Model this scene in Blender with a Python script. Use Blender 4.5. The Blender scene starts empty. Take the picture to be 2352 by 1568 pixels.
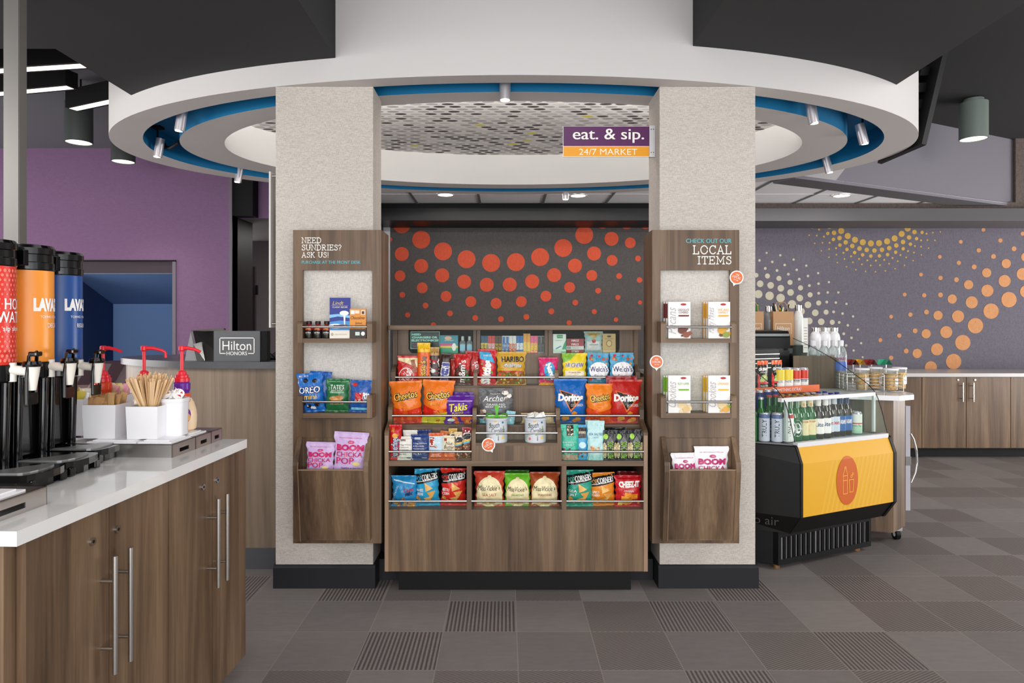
import bpy, bmesh, math, random
from mathutils import Vector, Matrix
R = random.Random(7)
F = 1525.0; VX = 1162.0; VY = 745.0; H = 1.27     # focal length and horizon in px of the 2352x1568 frame, eye height
def PX(px, d): return (px - VX) / F * d
def PZ(py, d): return H - (py - VY) / F * d
def PT(px, py, d): return Vector((PX(px, d), d, PZ(py, d)))
sc = bpy.context.scene
COL = sc.collection
# ---------------------------------------------------------------- camera, world, lamps, exposure
cam_d = bpy.data.cameras.new('camera'); cam = bpy.data.objects.new('camera', cam_d); COL.objects.link(cam)
cam.location = (0, 0, H); cam.rotation_euler = (math.pi / 2, 0, 0)
cam_d.sensor_width = 36; cam_d.lens = 36 * F / 2352
cam_d.shift_x = (1176 - VX) / 2352; cam_d.shift_y = (VY - 784) / 2352
cam_d.clip_start = 0.05; sc.camera = cam
w = bpy.data.worlds.new('world'); sc.world = w; w.use_nodes = True
w.node_tree.nodes['Background'].inputs[0].default_value = (0.93, 0.96, 1.0, 1)
w.node_tree.nodes['Background'].inputs[1].default_value = 1.7
sc.view_settings.view_transform = 'Standard'; sc.view_settings.look = 'None'
sc.view_settings.gamma = 1; sc.view_settings.use_curve_mapping = False
sc.view_settings.exposure = 0.02
def area(name, loc, size, power, rot=(0, 0, 0), col=(1, .97, .94), sy=None):
    l = bpy.data.lights.new(name, 'AREA'); l.energy = power; l.color = col; l.size = size
    if sy: l.shape = 'RECTANGLE'; l.size_y = sy
    o = bpy.data.objects.new(name, l); o.location = loc; o.rotation_euler = rot; COL.objects.link(o); return o
def spot(name, loc, target, power, ang=60, blend=.6, col=(1, .93, .84), r=.04):
    l = bpy.data.lights.new(name, 'SPOT'); l.energy = power; l.color = col; l.spot_size = math.radians(ang)
    l.spot_blend = blend; l.shadow_soft_size = r
    o = bpy.data.objects.new(name, l); o.location = loc
    o.rotation_euler = (Vector(target) - Vector(loc)).to_track_quat('-Z', 'Y').to_euler(); COL.objects.link(o); return o
area('fill_light_well', (0.05, 1.2, 3.0), 1.4, 12, sy=1.6)  # added fill, no known fixture: brightens the white ring fascia
area('fill_light_rear', (0.2, -1.6, 2.5), 3.5, 70, rot=(math.radians(25), 0, 0), sy=1.5)  # added overhead fill behind the camera for even brightness
area('fill_light_aisle_right', (3.7, 1.7, 2.95), 1.6, 95, rot=(math.radians(38), 0, 0))  # added fill out of frame, tilted to brighten the right aisle
area('fill_light_lobby_left', (-3.4, 1.9, 2.48), 1.5, 110, rot=(math.radians(48), 0, 0))  # added fill under the soffit, aimed at the purple wall and reception
area('fill_light_counter', (-1.5, 0.6, 2.45), .9, 10)  # added overhead fill for the coffee counter, not a known fixture
area('fill_light_front', (0.3, -2.9, 0.95), 7.0, 140, rot=(math.radians(99), 0, 0), col=(1, .97, .94), sy=1.8)  # added low frontal fill behind the camera; no window known there
for _i, _a in enumerate((215, 240, 262, 280, 300, 325)):
    _t = math.radians(_a); area('fill_light_dome', (.047 + 1.78 * math.cos(_t), 4.44 + .95 * math.sin(_t), 2.53), .35, 15, rot=(math.radians(162), 0, 0), sy=.05)  # added lamps hidden behind the ring lip to brighten the dome
area('fill_light_back', (0.5, 5.97, 2.44), 2.6, 9, sy=.15)  # added fill behind the ring for the dim back zone
area('fill_light_corridor', (-2.2, 8.0, 2.38), .5, 9)  # added to lift the dim corridor; no lamp known there
area('fill_light_side_right', (7.5, 4.4, 1.2), 4.0, 300, rot=(math.radians(112), 0, math.radians(90)), col=(1, .97, .95), sy=2.0)  # added side fill lifting the tile ceiling and mural, not an actual window
area('fill_light_side_left', (-6.9, 4.6, 1.35), 3.6, 125, rot=(math.radians(105), 0, math.radians(-90)), col=(1, .97, .95), sy=2.0)  # added fill from the left side; no window known there
area('fill_light_back_right', (2.75, 6.0, 2.44), 1.1, 5, sy=.2)  # added fill for the right end of the back zone
# ---------------------------------------------------------------- materials
def lin(c):
    return tuple(((v / 255) / 12.92 if v / 255 <= .04045 else (((v / 255) + .055) / 1.055) ** 2.4) for v in c)
def hx(s): return tuple(int(s[i:i + 2], 16) for i in (0, 2, 4))
_M = {}
def mat(name, c=(200, 200, 200), rough=.5, metal=0., spec=.5, emit=0., alpha=1., trans=0., ior=1.45, coat=0.):
    if name in _M: return _M[name]
    m = bpy.data.materials.new(name); m.use_nodes = True; b = m.node_tree.nodes['Principled BSDF']
    col = lin(c) + (1,)
    b.inputs['Base Color'].default_value = col; b.inputs['Roughness'].default_value = rough
    b.inputs['Metallic'].default_value = metal; b.inputs['Specular IOR Level'].default_value = spec
    b.inputs['Coat Weight'].default_value = coat; b.inputs['IOR'].default_value = ior
    if trans: b.inputs['Transmission Weight'].default_value = trans
    if alpha < 1: b.inputs['Alpha'].default_value = alpha
    if emit: b.inputs['Emission Color'].default_value = col; b.inputs['Emission Strength'].default_value = emit
    _M[name] = m; return m
FILM = [False]
def ink(h, rough=.32):            # printed card colour, or crinkled plastic film while FILM is on
    if FILM[0]:
        k = 'film_' + h
        if k in _M: return _M[k]
        m = mat(k, hx(h), .24, spec=.5); n = m.node_tree.nodes; l = m.node_tree.links
        tc = n.new('ShaderNodeTexCoord'); ns = n.new('ShaderNodeTexNoise'); ns.inputs['Scale'].default_value = 30; ns.inputs['Detail'].default_value = 3; ns.inputs['Distortion'].default_value = 1.2
        bp = n.new('ShaderNodeBump'); bp.inputs['Strength'].default_value = .55; bp.inputs['Distance'].default_value = .006
        l.new(tc.outputs['Object'], ns.inputs['Vector']); l.new(ns.outputs[0], bp.inputs['Height']); l.new(bp.outputs[0], n['Principled BSDF'].inputs['Normal']); return m
    return mat('print_' + h + ('' if rough == .32 else '_%d' % (rough * 100)), hx(h), rough, spec=.3)
def nodes(m): return m.node_tree.nodes, m.node_tree.links
def ramp(n, stops):
    r = n.new('ShaderNodeValToRGB'); e = r.color_ramp.elements
    while len(e) < len(stops): e.new(.5)
    for i, (p, c) in enumerate(stops): e[i].position = p; e[i].color = lin(c) + (1,)
    return r
def wood(name, a, b_, c, scale=1.0, axis='z', rough=.42):
    m = mat(name, b_, rough); n, l = nodes(m); bs = n['Principled BSDF']
    tc = n.new('ShaderNodeTexCoord'); mp = n.new('ShaderNodeMapping')
    s = {'z': (9, 9, .55), 'x': (.55, 9, 9), 'y': (9, .55, 9)}[axis]
    mp.inputs['Scale'].default_value = tuple(v * scale for v in s)
    l.new(tc.outputs['Object'], mp.inputs[0])
    n1 = n.new('ShaderNodeTexNoise'); n1.inputs['Scale'].default_value = 1.1; n1.inputs['Detail'].default_value = 6; n1.inputs['Roughness'].default_value = .62
    n1.inputs['Distortion'].default_value = .5
    l.new(mp.outputs[0], n1.inputs['Vector'])
    mp2 = n.new('ShaderNodeMapping'); mp2.inputs['Scale'].default_value = tuple(v * scale * (14 if v > 1 else 5) for v in s); l.new(tc.outputs['Object'], mp2.inputs[0])
    n2 = n.new('ShaderNodeTexNoise'); n2.inputs['Scale'].default_value = 1.; n2.inputs['Detail'].default_value = 3; l.new(mp2.outputs[0], n2.inputs['Vector'])
    mx = n.new('ShaderNodeMath'); mx.operation = 'MULTIPLY_ADD'; l.new(n2.outputs[0], mx.inputs[0]); mx.inputs[1].default_value = .22; 
    l.new(n1.outputs[0], mx.inputs[2])
    rp = ramp(n, [(.42, a), (.6, b_), (.8, c)]); l.new(mx.outputs[0], rp.inputs[0]); l.new(rp.outputs[0], bs.inputs['Base Color'])
    return m
WOOD = wood('walnut_laminate', (64, 48, 35), (99, 77, 57), (130, 106, 82))
WOODH = wood('walnut_laminate_across', (64, 48, 35), (99, 77, 57), (130, 106, 82), axis='x')
WOODD = wood('desk_laminate', (98, 84, 70), (122, 106, 90), (144, 127, 110), .8)
WEDGE = mat('walnut_edge_band', (150, 122, 98), .4)
def woven(name, base, dark, scale=900, rough=.85):
    m = mat(name, base, rough, spec=.2); n, l = nodes(m); bs = n['Principled BSDF']
    tc = n.new('ShaderNodeTexCoord'); outs = []
    for s in ((scale * .3, scale * .3, scale * 2.6), (scale * 2.6, scale * 2.6, scale * .3)):
        mp = n.new('ShaderNodeMapping'); mp.inputs['Scale'].default_value = tuple(v / 4 for v in s); l.new(tc.outputs['Object'], mp.inputs[0])
        t = n.new('ShaderNodeTexNoise'); t.inputs['Scale'].default_value = 1.; t.inputs['Detail'].default_value = 2; l.new(mp.outputs[0], t.inputs['Vector']); outs.append(t.outputs[0])
    ad = n.new('ShaderNodeMath'); ad.operation = 'ADD'; l.new(outs[0], ad.inputs[0]); l.new(outs[1], ad.inputs[1])
    rp = ramp(n, [(.42, dark), (.56, base)]); dv = n.new('ShaderNodeMath'); dv.operation = 'MULTIPLY'; dv.inputs[1].default_value = .5
    l.new(ad.outputs[0], dv.inputs[0]); l.new(dv.outputs[0], rp.inputs[0]); l.new(rp.outputs[0], bs.inputs['Base Color']); return m
LINEN = woven('linen_wallcovering', (204, 197, 189), (178, 170, 162))
LINEN2 = woven('pocket_wallcovering', (212, 208, 202), (188, 184, 178), 700)
MURAL_C = woven('mural_charcoal', (90, 87, 86), (78, 75, 74), 500)
MURAL_R = woven('mural_slate', (110, 106, 117), (98, 94, 104), 500)
PURPLE = woven('purple_wallcovering', (134, 104, 137), (128, 98, 131), 400)
BROWNW = woven('brown_wallcovering', (112, 100, 96), (92, 82, 78), 400)
WHITEP = mat('white_paint', (206, 203, 202), .8, spec=.2)
GREYP = mat('warm_grey_paint', (206, 201, 198), .8, spec=.2)
BLUEP = mat('blue_paint', (18, 112, 160), .6, spec=.3)
DARKP = mat('charcoal_paint', (58, 58, 59), .8, spec=.2)
DARKC = mat('dark_ceiling_paint', (50, 50, 51), .85, spec=.15)
LILAC = mat('grey_lilac_paint', (122, 119, 128), .8, spec=.2)
DARKLIT = mat('dark_ceiling_paint_lit', (108, 108, 114), .85, spec=.15)  # dark ceiling made lighter on the left: lamp light put into the colour
CTILE = mat('ceiling_tile', (242, 241, 244), .9, spec=.1)
TBAR = mat('ceiling_grid', (120, 120, 122), .6)
BLACK = mat('black_satin', (19, 19, 20), .4, spec=.3)
BLACKG = mat('black_gloss_plastic', (8, 8, 9), .14, coat=.2)
BLACKM = mat('black_matte', (17, 16, 17), .6, spec=.25)
BASEB = mat('black_baseboard', (34, 34, 38), .5, spec=.3)
STEEL = mat('brushed_steel', (190, 186, 182), .3, 1.)
POST = mat('post_metal', (122, 119, 115), .45, .4)
STEEL2 = mat('polished_steel', (205, 203, 200), .18, 1.)
ALU = mat('satin_aluminium', (205, 205, 207), .38, .7)
QUARTZ = mat('white_quartz', (226, 226, 226), .08, coat=.3)
WHITEPL = mat('white_plastic', (236, 236, 240), .22)
LAMP = mat('lamp_glow', (255, 246, 228), emit=6.)
STRIP = mat('strip_glow', (255, 246, 226), emit=2.2)
WHITEI = ink('f4f3f1'); BLKI = ink('1a1a1c')
def glassmat(name, c, a, rough=.02, spec=.5, k=.9):
    """clear sheet: mostly transparent, fresnel sheen"""
    m = mat(name, c, rough, spec=spec); n, l = nodes(m); bs = n['Principled BSDF']; bs.inputs['Base Color'].default_value = lin(c) + (1,)
    bs.inputs['Roughness'].default_value = rough
    tr = n.new('ShaderNodeBsdfTransparent'); tr.inputs[0].default_value = lin((250, 253, 251)) + (1,)
    fr = n.new('ShaderNodeFresnel'); fr.inputs[0].default_value = 1.45
    ad = n.new('ShaderNodeMath'); ad.operation = 'MULTIPLY_ADD'; l.new(fr.outputs[0], ad.inputs[0]); ad.inputs[1].default_value = k; ad.inputs[2].default_value = a
    gl = n.new('ShaderNodeBsdfGlossy'); gl.inputs['Roughness'].default_value = rough
    mx0 = n.new('ShaderNodeMixShader'); mx0.inputs[0].default_value = .9; l.new(gl.outputs[0], mx0.inputs[1]); l.new(bs.outputs[0], mx0.inputs[2])
    mx = n.new('ShaderNodeMixShader'); l.new(ad.outputs[0], mx.inputs[0]); l.new(tr.outputs[0], mx.inputs[1]); l.new(mx0.outputs[0], mx.inputs[2])
    l.new(mx.outputs[0], n['Material Output'].inputs[0]); return m
CLEAR = glassmat('clear_acrylic', (225, 235, 232), .01, k=.12)
GLASS = glassmat('case_glass', (190, 215, 208), .03, k=.05)
PET = glassmat('clear_bottle_plastic', (225, 232, 236), .16)
# ---------------------------------------------------------------- mesh builder
class MB:
    def __init__(s): s.v = []; s.f = []; s.m = []; s.sm = []; s.mats = []
    def mi(s, m):
        if m not in s.mats: s.mats.append(m)
        return s.mats.index(m)
    def add(s, vs, fs, m, smooth=False):
        o = len(s.v); s.v += [Vector(p) for p in vs]; k = s.mi(m)
        for f in fs: s.f.append([o + i for i in f]); s.m.append(k); s.sm.append(smooth)
        return s
    def box(s, x0, x1, y0, y1, z0, z1, m, bev=0):
        if bev:
            b = bmesh.new(); bmesh.ops.create_cube(b, size=1)
            for v in b.verts: v.co = Vector(((x0 + x1) / 2 + v.co.x * (x1 - x0), (y0 + y1) / 2 + v.co.y * (y1 - y0), (z0 + z1) / 2 + v.co.z * (z1 - z0)))
            bmesh.ops.bevel(b, geom=b.edges[:], offset=bev, segments=2, affect='EDGES', profile=.5)
            b.verts.index_update(); s.add([v.co.copy() for v in b.verts], [[v.index for v in f.verts] for f in b.faces], m); b.free(); return s
        vs = [(x, y, z) for z in (z0, z1) for y in (y0, y1) for x in (x0, x1)]
        return s.add(vs, [(0, 2, 3, 1), (4, 5, 7, 6), (0, 1, 5, 4), (2, 6, 7, 3), (0, 4, 6, 2), (1, 3, 7, 5)], m)
    def prism(s, pts, a, b, m, axis='z', mcap=None):
        """extrude 2-D polygon: axis z -> pts (x,y); axis x -> pts (y,z); axis y -> pts (x,z)"""
        def P(p, t): return {'z': (p[0], p[1], t), 'x': (t, p[0], p[1]), 'y': (p[0], t, p[1])}[axis]
        n = len(pts); vs = [P(p, a) for p in pts] + [P(p, b) for p in pts]
        s.add(vs, [(i, (i + 1) % n, n + (i + 1) % n, n + i) for i in range(n)], m)
        return s.add(vs, [list(range(n))[::-1], list(range(n, 2 * n))], mcap or m)
    def cyl(s, p, q, r, m, r2=None, seg=20, caps=True, smooth=True, capm=None):
        p = Vector(p); q = Vector(q); r2 = r if r2 is None else r2; d = (q - p).normalized()
        u = d.orthogonal().normalized(); w_ = d.cross(u); vs = []
        for c, rr in ((p, r), (q, r2)):
            for i in range(seg):
                t = 2 * math.pi * i / seg; vs.append(c + u * (rr * math.cos(t)) + w_ * (rr * math.sin(t)))
        s.add(vs, [(i, (i + 1) % seg, seg + (i + 1) % seg, seg + i) for i in range(seg)], m, smooth)
        if caps: s.add(vs[:seg], [list(range(seg))[::-1]], m); s.add(vs[seg:], [list(range(seg))], capm or m)
        return s
    def lathe(s, c, prof, m, seg=24, sy=1., sx=1., rot=0., squ=0., caps=True):
        """prof: list of (r, z) or (r, z, material) ; squ>0 squares the section"""
        c = Vector(c)
        def ring(r, z):
            o = []
            for i in range(seg):
                t = 2 * math.pi * i / seg; k = 1.
                if squ: k = (abs(math.cos(t)) ** squ + abs(math.sin(t)) ** squ) ** (-1 / squ)
                x, y = r * k * math.cos(t) * sx, r * k * math.sin(t) * sy
                o.append(c + Vector((x * math.cos(rot) - y * math.sin(rot), x * math.sin(rot) + y * math.cos(rot), z)))
            return o
        for a, b in zip(prof[:-1], prof[1:]):
            mm = b[2] if len(b) > 2 else m
            s.add(ring(a[0], a[1]) + ring(b[0], b[1]), [(i, (i + 1) % seg, seg + (i + 1) % seg, seg + i) for i in range(seg)], mm, True)
        if caps and prof[0][0] > 1e-4: s.add(ring(*prof[0][:2]), [list(range(seg))[::-1]], m)
        if caps and prof[-1][0] > 1e-4: s.add(ring(*prof[-1][:2]), [list(range(seg))], prof[-1][2] if len(prof[-1]) > 2 else m)
        return s
    def tube(s, pts, r, m, seg=10, closed=False):
        pts = [Vector(p) for p in pts]; n = len(pts); vs = []; up = None
        for i, p in enumerate(pts):
            a = pts[i - 1] if (i or closed) else p; b = pts[(i + 1) % n] if (i < n - 1 or closed) else p
            d = (b - a).normalized()
            if up is None: up = d.orthogonal().normalized()
            up = (up - d * up.dot(d)).normalized(); w_ = d.cross(up)
            rr = r[i] if isinstance(r, (list, tuple)) else r
            for k in range(seg):
                t = 2 * math.pi * k / seg; vs.append(p + up * (rr * math.cos(t)) + w_ * (rr * math.sin(t)))
        fs = []
        for i in range(n if closed else n - 1):
            j = (i + 1) % n
            for k in range(seg): fs.append((i * seg + k, i * seg + (k + 1) % seg, j * seg + (k + 1) % seg, j * seg + k))
        s.add(vs, fs, m, True)
        if not closed: s.add(vs[:seg], [list(range(seg))[::-1]], m); s.add(vs[-seg:], [list(range(seg))], m)
        return s
    def xform(s, M):
        s.v = [M @ p for p in s.v]; return s
    def build(s, name, parent=None, local=False, loc=None, rot=None):
        root = parent
        while root is not None and root.parent is not None: root = root.parent
        vs = s.v
        if root is not None and not local:
            inv = root.matrix_basis.inverted(); vs = [inv @ p for p in vs]
        elif root is None and loc is not None and not local:
            L = Vector(loc); vs = [p - L for p in vs]
        me = bpy.data.meshes.new(name); me.from_pydata(vs, [], s.f)
        for m in s.mats: me.materials.append(m)
        me.polygons.foreach_set('material_index', s.m); me.polygons.foreach_set('use_smooth', s.sm); me.update()
        o = bpy.data.objects.new(name, me); COL.objects.link(o)
        if parent is not None: o.parent = parent
        elif loc is not None: o.location = loc
        if rot is not None: o.rotation_euler = rot
        return o
def tag(o, label=None, cat=None, group=None, kind=None):
    if label: o['label'] = label
    if cat: o['category'] = cat
    if group: o['group'] = group
    if kind: o['kind'] = kind
    return o
def thing(name, label, cat, loc=(0, 0, 0), rz=0, group=None):
    o = bpy.data.objects.new(name, None); o.empty_display_size = .05; COL.objects.link(o)
    o.matrix_basis = Matrix.Translation(Vector(loc)) @ Matrix.Rotation(rz, 4, 'Z')
    return tag(o, label, cat, group)
def struct(name, mb, label=None):
    o = mb.build(name); o['kind'] = 'structure'
    if label: o['label'] = label
    return o
# ---------------------------------------------------------------- lettering
_TX = {}
def text2d(s, bold=0., res=3, space=1.):
    if bold < .058: bold = 0.
    k = (s, bold, res, space)
    if k not in _TX:
        cu = bpy.data.curves.new('t', 'FONT'); cu.body = s; cu.resolution_u = res; cu.offset = bold; cu.space_character = space
        ob = bpy.data.objects.new('t', cu); me = bpy.data.meshes.new_from_object(ob)
        vs = [(v.co.x, v.co.y) for v in me.vertices]; fs = [tuple(p.vertices) for p in me.polygons]
        bpy.data.objects.remove(ob); bpy.data.curves.remove(cu); bpy.data.meshes.remove(me)
        xs = [p[0] for p in vs] or [0, 1]; ys = [p[1] for p in vs] or [0, 1]
        x0, x1, y0, y1 = min(xs), max(xs), min(ys), max(ys)
        vs = [((x - x0) / max(x1 - x0, 1e-6) - .5, (y - y0) / max(y1 - y0, 1e-6) - .5) for x, y in vs]
        _TX[k] = (vs, fs, (x1 - x0) / max(y1 - y0, 1e-6))
    return _TX[k]
def letter(mb, s, fn, cx, cz, w, h, m, bold=.02, shear=0., rot=0., arch=0., res=3):
    """text into mb; fn maps 2-D (x,z) to 3-D; box w x h centred at (cx,cz)"""
    vs, fs, asp = text2d(s, bold, res)
    if w is None: w = h * asp
    c, sn = math.cos(rot), math.sin(rot); dup = 2 if .025 < bold < .058 else 1
    for k in range(dup):                   # heavy weight: a second copy shifted sideways
        out = []; sh_ = (k - .5) * bold * 1.1 * h if dup == 2 else 0
        for x, y in vs:
            X = x * w + shear * y * h + sh_; Y = y * h - arch * (2 * x) ** 2 * h
            out.append(fn(cx + X * c - Y * sn, cz + X * sn + Y * c) + Vector((0, -.00015 * k, 0)))
        mb.add(out, fs, m)
def flat(mb, pts, fn, m):
    mb.add([fn(*p) for p in pts], [list(range(len(pts)))], m)
def ell(cx, cz, rx, rz, n=20, rot=0.):
    c, s = math.cos(rot), math.sin(rot)
    return [(cx + rx * math.cos(t) * c - rz * math.sin(t) * s, cz + rx * math.cos(t) * s + rz * math.sin(t) * c) for t in (2 * math.pi * i / n for i in range(n))]
def rect(x0, x1, z0, z1): return [(x0, z0), (x1, z0), (x1, z1), (x0, z1)]
def stroke(mb, pts, wd, fn, m, closed=False):
    """mitred ribbon along a 2-D line"""
    P = [Vector(p) for p in pts]; n = len(P)
    if not closed:
        P[0] = P[0] - (P[1] - P[0]).normalized() * wd * .45; P[-1] = P[-1] + (P[-1] - P[-2]).normalized() * wd * .45
    vs = []
    for i in range(n):
        a = (P[i] - P[i - 1]).normalized() if (i or closed) else (P[1] - P[0]).normalized(); b = (P[(i + 1) % n] - P[i]).normalized() if (i < n - 1 or closed) else a
        t = a + b; t = t.normalized() if t.length > 1e-4 else a; q = Vector((-t.y, t.x)); k = 1 / max(.45, abs(q.dot(Vector((-a.y, a.x)))))
        vs += [fn(*(P[i] + q * wd / 2 * k)), fn(*(P[i] - q * wd / 2 * k))]
    mb.add(vs, [(2 * i, 2 * i + 1, (2 * i + 3) % (2 * n), (2 * i + 2) % (2 * n)) for i in range(n if closed else n - 1)], m)
def _arc(cx, cy, rx, ry, a0, a1, n=10): return [(cx + rx * math.cos(math.radians(a0 + (a1 - a0) * i / n)), cy + ry * math.sin(math.radians(a0 + (a1 - a0) * i / n))) for i in range(n + 1)]
def _sf(x, y, l=.12): return [(x - l, y), (x + l, y)]
SLAB = {'N': (.95, [[(.14, 0), (.14, 1), (.8, 0), (.8, 1)], _sf(.14, 0), _sf(.8, 1), [(0, 1), (.16, 1)]]), 'E': (.78, [[(.14, 0), (.14, 1)], [(0, 0), (.7, 0), (.7, .2)], [(0, 1), (.68, 1), (.68, .8)], [(.14, .52), (.48, .52)], [(.48, .43), (.48, .61)]]),
 'D': (.9, [[(.14, 0), (.14, 1)], [(0, 1), (.36, 1)] + _arc(.36, .5, .46, .5, 90, -90) + [(.36, 0), (0, 0)]]), 'S': (.7, [_arc(.36, .755, .25, .245, 20, 190) + _arc(.36, .27, .28, .27, 80, -150)[0:] , [(.6, .95), (.6, .75)], [(.09, .04), (.09, .25)]]),
 'U': (.95, [[(.14, 1), (.14, .34)] + _arc(.46, .34, .32, .34, 180, 360) + [(.78, .34), (.78, 1)], _sf(.14, 1), _sf(.78, 1)]), 'R': (.88, [[(.14, 0), (.14, 1)], _sf(.14, 0), [(0, 1), (.4, 1)] + _arc(.4, .75, .28, .25, 90, -90) + [(.4, .5), (.14, .5)], [(.4, .5), (.7, 0)], [(.66, 0), (.84, 0)]]),
 'I': (.4, [[(.2, 0), (.2, 1)], _sf(.2, 0, .14), _sf(.2, 1, .14)]), '?': (.6, [_arc(.3, .74, .24, .26, 170, -40) + [(.3, .42), (.3, .27)], [(.3, 0), (.3, .05)]]), 'A': (.92, [[(.12, 0), (.44, 1), (.78, 0)], [(.23, .33), (.67, .33)], _sf(.12, 0, .11), _sf(.78, 0, .11)]),
 'K': (.9, [[(.14, 0), (.14, 1)], _sf(.14, 0), _sf(.14, 1), [(.14, .42), (.68, 1)], [(.34, .62), (.74, 0)], _sf(.7, 1, .09), _sf(.76, 0, .1)]), '!': (.3, [[(.15, .28), (.15, 1)], [(.15, 0), (.15, .05)]]), 'L': (.76, [[(.14, 0), (.14, 1)], _sf(.14, 1), [(0, 0), (.68, 0), (.68, .26)]]),
 'O': (1., [_arc(.5, .5, .42, .5, 0, 360, 24)]), 'C': (.86, [_arc(.47, .5, .4, .5, 40, 320, 16), [(.78, .98), (.78, .76)]]), 'T': (.82, [[(.41, 0), (.41, 1)], _sf(.41, 0, .14), [(.06, .8), (.06, 1), (.76, 1), (.76, .8)]]), 'M': (1.12, [[(.16, 0), (.18, 1), (.55, .25), (.92, 1), (.94, 0)], _sf(.16, 0), _sf(.94, 0), [(.04, 1), (.18, 1)], [(.92, 1), (1.06, 1)]]), ' ': (.4, [])}
def slab(mb, txt, x0, x1, y0, y1, D, m, wd=.105):
    tot = sum(SLAB[c][0] for c in txt) + .12 * (len(txt) - 1); W = PX(x1, D) - PX(x0, D); z0 = PZ(y1, D); hh = PZ(y0, D) - z0; k = W / tot; x = PX(x0, D); k2 = hh * (1 - wd); zo = z0 + hh * wd / 2
    for c in txt:
        w_, ls = SLAB[c]
        for q_, l_ in enumerate(ls): stroke(mb, [(x + px * k, zo + py * k2) for px, py in l_], hh * wd, plane_y(D - q_ * .00012), m)
        x += (w_ + .12) * k
def plane_y(y): return lambda x, z: Vector((x, y, z))
# ================================================================ SETTING
# floor: 12-inch tiles, three textures
def floor_mats():
    ms = []
    for i, (nm, kind) in enumerate((('floor_tile_plain', 0), ('floor_tile_ribbed', 1), ('floor_tile_fine', 2))):
        m = mat(nm, (112, 104, 102), .55, spec=.3); n, l = nodes(m); bs = n['Principled BSDF']
        tc = n.new('ShaderNodeTexCoord')
        sc_ = n.new('ShaderNodeVectorMath'); sc_.operation = 'SUBTRACT'; sc_.inputs[1].default_value = (.045, 3.05, 0); l.new(tc.outputs['Object'], sc_.inputs[0])
        dv = n.new('ShaderNodeVectorMath'); dv.operation = 'SCALE'; dv.inputs['Scale'].default_value = 1 / .305; l.new(sc_.outputs[0], dv.inputs[0])
        fl = n.new('ShaderNodeVectorMath'); fl.operation = 'FLOOR'; l.new(dv.outputs[0], fl.inputs[0])
        wn = n.new('ShaderNodeTexWhiteNoise'); wn.noise_dimensions = '2D'; l.new(fl.outputs[0], wn.inputs['Vector'])
        fr = n.new('ShaderNodeVectorMath'); fr.operation = 'FRACTION'; l.new(dv.outputs[0], fr.inputs[0])
        sp = n.new('ShaderNodeSeparateXYZ'); l.new(fr.outputs[0], sp.inputs[0])
        ns = n.new('ShaderNodeTexNoise'); ns.inputs['Scale'].default_value = 14; ns.inputs['Detail'].default_value = 5
        mpn = n.new('ShaderNodeMapping'); mpn.inputs['Scale'].default_value = (1, 3, 1); l.new(tc.outputs['Object'], mpn.inputs[0]); l.new(mpn.outputs[0], ns.inputs[0])
        a = n.new('ShaderNodeMath'); a.operation = 'MULTIPLY_ADD'; l.new(wn.outputs['Value'], a.inputs[0]); a.inputs[1].default_value = .55
        b = n.new('ShaderNodeMath'); b.operation = 'MULTIPLY'; l.new(ns.outputs[0], b.inputs[0]); b.inputs[1].default_value = .45; l.new(b.outputs[0], a.inputs[2])
        rp = ramp(n, [(.1, (110, 104, 103)), (.95, (138, 132, 130))]); l.new(a.outputs[0], rp.inputs[0]); out = rp.outputs[0]
        if kind:
            wv = n.new('ShaderNodeTexWave'); mpw = n.new('ShaderNodeMapping'); l.new(tc.outputs['Object'], mpw.inputs[0])
            wv.inputs['Scale'].default_value = 19 if kind == 1 else 30; wv.inputs['Distortion'].default_value = .6; wv.inputs['Detail Scale'].default_value = 6
            mpw.inputs['Rotation'].default_value = (0, 0, 0 if kind == 1 else math.radians(62)); l.new(mpw.outputs[0], wv.inputs[0])
            r2 = ramp(n, [(.42, (84, 77, 76)), (.62, (132, 125, 123))] if kind == 1 else [(.35, (92, 85, 83)), (.6, (126, 119, 116))]); l.new(wv.outputs['Fac'], r2.inputs[0]); out = r2.outputs[0]
        # grout
        g = []
        for ax in ('X', 'Y'):
            s1 = n.new('ShaderNodeMath'); s1.operation = 'SUBTRACT'; l.new(sp.outputs[ax], s1.inputs[0]); s1.inputs[1].default_value = .5
            s2 = n.new('ShaderNodeMath'); s2.operation = 'ABSOLUTE'; l.new(s1.outputs[0], s2.inputs[0]); g.append(s2)
        mxx = n.new('ShaderNodeMath'); mxx.operation = 'MAXIMUM'; l.new(g[0].outputs[0], mxx.inputs[0]); l.new(g[1].outputs[0], mxx.inputs[1])
        gt = n.new('ShaderNodeMath'); gt.operation = 'GREATER_THAN'; l.new(mxx.outputs[0], gt.inputs[0]); gt.inputs[1].default_value = .4935
        mix = n.new('ShaderNodeMix'); mix.data_type = 'RGBA'; l.new(gt.outputs[0], mix.inputs[0]); l.new(out, mix.inputs[6]); mix.inputs[7].default_value = lin((142, 134, 130)) + (1,)
        l.new(mix.outputs[2], bs.inputs['Base Color']); ms.append(m)
    return ms
FM = floor_mats()
TILES = {0: {-1: 1, 1: 2, 2: 1, 5: 2, 6: 2}, 1: {-2: 1, 1: 2, 3: 2, 4: 1, -5: 1}, 2: {-3: 2, -1: 2, 0: 2, 2: 1, 4: 2}, -1: {3: 1, 5: 1, 7: 2, -3: 1, -5: 1, -2: 2, 0: 2}, -2: {8: 2, 5: 2}, -3: {9: 2, 7: 2}, -4: {8: 2, 6: 2, 11: 1}}
mb = MB()
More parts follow.
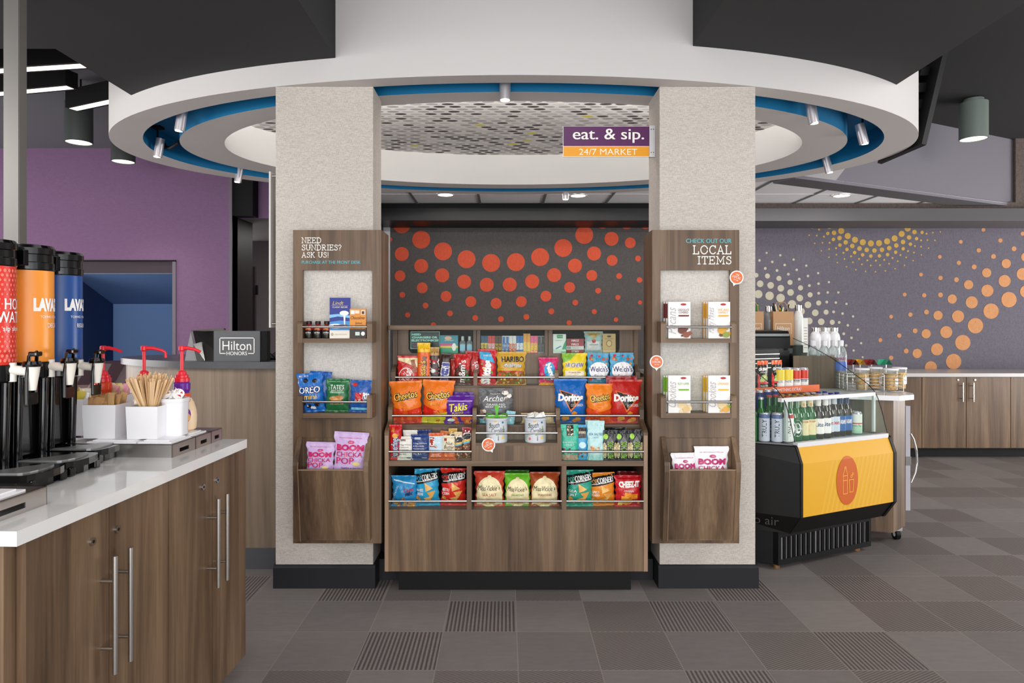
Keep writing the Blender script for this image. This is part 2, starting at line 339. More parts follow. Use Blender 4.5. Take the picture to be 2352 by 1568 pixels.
for j in range(-16, 14):
    for k in range(-22, 26):
        x = .045 + .305 * k; y = 3.05 - .305 * (j + 1)
        if j in TILES and -6 < k < 12: t = TILES[j].get(k, 0)
        else: t = R.choice((0, 0, 0, 0, 1, 2, 2))
        mb.add([(x, y, 0), (x + .305, y, 0), (x + .305, y + .305, 0), (x, y + .305, 0)], [(0, 1, 2, 3)], FM[t])
struct('floor', mb)
# ring ellipses: (A, B, Yc)
EX = .047
E1 = (2.585, 1.403, 4.464); E2 = (2.38, 1.295, 4.455); E3 = (2.16, 1.168, 4.45); E4 = (1.88, 1.02, 4.44)
def ep(E, t): return (EX + E[0] * math.cos(t), E[2] + E[1] * math.sin(t))
NS = 144; TT = [2 * math.pi * i / NS for i in range(NS)]
def band(mb, E, z0, z1, m):
    vs = [ep(E, t) + (z0,) for t in TT] + [ep(E, t) + (z1,) for t in TT]
    mb.add(vs, [(i, (i + 1) % NS, NS + (i + 1) % NS, NS + i) for i in range(NS)], m, True)
def annulus(mb, Ea, Eb, z, m):
    vs = [ep(Ea, t) + (z,) for t in TT] + [ep(Eb, t) + (z,) for t in TT]
    mb.add(vs, [(i, (i + 1) % NS, NS + (i + 1) % NS, NS + i) for i in range(NS)], m)
ZR = 2.42
mb = MB(); band(mb, E1, ZR, 3.08, WHITEP); annulus(mb, E1, E2, ZR, GREYP); struct('ceiling_ring_outer', mb)
mb = MB(); band(mb, E2, ZR, 2.56, BLUEP); band(mb, E3, ZR, 2.56, BLUEP); annulus(mb, E2, E3, 2.56, BLUEP); struct('ceiling_ring_channel', mb)
mb = MB(); annulus(mb, E3, E4, ZR, GREYP); band(mb, E4, ZR, 2.665, mat('dome_paint', (188, 186, 183), .85, spec=.1)); struct('ceiling_ring_inner', mb)
mb = MB(); ZP = 2.663
mb.add([ep((E4[0] + .02, E4[1] + .02, E4[2]), t) + (ZP,) for t in TT], [list(range(NS))], mat('pattern_ground', (236, 232, 228), .8, spec=.2))
dc = [mat('dot_%d' % i, c, .7, spec=.2) for i, c in enumerate([(84, 76, 76), (178, 172, 170), (192, 187, 185), (206, 201, 198), (166, 161, 159), (220, 215, 212), (222, 208, 80)])]
for j in range(-21, 22):
    for k in range(-22, 23):
        x = EX + k * .1 + ((j * .043) % .1); y = E4[2] + j * .049
        if ((x - EX) / (E4[0] - .03)) ** 2 + ((y - E4[2]) / (E4[1] - .0)) ** 2 < 1.0:
            m = R.choices(dc, (22, 18, 18, 14, 14, 12, 3))[0]
            mb.add([(p[0], p[1], ZP - .002) for p in ell(x, y, .0385, .0185, 14)], [list(range(14))], m)
struct('ceiling_dotted_panel', mb)
# high ceiling and soffits
mb = MB(); mb.box(-1.3, 8, -3, 9.5, 3.08, 3.14, DARKC); mb.box(-7, -1.3, -3, 9.5, 3.08, 3.14, DARKLIT); struct('ceiling', mb)
def ey(E, x): return E[2] - E[1] * math.sqrt(max(0, 1 - ((x - EX) / E[0]) ** 2))
mb = MB(); xs = [-.806 - 1.254 * i / 16 for i in range(17)]
pl = [(-.806, -2.5)] + [(x, ey(E1, x) + .0) for x in xs] + [(-2.06, 3.036), (-6.5, 3.036), (-6.5, -2.5)]
mb.prism(pl, 2.53, 3.08, DARKP); struct('ceiling_soffit_left', mb)
mb = MB(); xs = [.883 + 1.26 * i / 16 for i in range(17)]
mb.prism([(.883, -2.5)] + [(x, ey(E1, x)) for x in xs] + [(2.12, 2.69), (2.12, -2.5)], 2.585, 3.08, DARKP); struct('ceiling_soffit_right', mb)
# acoustic tile ceiling behind the ring
mb = MB(); arc = [ep(E1, t) for t in [math.radians(a) for a in range(125, 15, -3)]]
bk0 = Vector((2.39, 5.29)); bk1 = Vector((4.96, 6.5))
pl = [(-1.32, 6.46)] + [(-1.32, arc[0][1])] + arc + [(2.7, 5.43), (4.9, 6.46)]
mb.add([(x, y, 2.45) for x, y in pl], [list(range(len(pl)))], CTILE)
for k in range(-1, 10):
    x = -.86 + .609 * k
    y0 = ep(E1, math.acos(max(-1, min(1, (x - EX) / E1[0]))))[1] if abs(x - EX) < 2.3 else 5.29 + (x - 2.39) * .471
    if y0 < 6.4: mb.box(x - .012, x + .012, y0, 6.46, 2.444, 2.449, TBAR)
mb.box(-1.32, 3.6, 5.995, 6.015, 2.445, 2.449, CTILE)
struct('ceiling_tiles', mb)
# diagonal bulkhead
mb = MB(); d = (bk1 - bk0).normalized(); nrm = Vector((-d.y, d.x)); a = bk0 - d * .12
mb.prism([tuple(a), tuple(bk1), tuple(bk1 + nrm * .22), tuple(a + nrm * .22)], 2.425, 3.08, LILAC, mcap=mat('bulkhead_soffit', (92, 90, 94), .8)); struct('wall_bulkhead', mb)
# back wall with dot mural
YB = 6.9
mb = MB(); mb.box(-1.27, 2.0, YB, YB + .1, 0, 2.45, MURAL_C)
CD = [(163,132,78),(332,266,78),(522,368,78),(727,437,78),(941,469,78),(1157,462,78),(1368,418,78),(1569,339,78),(1752,226,78),(1912,100,70),(2122,115,60),(2285,130,45),
 (163,391,61),(332,496,61),(515,577,61),(706,632,61),(903,659,61),(1103,658,61),(1299,630,61),(1490,575,61),(1671,493,61),(1838,387,61),(1990,259,61),
 (147,582,47),(341,686,47),(548,760,47),(764,806,47),(984,821,47),(1204,806,47),(1418,758,47),(1625,682,47),(1818,578,47),(1995,447,47),(2153,294,47),
 (168,746,25),(370,840,25),(583,908,25),(803,948,25),(1026,958,25),(1248,939,25),(1466,891,25),(1675,814,25),(1873,711,25),(2056,583,25),(2220,431,25),(2045,769,22),(2234,618,24),
 (214,922,22),(438,1008,22),(1620,990,22),(1840,893,22),(2029,963,19),(2238,813,18),(60,265,20)]
RED = woven('mural_dot_red', (212, 92, 66), (200, 82, 56), 400)
for cx, cy, r in CD:
    px = 880 + cx / 3.7935; py = 480 + cy / 3.7935; rr = r / 3.7935 / F * YB
    mb.add([(PX(px, YB) + rr * math.cos(t), YB - .002, PZ(py, YB) + rr * math.sin(t)) for t in TT[::4]], [list(range(36))], RED)
struct('wall_back_centre', mb)
mb = MB(); mb.box(2.0, 7.6, YB, YB + .1, 0, 2.45, MURAL_R)
YEL = woven('mural_dot_yellow', (202, 166, 88), (190, 152, 78), 400); CRM = woven('mural_dot_cream', (200, 194, 174), (188, 181, 160), 400); ORG = woven('mural_dot_orange', (206, 150, 106), (194, 136, 92), 400)
YD = [(748,326,24),(790,375,24),(841,415,24),(898,445,24),(959,464,24),(1022,473,24),(1086,471,24),(1149,457,24),(1208,434,24),(1263,399,24),(1310,356,24),(1350,306,24),
 (667,300,14),(697,343,18),(734,390,18),(777,431,18),(825,465,18),(877,493,18),(933,513,18),(990,524,18),(1050,529,18),(1109,523,18),(1166,510,18),(1221,489,18),(1274,462,18),(1321,426,18),(1363,384,18),(1399,337,18),
 (648,340,14),(685,395,14),(729,442,14),(780,486,14),(835,520,14),(895,545,14),(958,563,14),(1022,572,14),(1089,571,14),(1153,561,14),(1216,542,14),(1275,515,14),(1331,479,14),(1380,436,14),(1423,387,14),(1459,332,14),
 (616,365,8),(655,420,8),(699,468,8),(750,511,8),(807,547,8),(867,574,8),(930,594,8),(995,606,8),(1061,608,8),(1127,602,8),(1192,587,8),(1254,564,8),(1313,533,8),(1367,494,8),(1415,449,8),(1458,397,8),(1493,341,8),
 (586,306,7),(562,351,7),(599,412,7),(644,468,7),(696,518,7),(753,561,7),(816,595,7),(882,621,7),(952,637,7),(1022,646,7),(1094,643,7),(1165,632,7),(1233,612,7),(1299,583,7),(1359,545,7),(1415,499,7),(1465,447,7),(1507,389,7),(1541,326,7),
 (502,340,6),(539,409,6),(583,473,6),(635,531,6),(695,581,6),(760,623,6),(831,656,6),(905,679,6),(981,692,6),(1059,695,6),(1136,688,6),(1212,671,6),(1285,644,6),(1353,608,6),(1417,563,6),(1474,510,6),(1524,449,6),(1566,383,6),(1598,312,6)]
WD = [(125,722,18),(156,789,26),(142,870,32),(230,883,33),(213,728,20),(303,747,20),(238,801,26),(318,824,26),(390,778,20),(316,900,33),(394,857,26),(472,821,20),(466,901,26),(405,950,33),(547,875,20),(530,954,26),(480,1005,26),(614,939,20),(587,1016,26),(672,1011,20),(540,1080,26),(634,1086,26),(720,1090,20),
 (151,606,10),(207,547,8),(314,566,9),(418,600,9),(251,618,10),(348,642,10),(517,647,9),(196,669,11),(288,685,11),(442,680,10),(610,706,9),(377,714,11),(530,728,10),(694,776,9),(462,753,11),(613,788,10),(541,803,11),(768,857,9),(614,863,11),(685,857,10),(677,932,11),(748,936,10),(832,946,9),(731,1009,11),(801,1022,10),(883,1044,9),(775,1091,11),(842,1114,10),(921,1147,9),(810,1180,11),(871,1212,10),(946,1254,9),(829,1271,10),(888,1311,9),(958,1363,8)]
OD = [(1903,367,15),(2092,300,13),(1726,461,15),(2036,450,17),(2210,397,16),(1562,578,15),(1867,527,17),(2143,515,19),(1415,717,15),(1711,625,17),(1982,575,19),(2082,631,36),(2235,580,36),(1287,873,15),(1567,743,17),(1831,657,19),(1929,703,36),(2069,767,47),(2210,713,47),(1181,1046,15),(1440,879,17),(1692,757,19),(1787,796,36),(1934,843,47),(2103,913,60),(2240,850,50),
 (1097,1230,15),(1332,1030,17),(1567,876,19),(1659,908,36),(1812,934,47),(1963,1003,60),(1245,1194,17),(1458,1010,19),(1548,1036,36),(1705,1044,47),(1841,1117,60),(1181,1368,17),(1369,1157,19),(1455,1180,36),(1612,1167,47),(1742,1249,60),(1299,1315,19),(1385,1334,36),(1540,1302,47),(1670,1397,60),(1492,1442,47),(1345,1500,40)]
for L, m in ((YD, YEL), (WD, CRM), (OD, ORG)):
    for cx, cy, r in L:
        px = 1700 + cx / 3.408; py = 420 + cy / 3.408; rr = r / 3.408 / F * YB; st = 3 if r > 20 else 6
        tt = TT[::st]
        mb.add([(PX(px, YB) + rr * math.cos(t), YB - .002, PZ(py, YB) + rr * math.sin(t)) for t in tt], [list(range(len(tt)))], m)
struct('wall_back_right', mb)
mb = MB(); mb.box(-1.32, 2.0, 6.46, YB, 2.392, 2.46, BLACKM); mb.box(-1.27, 2.0, 6.41, YB, 2.275, 2.392, BLACK); struct('trim_1', mb)
PEL = mat('pelmet_grey', (92, 90, 93), .6)
mb = MB(); mb.box(2.0, 7.6, 6.46, YB, 2.392, 2.46, BROWNW); mb.box(2.0, 7.6, 6.41, YB, 2.27, 2.392, PEL); struct('trim_2', mb)
mb = MB(); mb.box(4.96, 8, 6.46, 6.9, 2.46, 3.08, BROWNW); struct('wall_back_upper', mb)
mb = MB(); mb.box(-1.36, -1.27, 5.8, YB + .1, 0, 2.47, BLACKM); mb.box(-1.268, -1.2, YB - .03, YB - .003, 0, 2.3, ALU); struct('wall_centre_left_return', mb)
mb = MB(); mb.box(-1.32, 2.3, 5.9, 6.46, 2.46, 3.08, DARKC); struct('ceiling_void_front', mb)
# purple wall with booth opening
YW = 6.82
mb = MB(); xl, xr, zt = -4.49, PX(397, YW), PZ(600, YW)
mb.box(-7, xl, YW, YW + .12, 0, 3.08, PURPLE); mb.box(xr, PX(527, YW), YW, YW + .12, 0, 3.08, PURPLE); mb.box(xl, xr, YW, YW + .12, zt, 3.08, PURPLE)
struct('wall_purple', mb)
mb = MB(); TRG = mat('grey_trim_paint', (116, 108, 118), .5)
mb.box(xr, PX(405, YW), YW - .012, YW + .1, 0, zt, TRG); mb.box(PX(527, YW), PX(534, YW), YW - .015, YW + .13, 0, 3.08, TRG); mb.box(xl, PX(405, YW), YW - .012, YW, zt - .004, zt + .012, BLACKM)
struct('trim_3', mb)
mb = MB(); DP = mat('dark_plum_panel', (62, 50, 60), .6)
mb.box(xl, xr, YW + .02, YW + .05, PZ(627, YW), zt - .004, DP)
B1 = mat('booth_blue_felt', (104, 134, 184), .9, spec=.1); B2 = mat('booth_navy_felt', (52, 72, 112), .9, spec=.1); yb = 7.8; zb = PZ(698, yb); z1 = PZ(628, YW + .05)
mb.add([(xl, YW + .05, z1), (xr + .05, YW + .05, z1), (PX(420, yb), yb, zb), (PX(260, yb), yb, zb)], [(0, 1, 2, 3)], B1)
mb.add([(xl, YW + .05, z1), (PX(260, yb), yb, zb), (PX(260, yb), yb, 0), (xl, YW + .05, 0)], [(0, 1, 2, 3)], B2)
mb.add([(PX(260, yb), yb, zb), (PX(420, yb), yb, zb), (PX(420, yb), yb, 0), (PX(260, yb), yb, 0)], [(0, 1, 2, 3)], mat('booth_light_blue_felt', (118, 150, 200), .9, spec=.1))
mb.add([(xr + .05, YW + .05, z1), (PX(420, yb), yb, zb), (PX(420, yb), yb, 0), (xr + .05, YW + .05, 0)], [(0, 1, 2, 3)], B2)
struct('wall_booth_lining', mb)
# corridor beside the purple wall
CORR = mat('corridor_taupe', (104, 94, 90), .85)
mb = MB(); x5 = PX(534, YW); mb.box(x5 - .02, x5, YW, 7.36, 0, 2.39, mat('plum_black_panel', (46, 38, 42), .5)); mb.box(x5 - .5, -1.2, 7.0, 7.05, 2.39, 3.08, PURPLE)
mb.box(x5, x5 + .2, YW + .02, 6.99, 2.39, 3.08, BLACKM); struct('wall_corridor_left', mb)
mb = MB(); mb.box(x5 - .6, -1.2, 8.9, 9, 0, 2.39, CORR); mb.box(x5 - .6, -1.2, 7.05, 8.9, 2.39, 2.42, CORR); mb.box(-1.30, -1.2, 7.05, 8.9, 0, 2.39, CORR); struct('wall_corridor_back', mb)
mb = MB(); mb.box(-3.3, PX(589, 8.2), 8.15, 8.2, 0, PZ(613, 8.2), mat('corridor_door_brown', (62, 52, 50), .5)); struct('door_1', mb)
mb = MB(); mb.box(PX(588, 8.14), PX(592, 8.14), 8.12, 8.16, PZ(677, 8.14), PZ(655, 8.14), BLACK); struct('door_1_hinge', mb)
mb = MB(); mb.box(-7.1, -7, -3, 9, 0, 3.08, GREYP); struct('wall_left', mb)
mb = MB(); mb.box(7.6, 7.7, -3, 7, 0, 3.08, GREYP); struct('wall_right', mb)
# pillars
PL = (PX(633, 3.207), PX(857, 3.207)); PR = (PX(1515, 3.207), PX(1735, 3.207))
for nm, (a, b), bk, z in (('left', PL, 3.415, ZR), ('right', PR, 3.45, ZR)):
    mb = MB(); mb.box(a, b, 3.207, bk, 0.1, z - .0005, LINEN, bev=.002); struct('wall_pillar_' + nm, mb)
    mb = MB(); e = .012; mb.prism([(3.207 - e, 0), (3.207 - e, .098), (3.207 - .006, .108), (3.207, .112), (bk, .112), (bk, 0)], a - e + .004, b + e, BASEB, axis='x'); struct('baseboard_' + nm, mb)
# dark panel behind the fixture, between the pillars
mb = MB(); mb.box(PL[1], PR[0], 3.40, 3.44, 0, .6, BLACKM); mb.box(PL[1] + .012, PR[0] - .012, 3.30, 3.4, 0, .105, BASEB); struct('wall_behind_fixture', mb)
# brushed post at far left
mb = MB(); mb.box(PX(8, 2.45), PX(42, 2.45), 2.45, 2.49, 0, 2.53, POST); mb.box(PX(42, 2.45), PX(43, 2.45) + .001, 2.452, 2.49, 0, 2.53, POST); struct('trim_post', mb)
# ================================================================ CENTRE DISPLAY FIXTURE
def TP(mb, s, x0, x1, y0, y1, D, m, bold=.02, **k):
    """flat lettering facing the camera side, box measured on the photo at depth D"""
    letter(mb, s, plane_y(D), PX((x0 + x1) / 2, D), PZ((y0 + y1) / 2, D), abs(PX(x1, D) - PX(x0, D)), abs(PZ(y1, D) - PZ(y0, D)), m, bold, **k)
G0, G1 = -.567, .663; GT = .021
g = thing('snack_display_unit', 'tall walnut snack gondola of stepped shelves standing between the two pillars', 'display shelf', ((G0 + G1) / 2, 3.25, 0))
def curve(p, q, n=6, flip=False):      # quarter S between two (y,z) points
    o = []
    for i in range(n + 1):
        t = i / n; s = t * t * (3 - 2 * t); o.append((p[0] + (q[0] - p[0]) * s, p[1] + (q[1] - p[1]) * t))
    return o
prof = [(3.395, .117), (3.10, .117), (3.10, .755)] + curve((3.10, .765), (3.19, .815)) + [(3.19, .855)] + curve((3.19, .86), (3.28, .93)) + [(3.28, 1.03)] + curve((3.28, 1.035), (3.335, 1.07)) + [(3.335, 1.25), (3.47, 1.25), (3.47, .6), (3.395, .6)]
for x in (G0, G1 - GT):
    mb = MB(); mb.prism(prof, x, x + GT, WOOD, axis='x'); mb.box(x + .002, x + GT - .002, 3.0985, 3.10, .118, .752, WEDGE); mb.build('side_panel', g)
mb = MB(); mb.box(G0 + GT, G1 - GT, 3.102, 3.12, .117, .406, WOOD); mb.build('front_panel', g)
mb = MB(); mb.box(PX(916, 3.18), PX(1449, 3.18), 3.18, 3.34, 0, .117, BLACK); mb.build('toe_kick', g)
mb = MB(); mb.box(G0 + GT, G1 - GT, 3.12, 3.39, .39, .406, WOODH); mb.build('shelf', g)
mb = MB(); mb.box(G0 + GT, G1 - GT, 3.10, 3.395, .609, .634, WOODH); mb.build('shelf', g)
mb = MB(); mb.box(G0 + GT, G1 - GT, 3.385, 3.395, .12, .609, BLACKM); mb.build('back_panel', g)
mb = MB(); mb.box(G0 + GT, G1 - GT, 3.19, 3.21, .634, .775, WOOD); mb.box(G0 + GT, G1 - GT, 3.19, 3.30, .775, .789, WOODH); mb.build('shelf', g)
mb = MB(); mb.box(G0 + GT, G1 - GT, 3.28, 3.30, .789, .955, WOOD); mb.box(G0 + GT, G1 - GT, 3.28, 3.37, .955, .969, WOODH); mb.build('shelf', g)
XA, XB = (PX(1083, 3.1), PX(1094, 3.1)), (PX(1279, 3.1), PX(1290, 3.1))
xa = (PX(1083, 3.1), PX(1083, 3.1) + .02); xb = (PX(1290, 3.1) - .02, PX(1290, 3.1))
for a, b in ((PX(1072, 3.1), PX(1083, 3.1)), (PX(1290, 3.1), PX(1301, 3.1))):
    mb = MB(); mb.box(a, b, 3.10, 3.385, .406, .609, WOOD); mb.build('divider', g)
for a, b in (xa, xb):
    mb = MB(); mb.prism([(3.21, .634), (3.10, .634), (3.10, .755)] + curve((3.10, .765), (3.19, .815)) + [(3.19, .855), (3.195, .867), (3.21, .87), (3.28, .87), (3.28, .634)], a, b, WOOD, axis='x'); mb.build('divider', g)
    mb = MB(); mb.prism([(3.30, .969), (3.28, .969), (3.28, 1.03), (3.29, 1.045), (3.36, 1.045), (3.36, .969)], a, b, WOOD, axis='x'); mb.build('divider', g)
mb = MB(); mb.box(xa[1], xb[0], 3.102, 3.12, .634, .703, WOOD); mb.box(xa[1], xb[0], 3.102, 3.19, .703, .717, WOODH); mb.build('middle_tray', g)
# upper glazed cabinet
mb = MB(); yf = 3.355; zw0, zw1 = 1.124, 1.243
W3 = [(PX(938, yf), PX(1087, yf)), (PX(1103, yf), PX(1251, yf)), (PX(1269, yf), PX(1423, yf))]
mb.box(G0 + GT, G1 - GT, yf, yf + .015, .9695, zw0, WOOD)
xs = [G0 + GT] + [v for a in W3 for v in a] + [G1 - GT]
for i in range(0, len(xs), 2): mb.box(xs[i], xs[i + 1], yf, yf + .015, zw0, zw1, WOOD)
for i, (a, b) in enumerate(W3):
    if i != 1:        # rounded lower outer corner
        c = a if i == 0 else b; s = 1 if i == 0 else -1; r = .028
        pts = [(c, zw0), (c + s * r, zw0)] + [(c + s * (r - r * math.sin(t)), zw0 + r - r * math.cos(t)) for t in [math.pi / 2 * k / 6 for k in range(1, 7)]]
        mb.prism(pts if i == 0 else pts[::-1], yf, yf + .015, WOOD, axis='y')
for x in (PX(1094.5, yf - .002), PX(1259, yf - .002)): mb.box(x - .0012, x + .0012, yf - .0015, yf, zw0 - .012, zw1, BLACKM)
mb.build('window_panel', g)
mb = MB(); mb.box(G0 + GT, G1 - GT, yf + .015, 3.465, zw0 - .012, zw0, WOODH); mb.build('window_shelf', g)
mb = MB(); mb.box(G0 + GT, G1 - GT, 3.46, 3.47, .6, zw1, BLACKM); mb.build('rear_panel', g)
for i, (a, b) in enumerate(W3):
    mb = MB(); mb.box(a, b, yf + .004, yf + .007, zw0, zw1, CLEAR); mb.build('pane', g)
mb = MB(); mb.box(PX(893, 3.24), PX(1473, 3.24), 3.24, 3.47, zw1, 1.266, WOODH, bev=.002); mb.build('top_board', g)
def rail(parent, x0, x1, y, z, r=.0058, lip=None, x0l=None):
    mb = MB(); mb.cyl((x0, y, z), (x1, y, z), r, STEEL2, seg=12); mb.build('rail', parent)
    if lip: mb = MB(); mb.box(x0 + .001, x1 - .001, y + .008, y + .0105, lip[0], lip[1], CLEAR); mb.build('clear_lip', parent)
a0, a3 = G0 + GT, G1 - GT
for x0, x1 in ((a0, PX(1072, 3.1)), (PX(1083, 3.1), PX(1290, 3.1)), (PX(1301, 3.1), a3)): rail(g, x0, x1, 3.096, .447, lip=(.407, .436))
rail(g, a0, xa[0], 3.096, .678, lip=(.635, .668)); rail(g, xb[1], a3, 3.096, .678, lip=(.635, .668)); rail(g, xa[1], xb[0], 3.096, .764, lip=(.718, .752))
for x0, x1 in ((a0, xa[0]), (xa[1], xb[0]), (xb[1], a3)):
    rail(g, x0, x1, 3.186, .833, lip=(.790, .822)); rail(g, x0, x1, 3.276, 1.01, lip=(.970, .999))
# ================================================================ SIDE PANELS
def side_panel(x0, x1, xi0, xi1, side, tx0, tx1, bx0, bx1, label):
    P0, P1 = PX(x0, 3.1), PX(x1, 3.1); I0, I1 = PX(xi0, 3.1), PX(xi1, 3.1)
    zt, zb, zo1, zo0 = PZ(528, 3.1), PZ(1247.5, 3.1), PZ(620, 3.1), PZ(961, 3.1)
    s = thing('merchandise_panel', label, 'display panel', ((P0 + P1) / 2, 3.12, zb))
    mb = MB(); f, k = 3.10, 3.118
    mb.box(P0, P1, f, k, zo1, zt, WOOD); mb.box(P0, I0, f, k, zo0, zo1, WOOD); mb.box(I1, P1, f, k, zo0, zo1, WOOD); mb.box(P0, P1, f, k, zb, zo0, WOOD)
    mb.box(P0 + .01, P1 - .01, k, 3.207, zb + .01, zt - .01, WOOD) if False else None
    mb.build('face_board', s)
    e = (P1 - .018, P1) if side > 0 else (P0, P0 + .018)
    mb = MB(); mb.prism([(3.118, zb), (3.118, zt), (3.29, zt), (3.29, zb)], e[0], e[1], WOOD, axis='x'); mb.build('side_return', s)
    mb = MB(); mb.box(I0 - .01, I1 + .01, 3.124, 3.13, zo0 - .01, zo1 + .01, LINEN2); mb.build('pocket_lining', s)
    T0, T1 = PX(tx0, 3.02), PX(tx1, 3.02)
    for yb, yfl, yt, yr in ((787, 777, 738, 750.5), (960, 949, 908, 922.5)):
        t = MB(); z0, z1, z2 = PZ(yb, 3.02), PZ(yfl, 3.02), PZ(yt, 3.02)
        t.box(T0 + .022, T1 - .022, 3.022, 3.124, z0, z1, WOODH)
        for a in (T0, T1 - .024):
            t.prism([(3.124, z0), (3.02, z0), (3.02, z2 - .012), (3.024, z2 - .004), (3.034, z2), (3.124, z2)], a, a + .024, WOOD, axis='x')
        tr = t.build('tray', s)
        m2 = MB(); m2.cyl((T0 + .024, 3.018, PZ(yr, 3.02)), (T1 - .024, 3.018, PZ(yr, 3.02)), .0058, STEEL2, seg=12); m2.build('rail', tr)
    B0, B1 = PX(bx0, 3.1), PX(bx1, 3.1); zl = PZ(1079, 3.02)
    pr = [(3.10, .275), (3.10, PZ(1003, 3.1)), (3.088, PZ(1003, 3.088)), (3.022, zl + .035), (3.018, zl + .02), (3.018, zl - .01), (3.058, .272)]
    mb = MB()
    for a in (B0, B1 - .022): mb.prism(pr, a, a + .022, WOOD, axis='x'); mb.prism([(pr[i][0] - .0012, pr[i][1]) for i in (3, 4, 5, 6)] + [(pr[i][0] + .001, pr[i][1]) for i in (6, 5, 4, 3)], a + .0215, a + .0235, WEDGE, axis='x') if a == B0 else None
    mb.prism([(3.0235, zl), (3.036, zl), (3.072, .275), (3.0625, .275)], B0 + .022, B1 - .022, WOOD, axis='x')
    mb.box(B0 + .022, B1 - .022, 3.062, 3.10, .275, .29, WOOD); zf = .545 if side > 0 else .485; mb.box(B0 + .022, B1 - .022, 3.04, 3.092, zf - .012, zf, WOOD); mb.box(B0 + .022, B1 - .022, 3.092, 3.10, .29, PZ(1003, 3.1) - .004, WOOD)
    mb.box(B0 + .022, B1 - .022, 3.022, 3.036, zl - .0035, zl + .001, WEDGE)
    mb.build('bin', s)
    return s
WT = mat('sign_lettering_white', (240, 238, 232), .5); TL = mat('sign_lettering_teal', (88, 178, 190), .5)
s = side_panel(673, 876, 695, 855, 1, 683, 855, 685.5, 854, 'walnut wall panel reading NEED SUNDRIES on the left pillar')
mb = MB(); D = 3.0985
slab(mb, 'NEED', 693, 738, 545, 558.5, D, WT); slab(mb, 'SUNDRIES?', 693, 784, 561.5, 575, D, WT); slab(mb, 'ASK US!', 693, 755, 578.5, 591.5, D, WT)
TP(mb, 'PURCHASE AT THE FRONT DESK', 693, 828, 598.5, 605.5, D, TL, .045); mb.build('lettering', s)
s = side_panel(1498, 1698, 1517, 1677, -1, 1518, 1692, 1517, 1688, 'walnut wall panel reading LOCAL ITEMS on the right pillar')
mb = MB(); TP(mb, 'CHECK OUT OUR', 1576, 1680, 548, 558, D, TL, .045); slab(mb, 'LOCAL', 1592, 1680, 563, 584, D, WT); slab(mb, 'ITEMS', 1602, 1680, 588, 607, D, WT); mb.build('lettering', s)
# round "I'm local" tags
def local_tag(px, py, D, rpx, rot, label):
    r = rpx / F * D; c = Vector((PX(px, D), D, PZ(py, D)))
    def fn(x, z): return Vector((c.x + x * math.cos(rot) - z * math.sin(rot), c.y, c.z + x * math.sin(rot) + z * math.cos(rot)))
    mb = MB(); n = 28; out = []
    for i in range(n):
        t = 2 * math.pi * i / n - math.pi / 2
        k = 1.0 if i else 1.33
        out.append((r * k * math.cos(t), r * k * math.sin(t)))
    a = [fn(*p) for p in out]; b = [p + Vector((0, .0025, 0)) for p in a]
    mb.add(a + b, [list(range(n)), list(range(n, 2 * n))[::-1]] + [(i, n + i, n + (i + 1) % n, (i + 1) % n) for i in range(n)], WHITEI)
    f2 = lambda x, z: fn(x, z) + Vector((0, -.0006, 0)); f3 = lambda x, z: fn(x, z) + Vector((0, -.001, 0))
    flat(mb, ell(0, 0, r * .84, r * .84, 28), f2, ink('e0703e'))
    letter(mb, "I'M", f3, 0, r * .38, r * .42, r * .27, WHITEI, .03); letter(mb, 'LOCAL', f3, 0, r * .02, r * 1.25, r * .3, WHITEI, .03); letter(mb, 'TRY ME!', f3, 0, -r * .38, r * .68, r * .15, WHITEI, .03)
    o = mb.build('shelf_tag', loc=tuple(c)); tag(o, label, 'tag', 'round orange local tags')
local_tag(1692, 637, 3.095, 16, math.radians(-20), "round orange LOCAL tag on the upper right edge of the right panel")
local_tag(1508, 831, 3.095, 15.5, 0, "round orange LOCAL tag on the left stile of the right panel")
local_tag(1122, 1021, 3.094, 15.5, math.radians(28), "round orange LOCAL tag below the left South Carolina mug")
# hanging blade sign
D = 3.30; s = thing('blade_sign', 'purple and orange hanging market sign projecting from the right pillar', 'sign', (PX(1500, D), D, PZ(325, D)))
mb = MB(); mb.box(PX(1293, D), PX(1491, D), D, D + .006, PZ(360, D), PZ(290, D), WHITEI)
mb.box(PX(1294, D), PX(1491, D), D - .001, D, PZ(335.5, D), PZ(290.5, D), mat('sign_purple', (92, 46, 92), .25)); mb.box(PX(1294, D), PX(1491, D), D - .001, D, PZ(359, D), PZ(336.5, D), mat('sign_amber', (236, 160, 44), .25))
mb.build('sign_face', s)
mb = MB(); TP(mb, 'eat. & sip.', 1316, 1479, 295.5, 328, D - .0025, WT, .028, res=5); mb.build('title_lettering', s)
mb = MB(); TP(mb, '24/7 MARKET', 1330, 1464, 341.5, 355.5, D - .0025, mat('sign_lettering_cream', (245, 236, 214), .4), .012, res=5); mb.build('subtitle_lettering', s)
mb = MB(); mb.box(PX(1491, D), PX(1503, D), D - .008, D + .014, PZ(361, D), PZ(289, D), ALU)
for y in (298, 351):
    for x in (1495, 1500): mb.cyl((PX(x, D), D - .0095, PZ(y, D)), (PX(x, D), D - .008, PZ(y, D)), .0022, BLACKM, seg=8)
mb.box(PX(1503, D), PR[0], D - .002, D + .01, PZ(361, D), PZ(289, D), ALU)
mb.build('bracket', s)
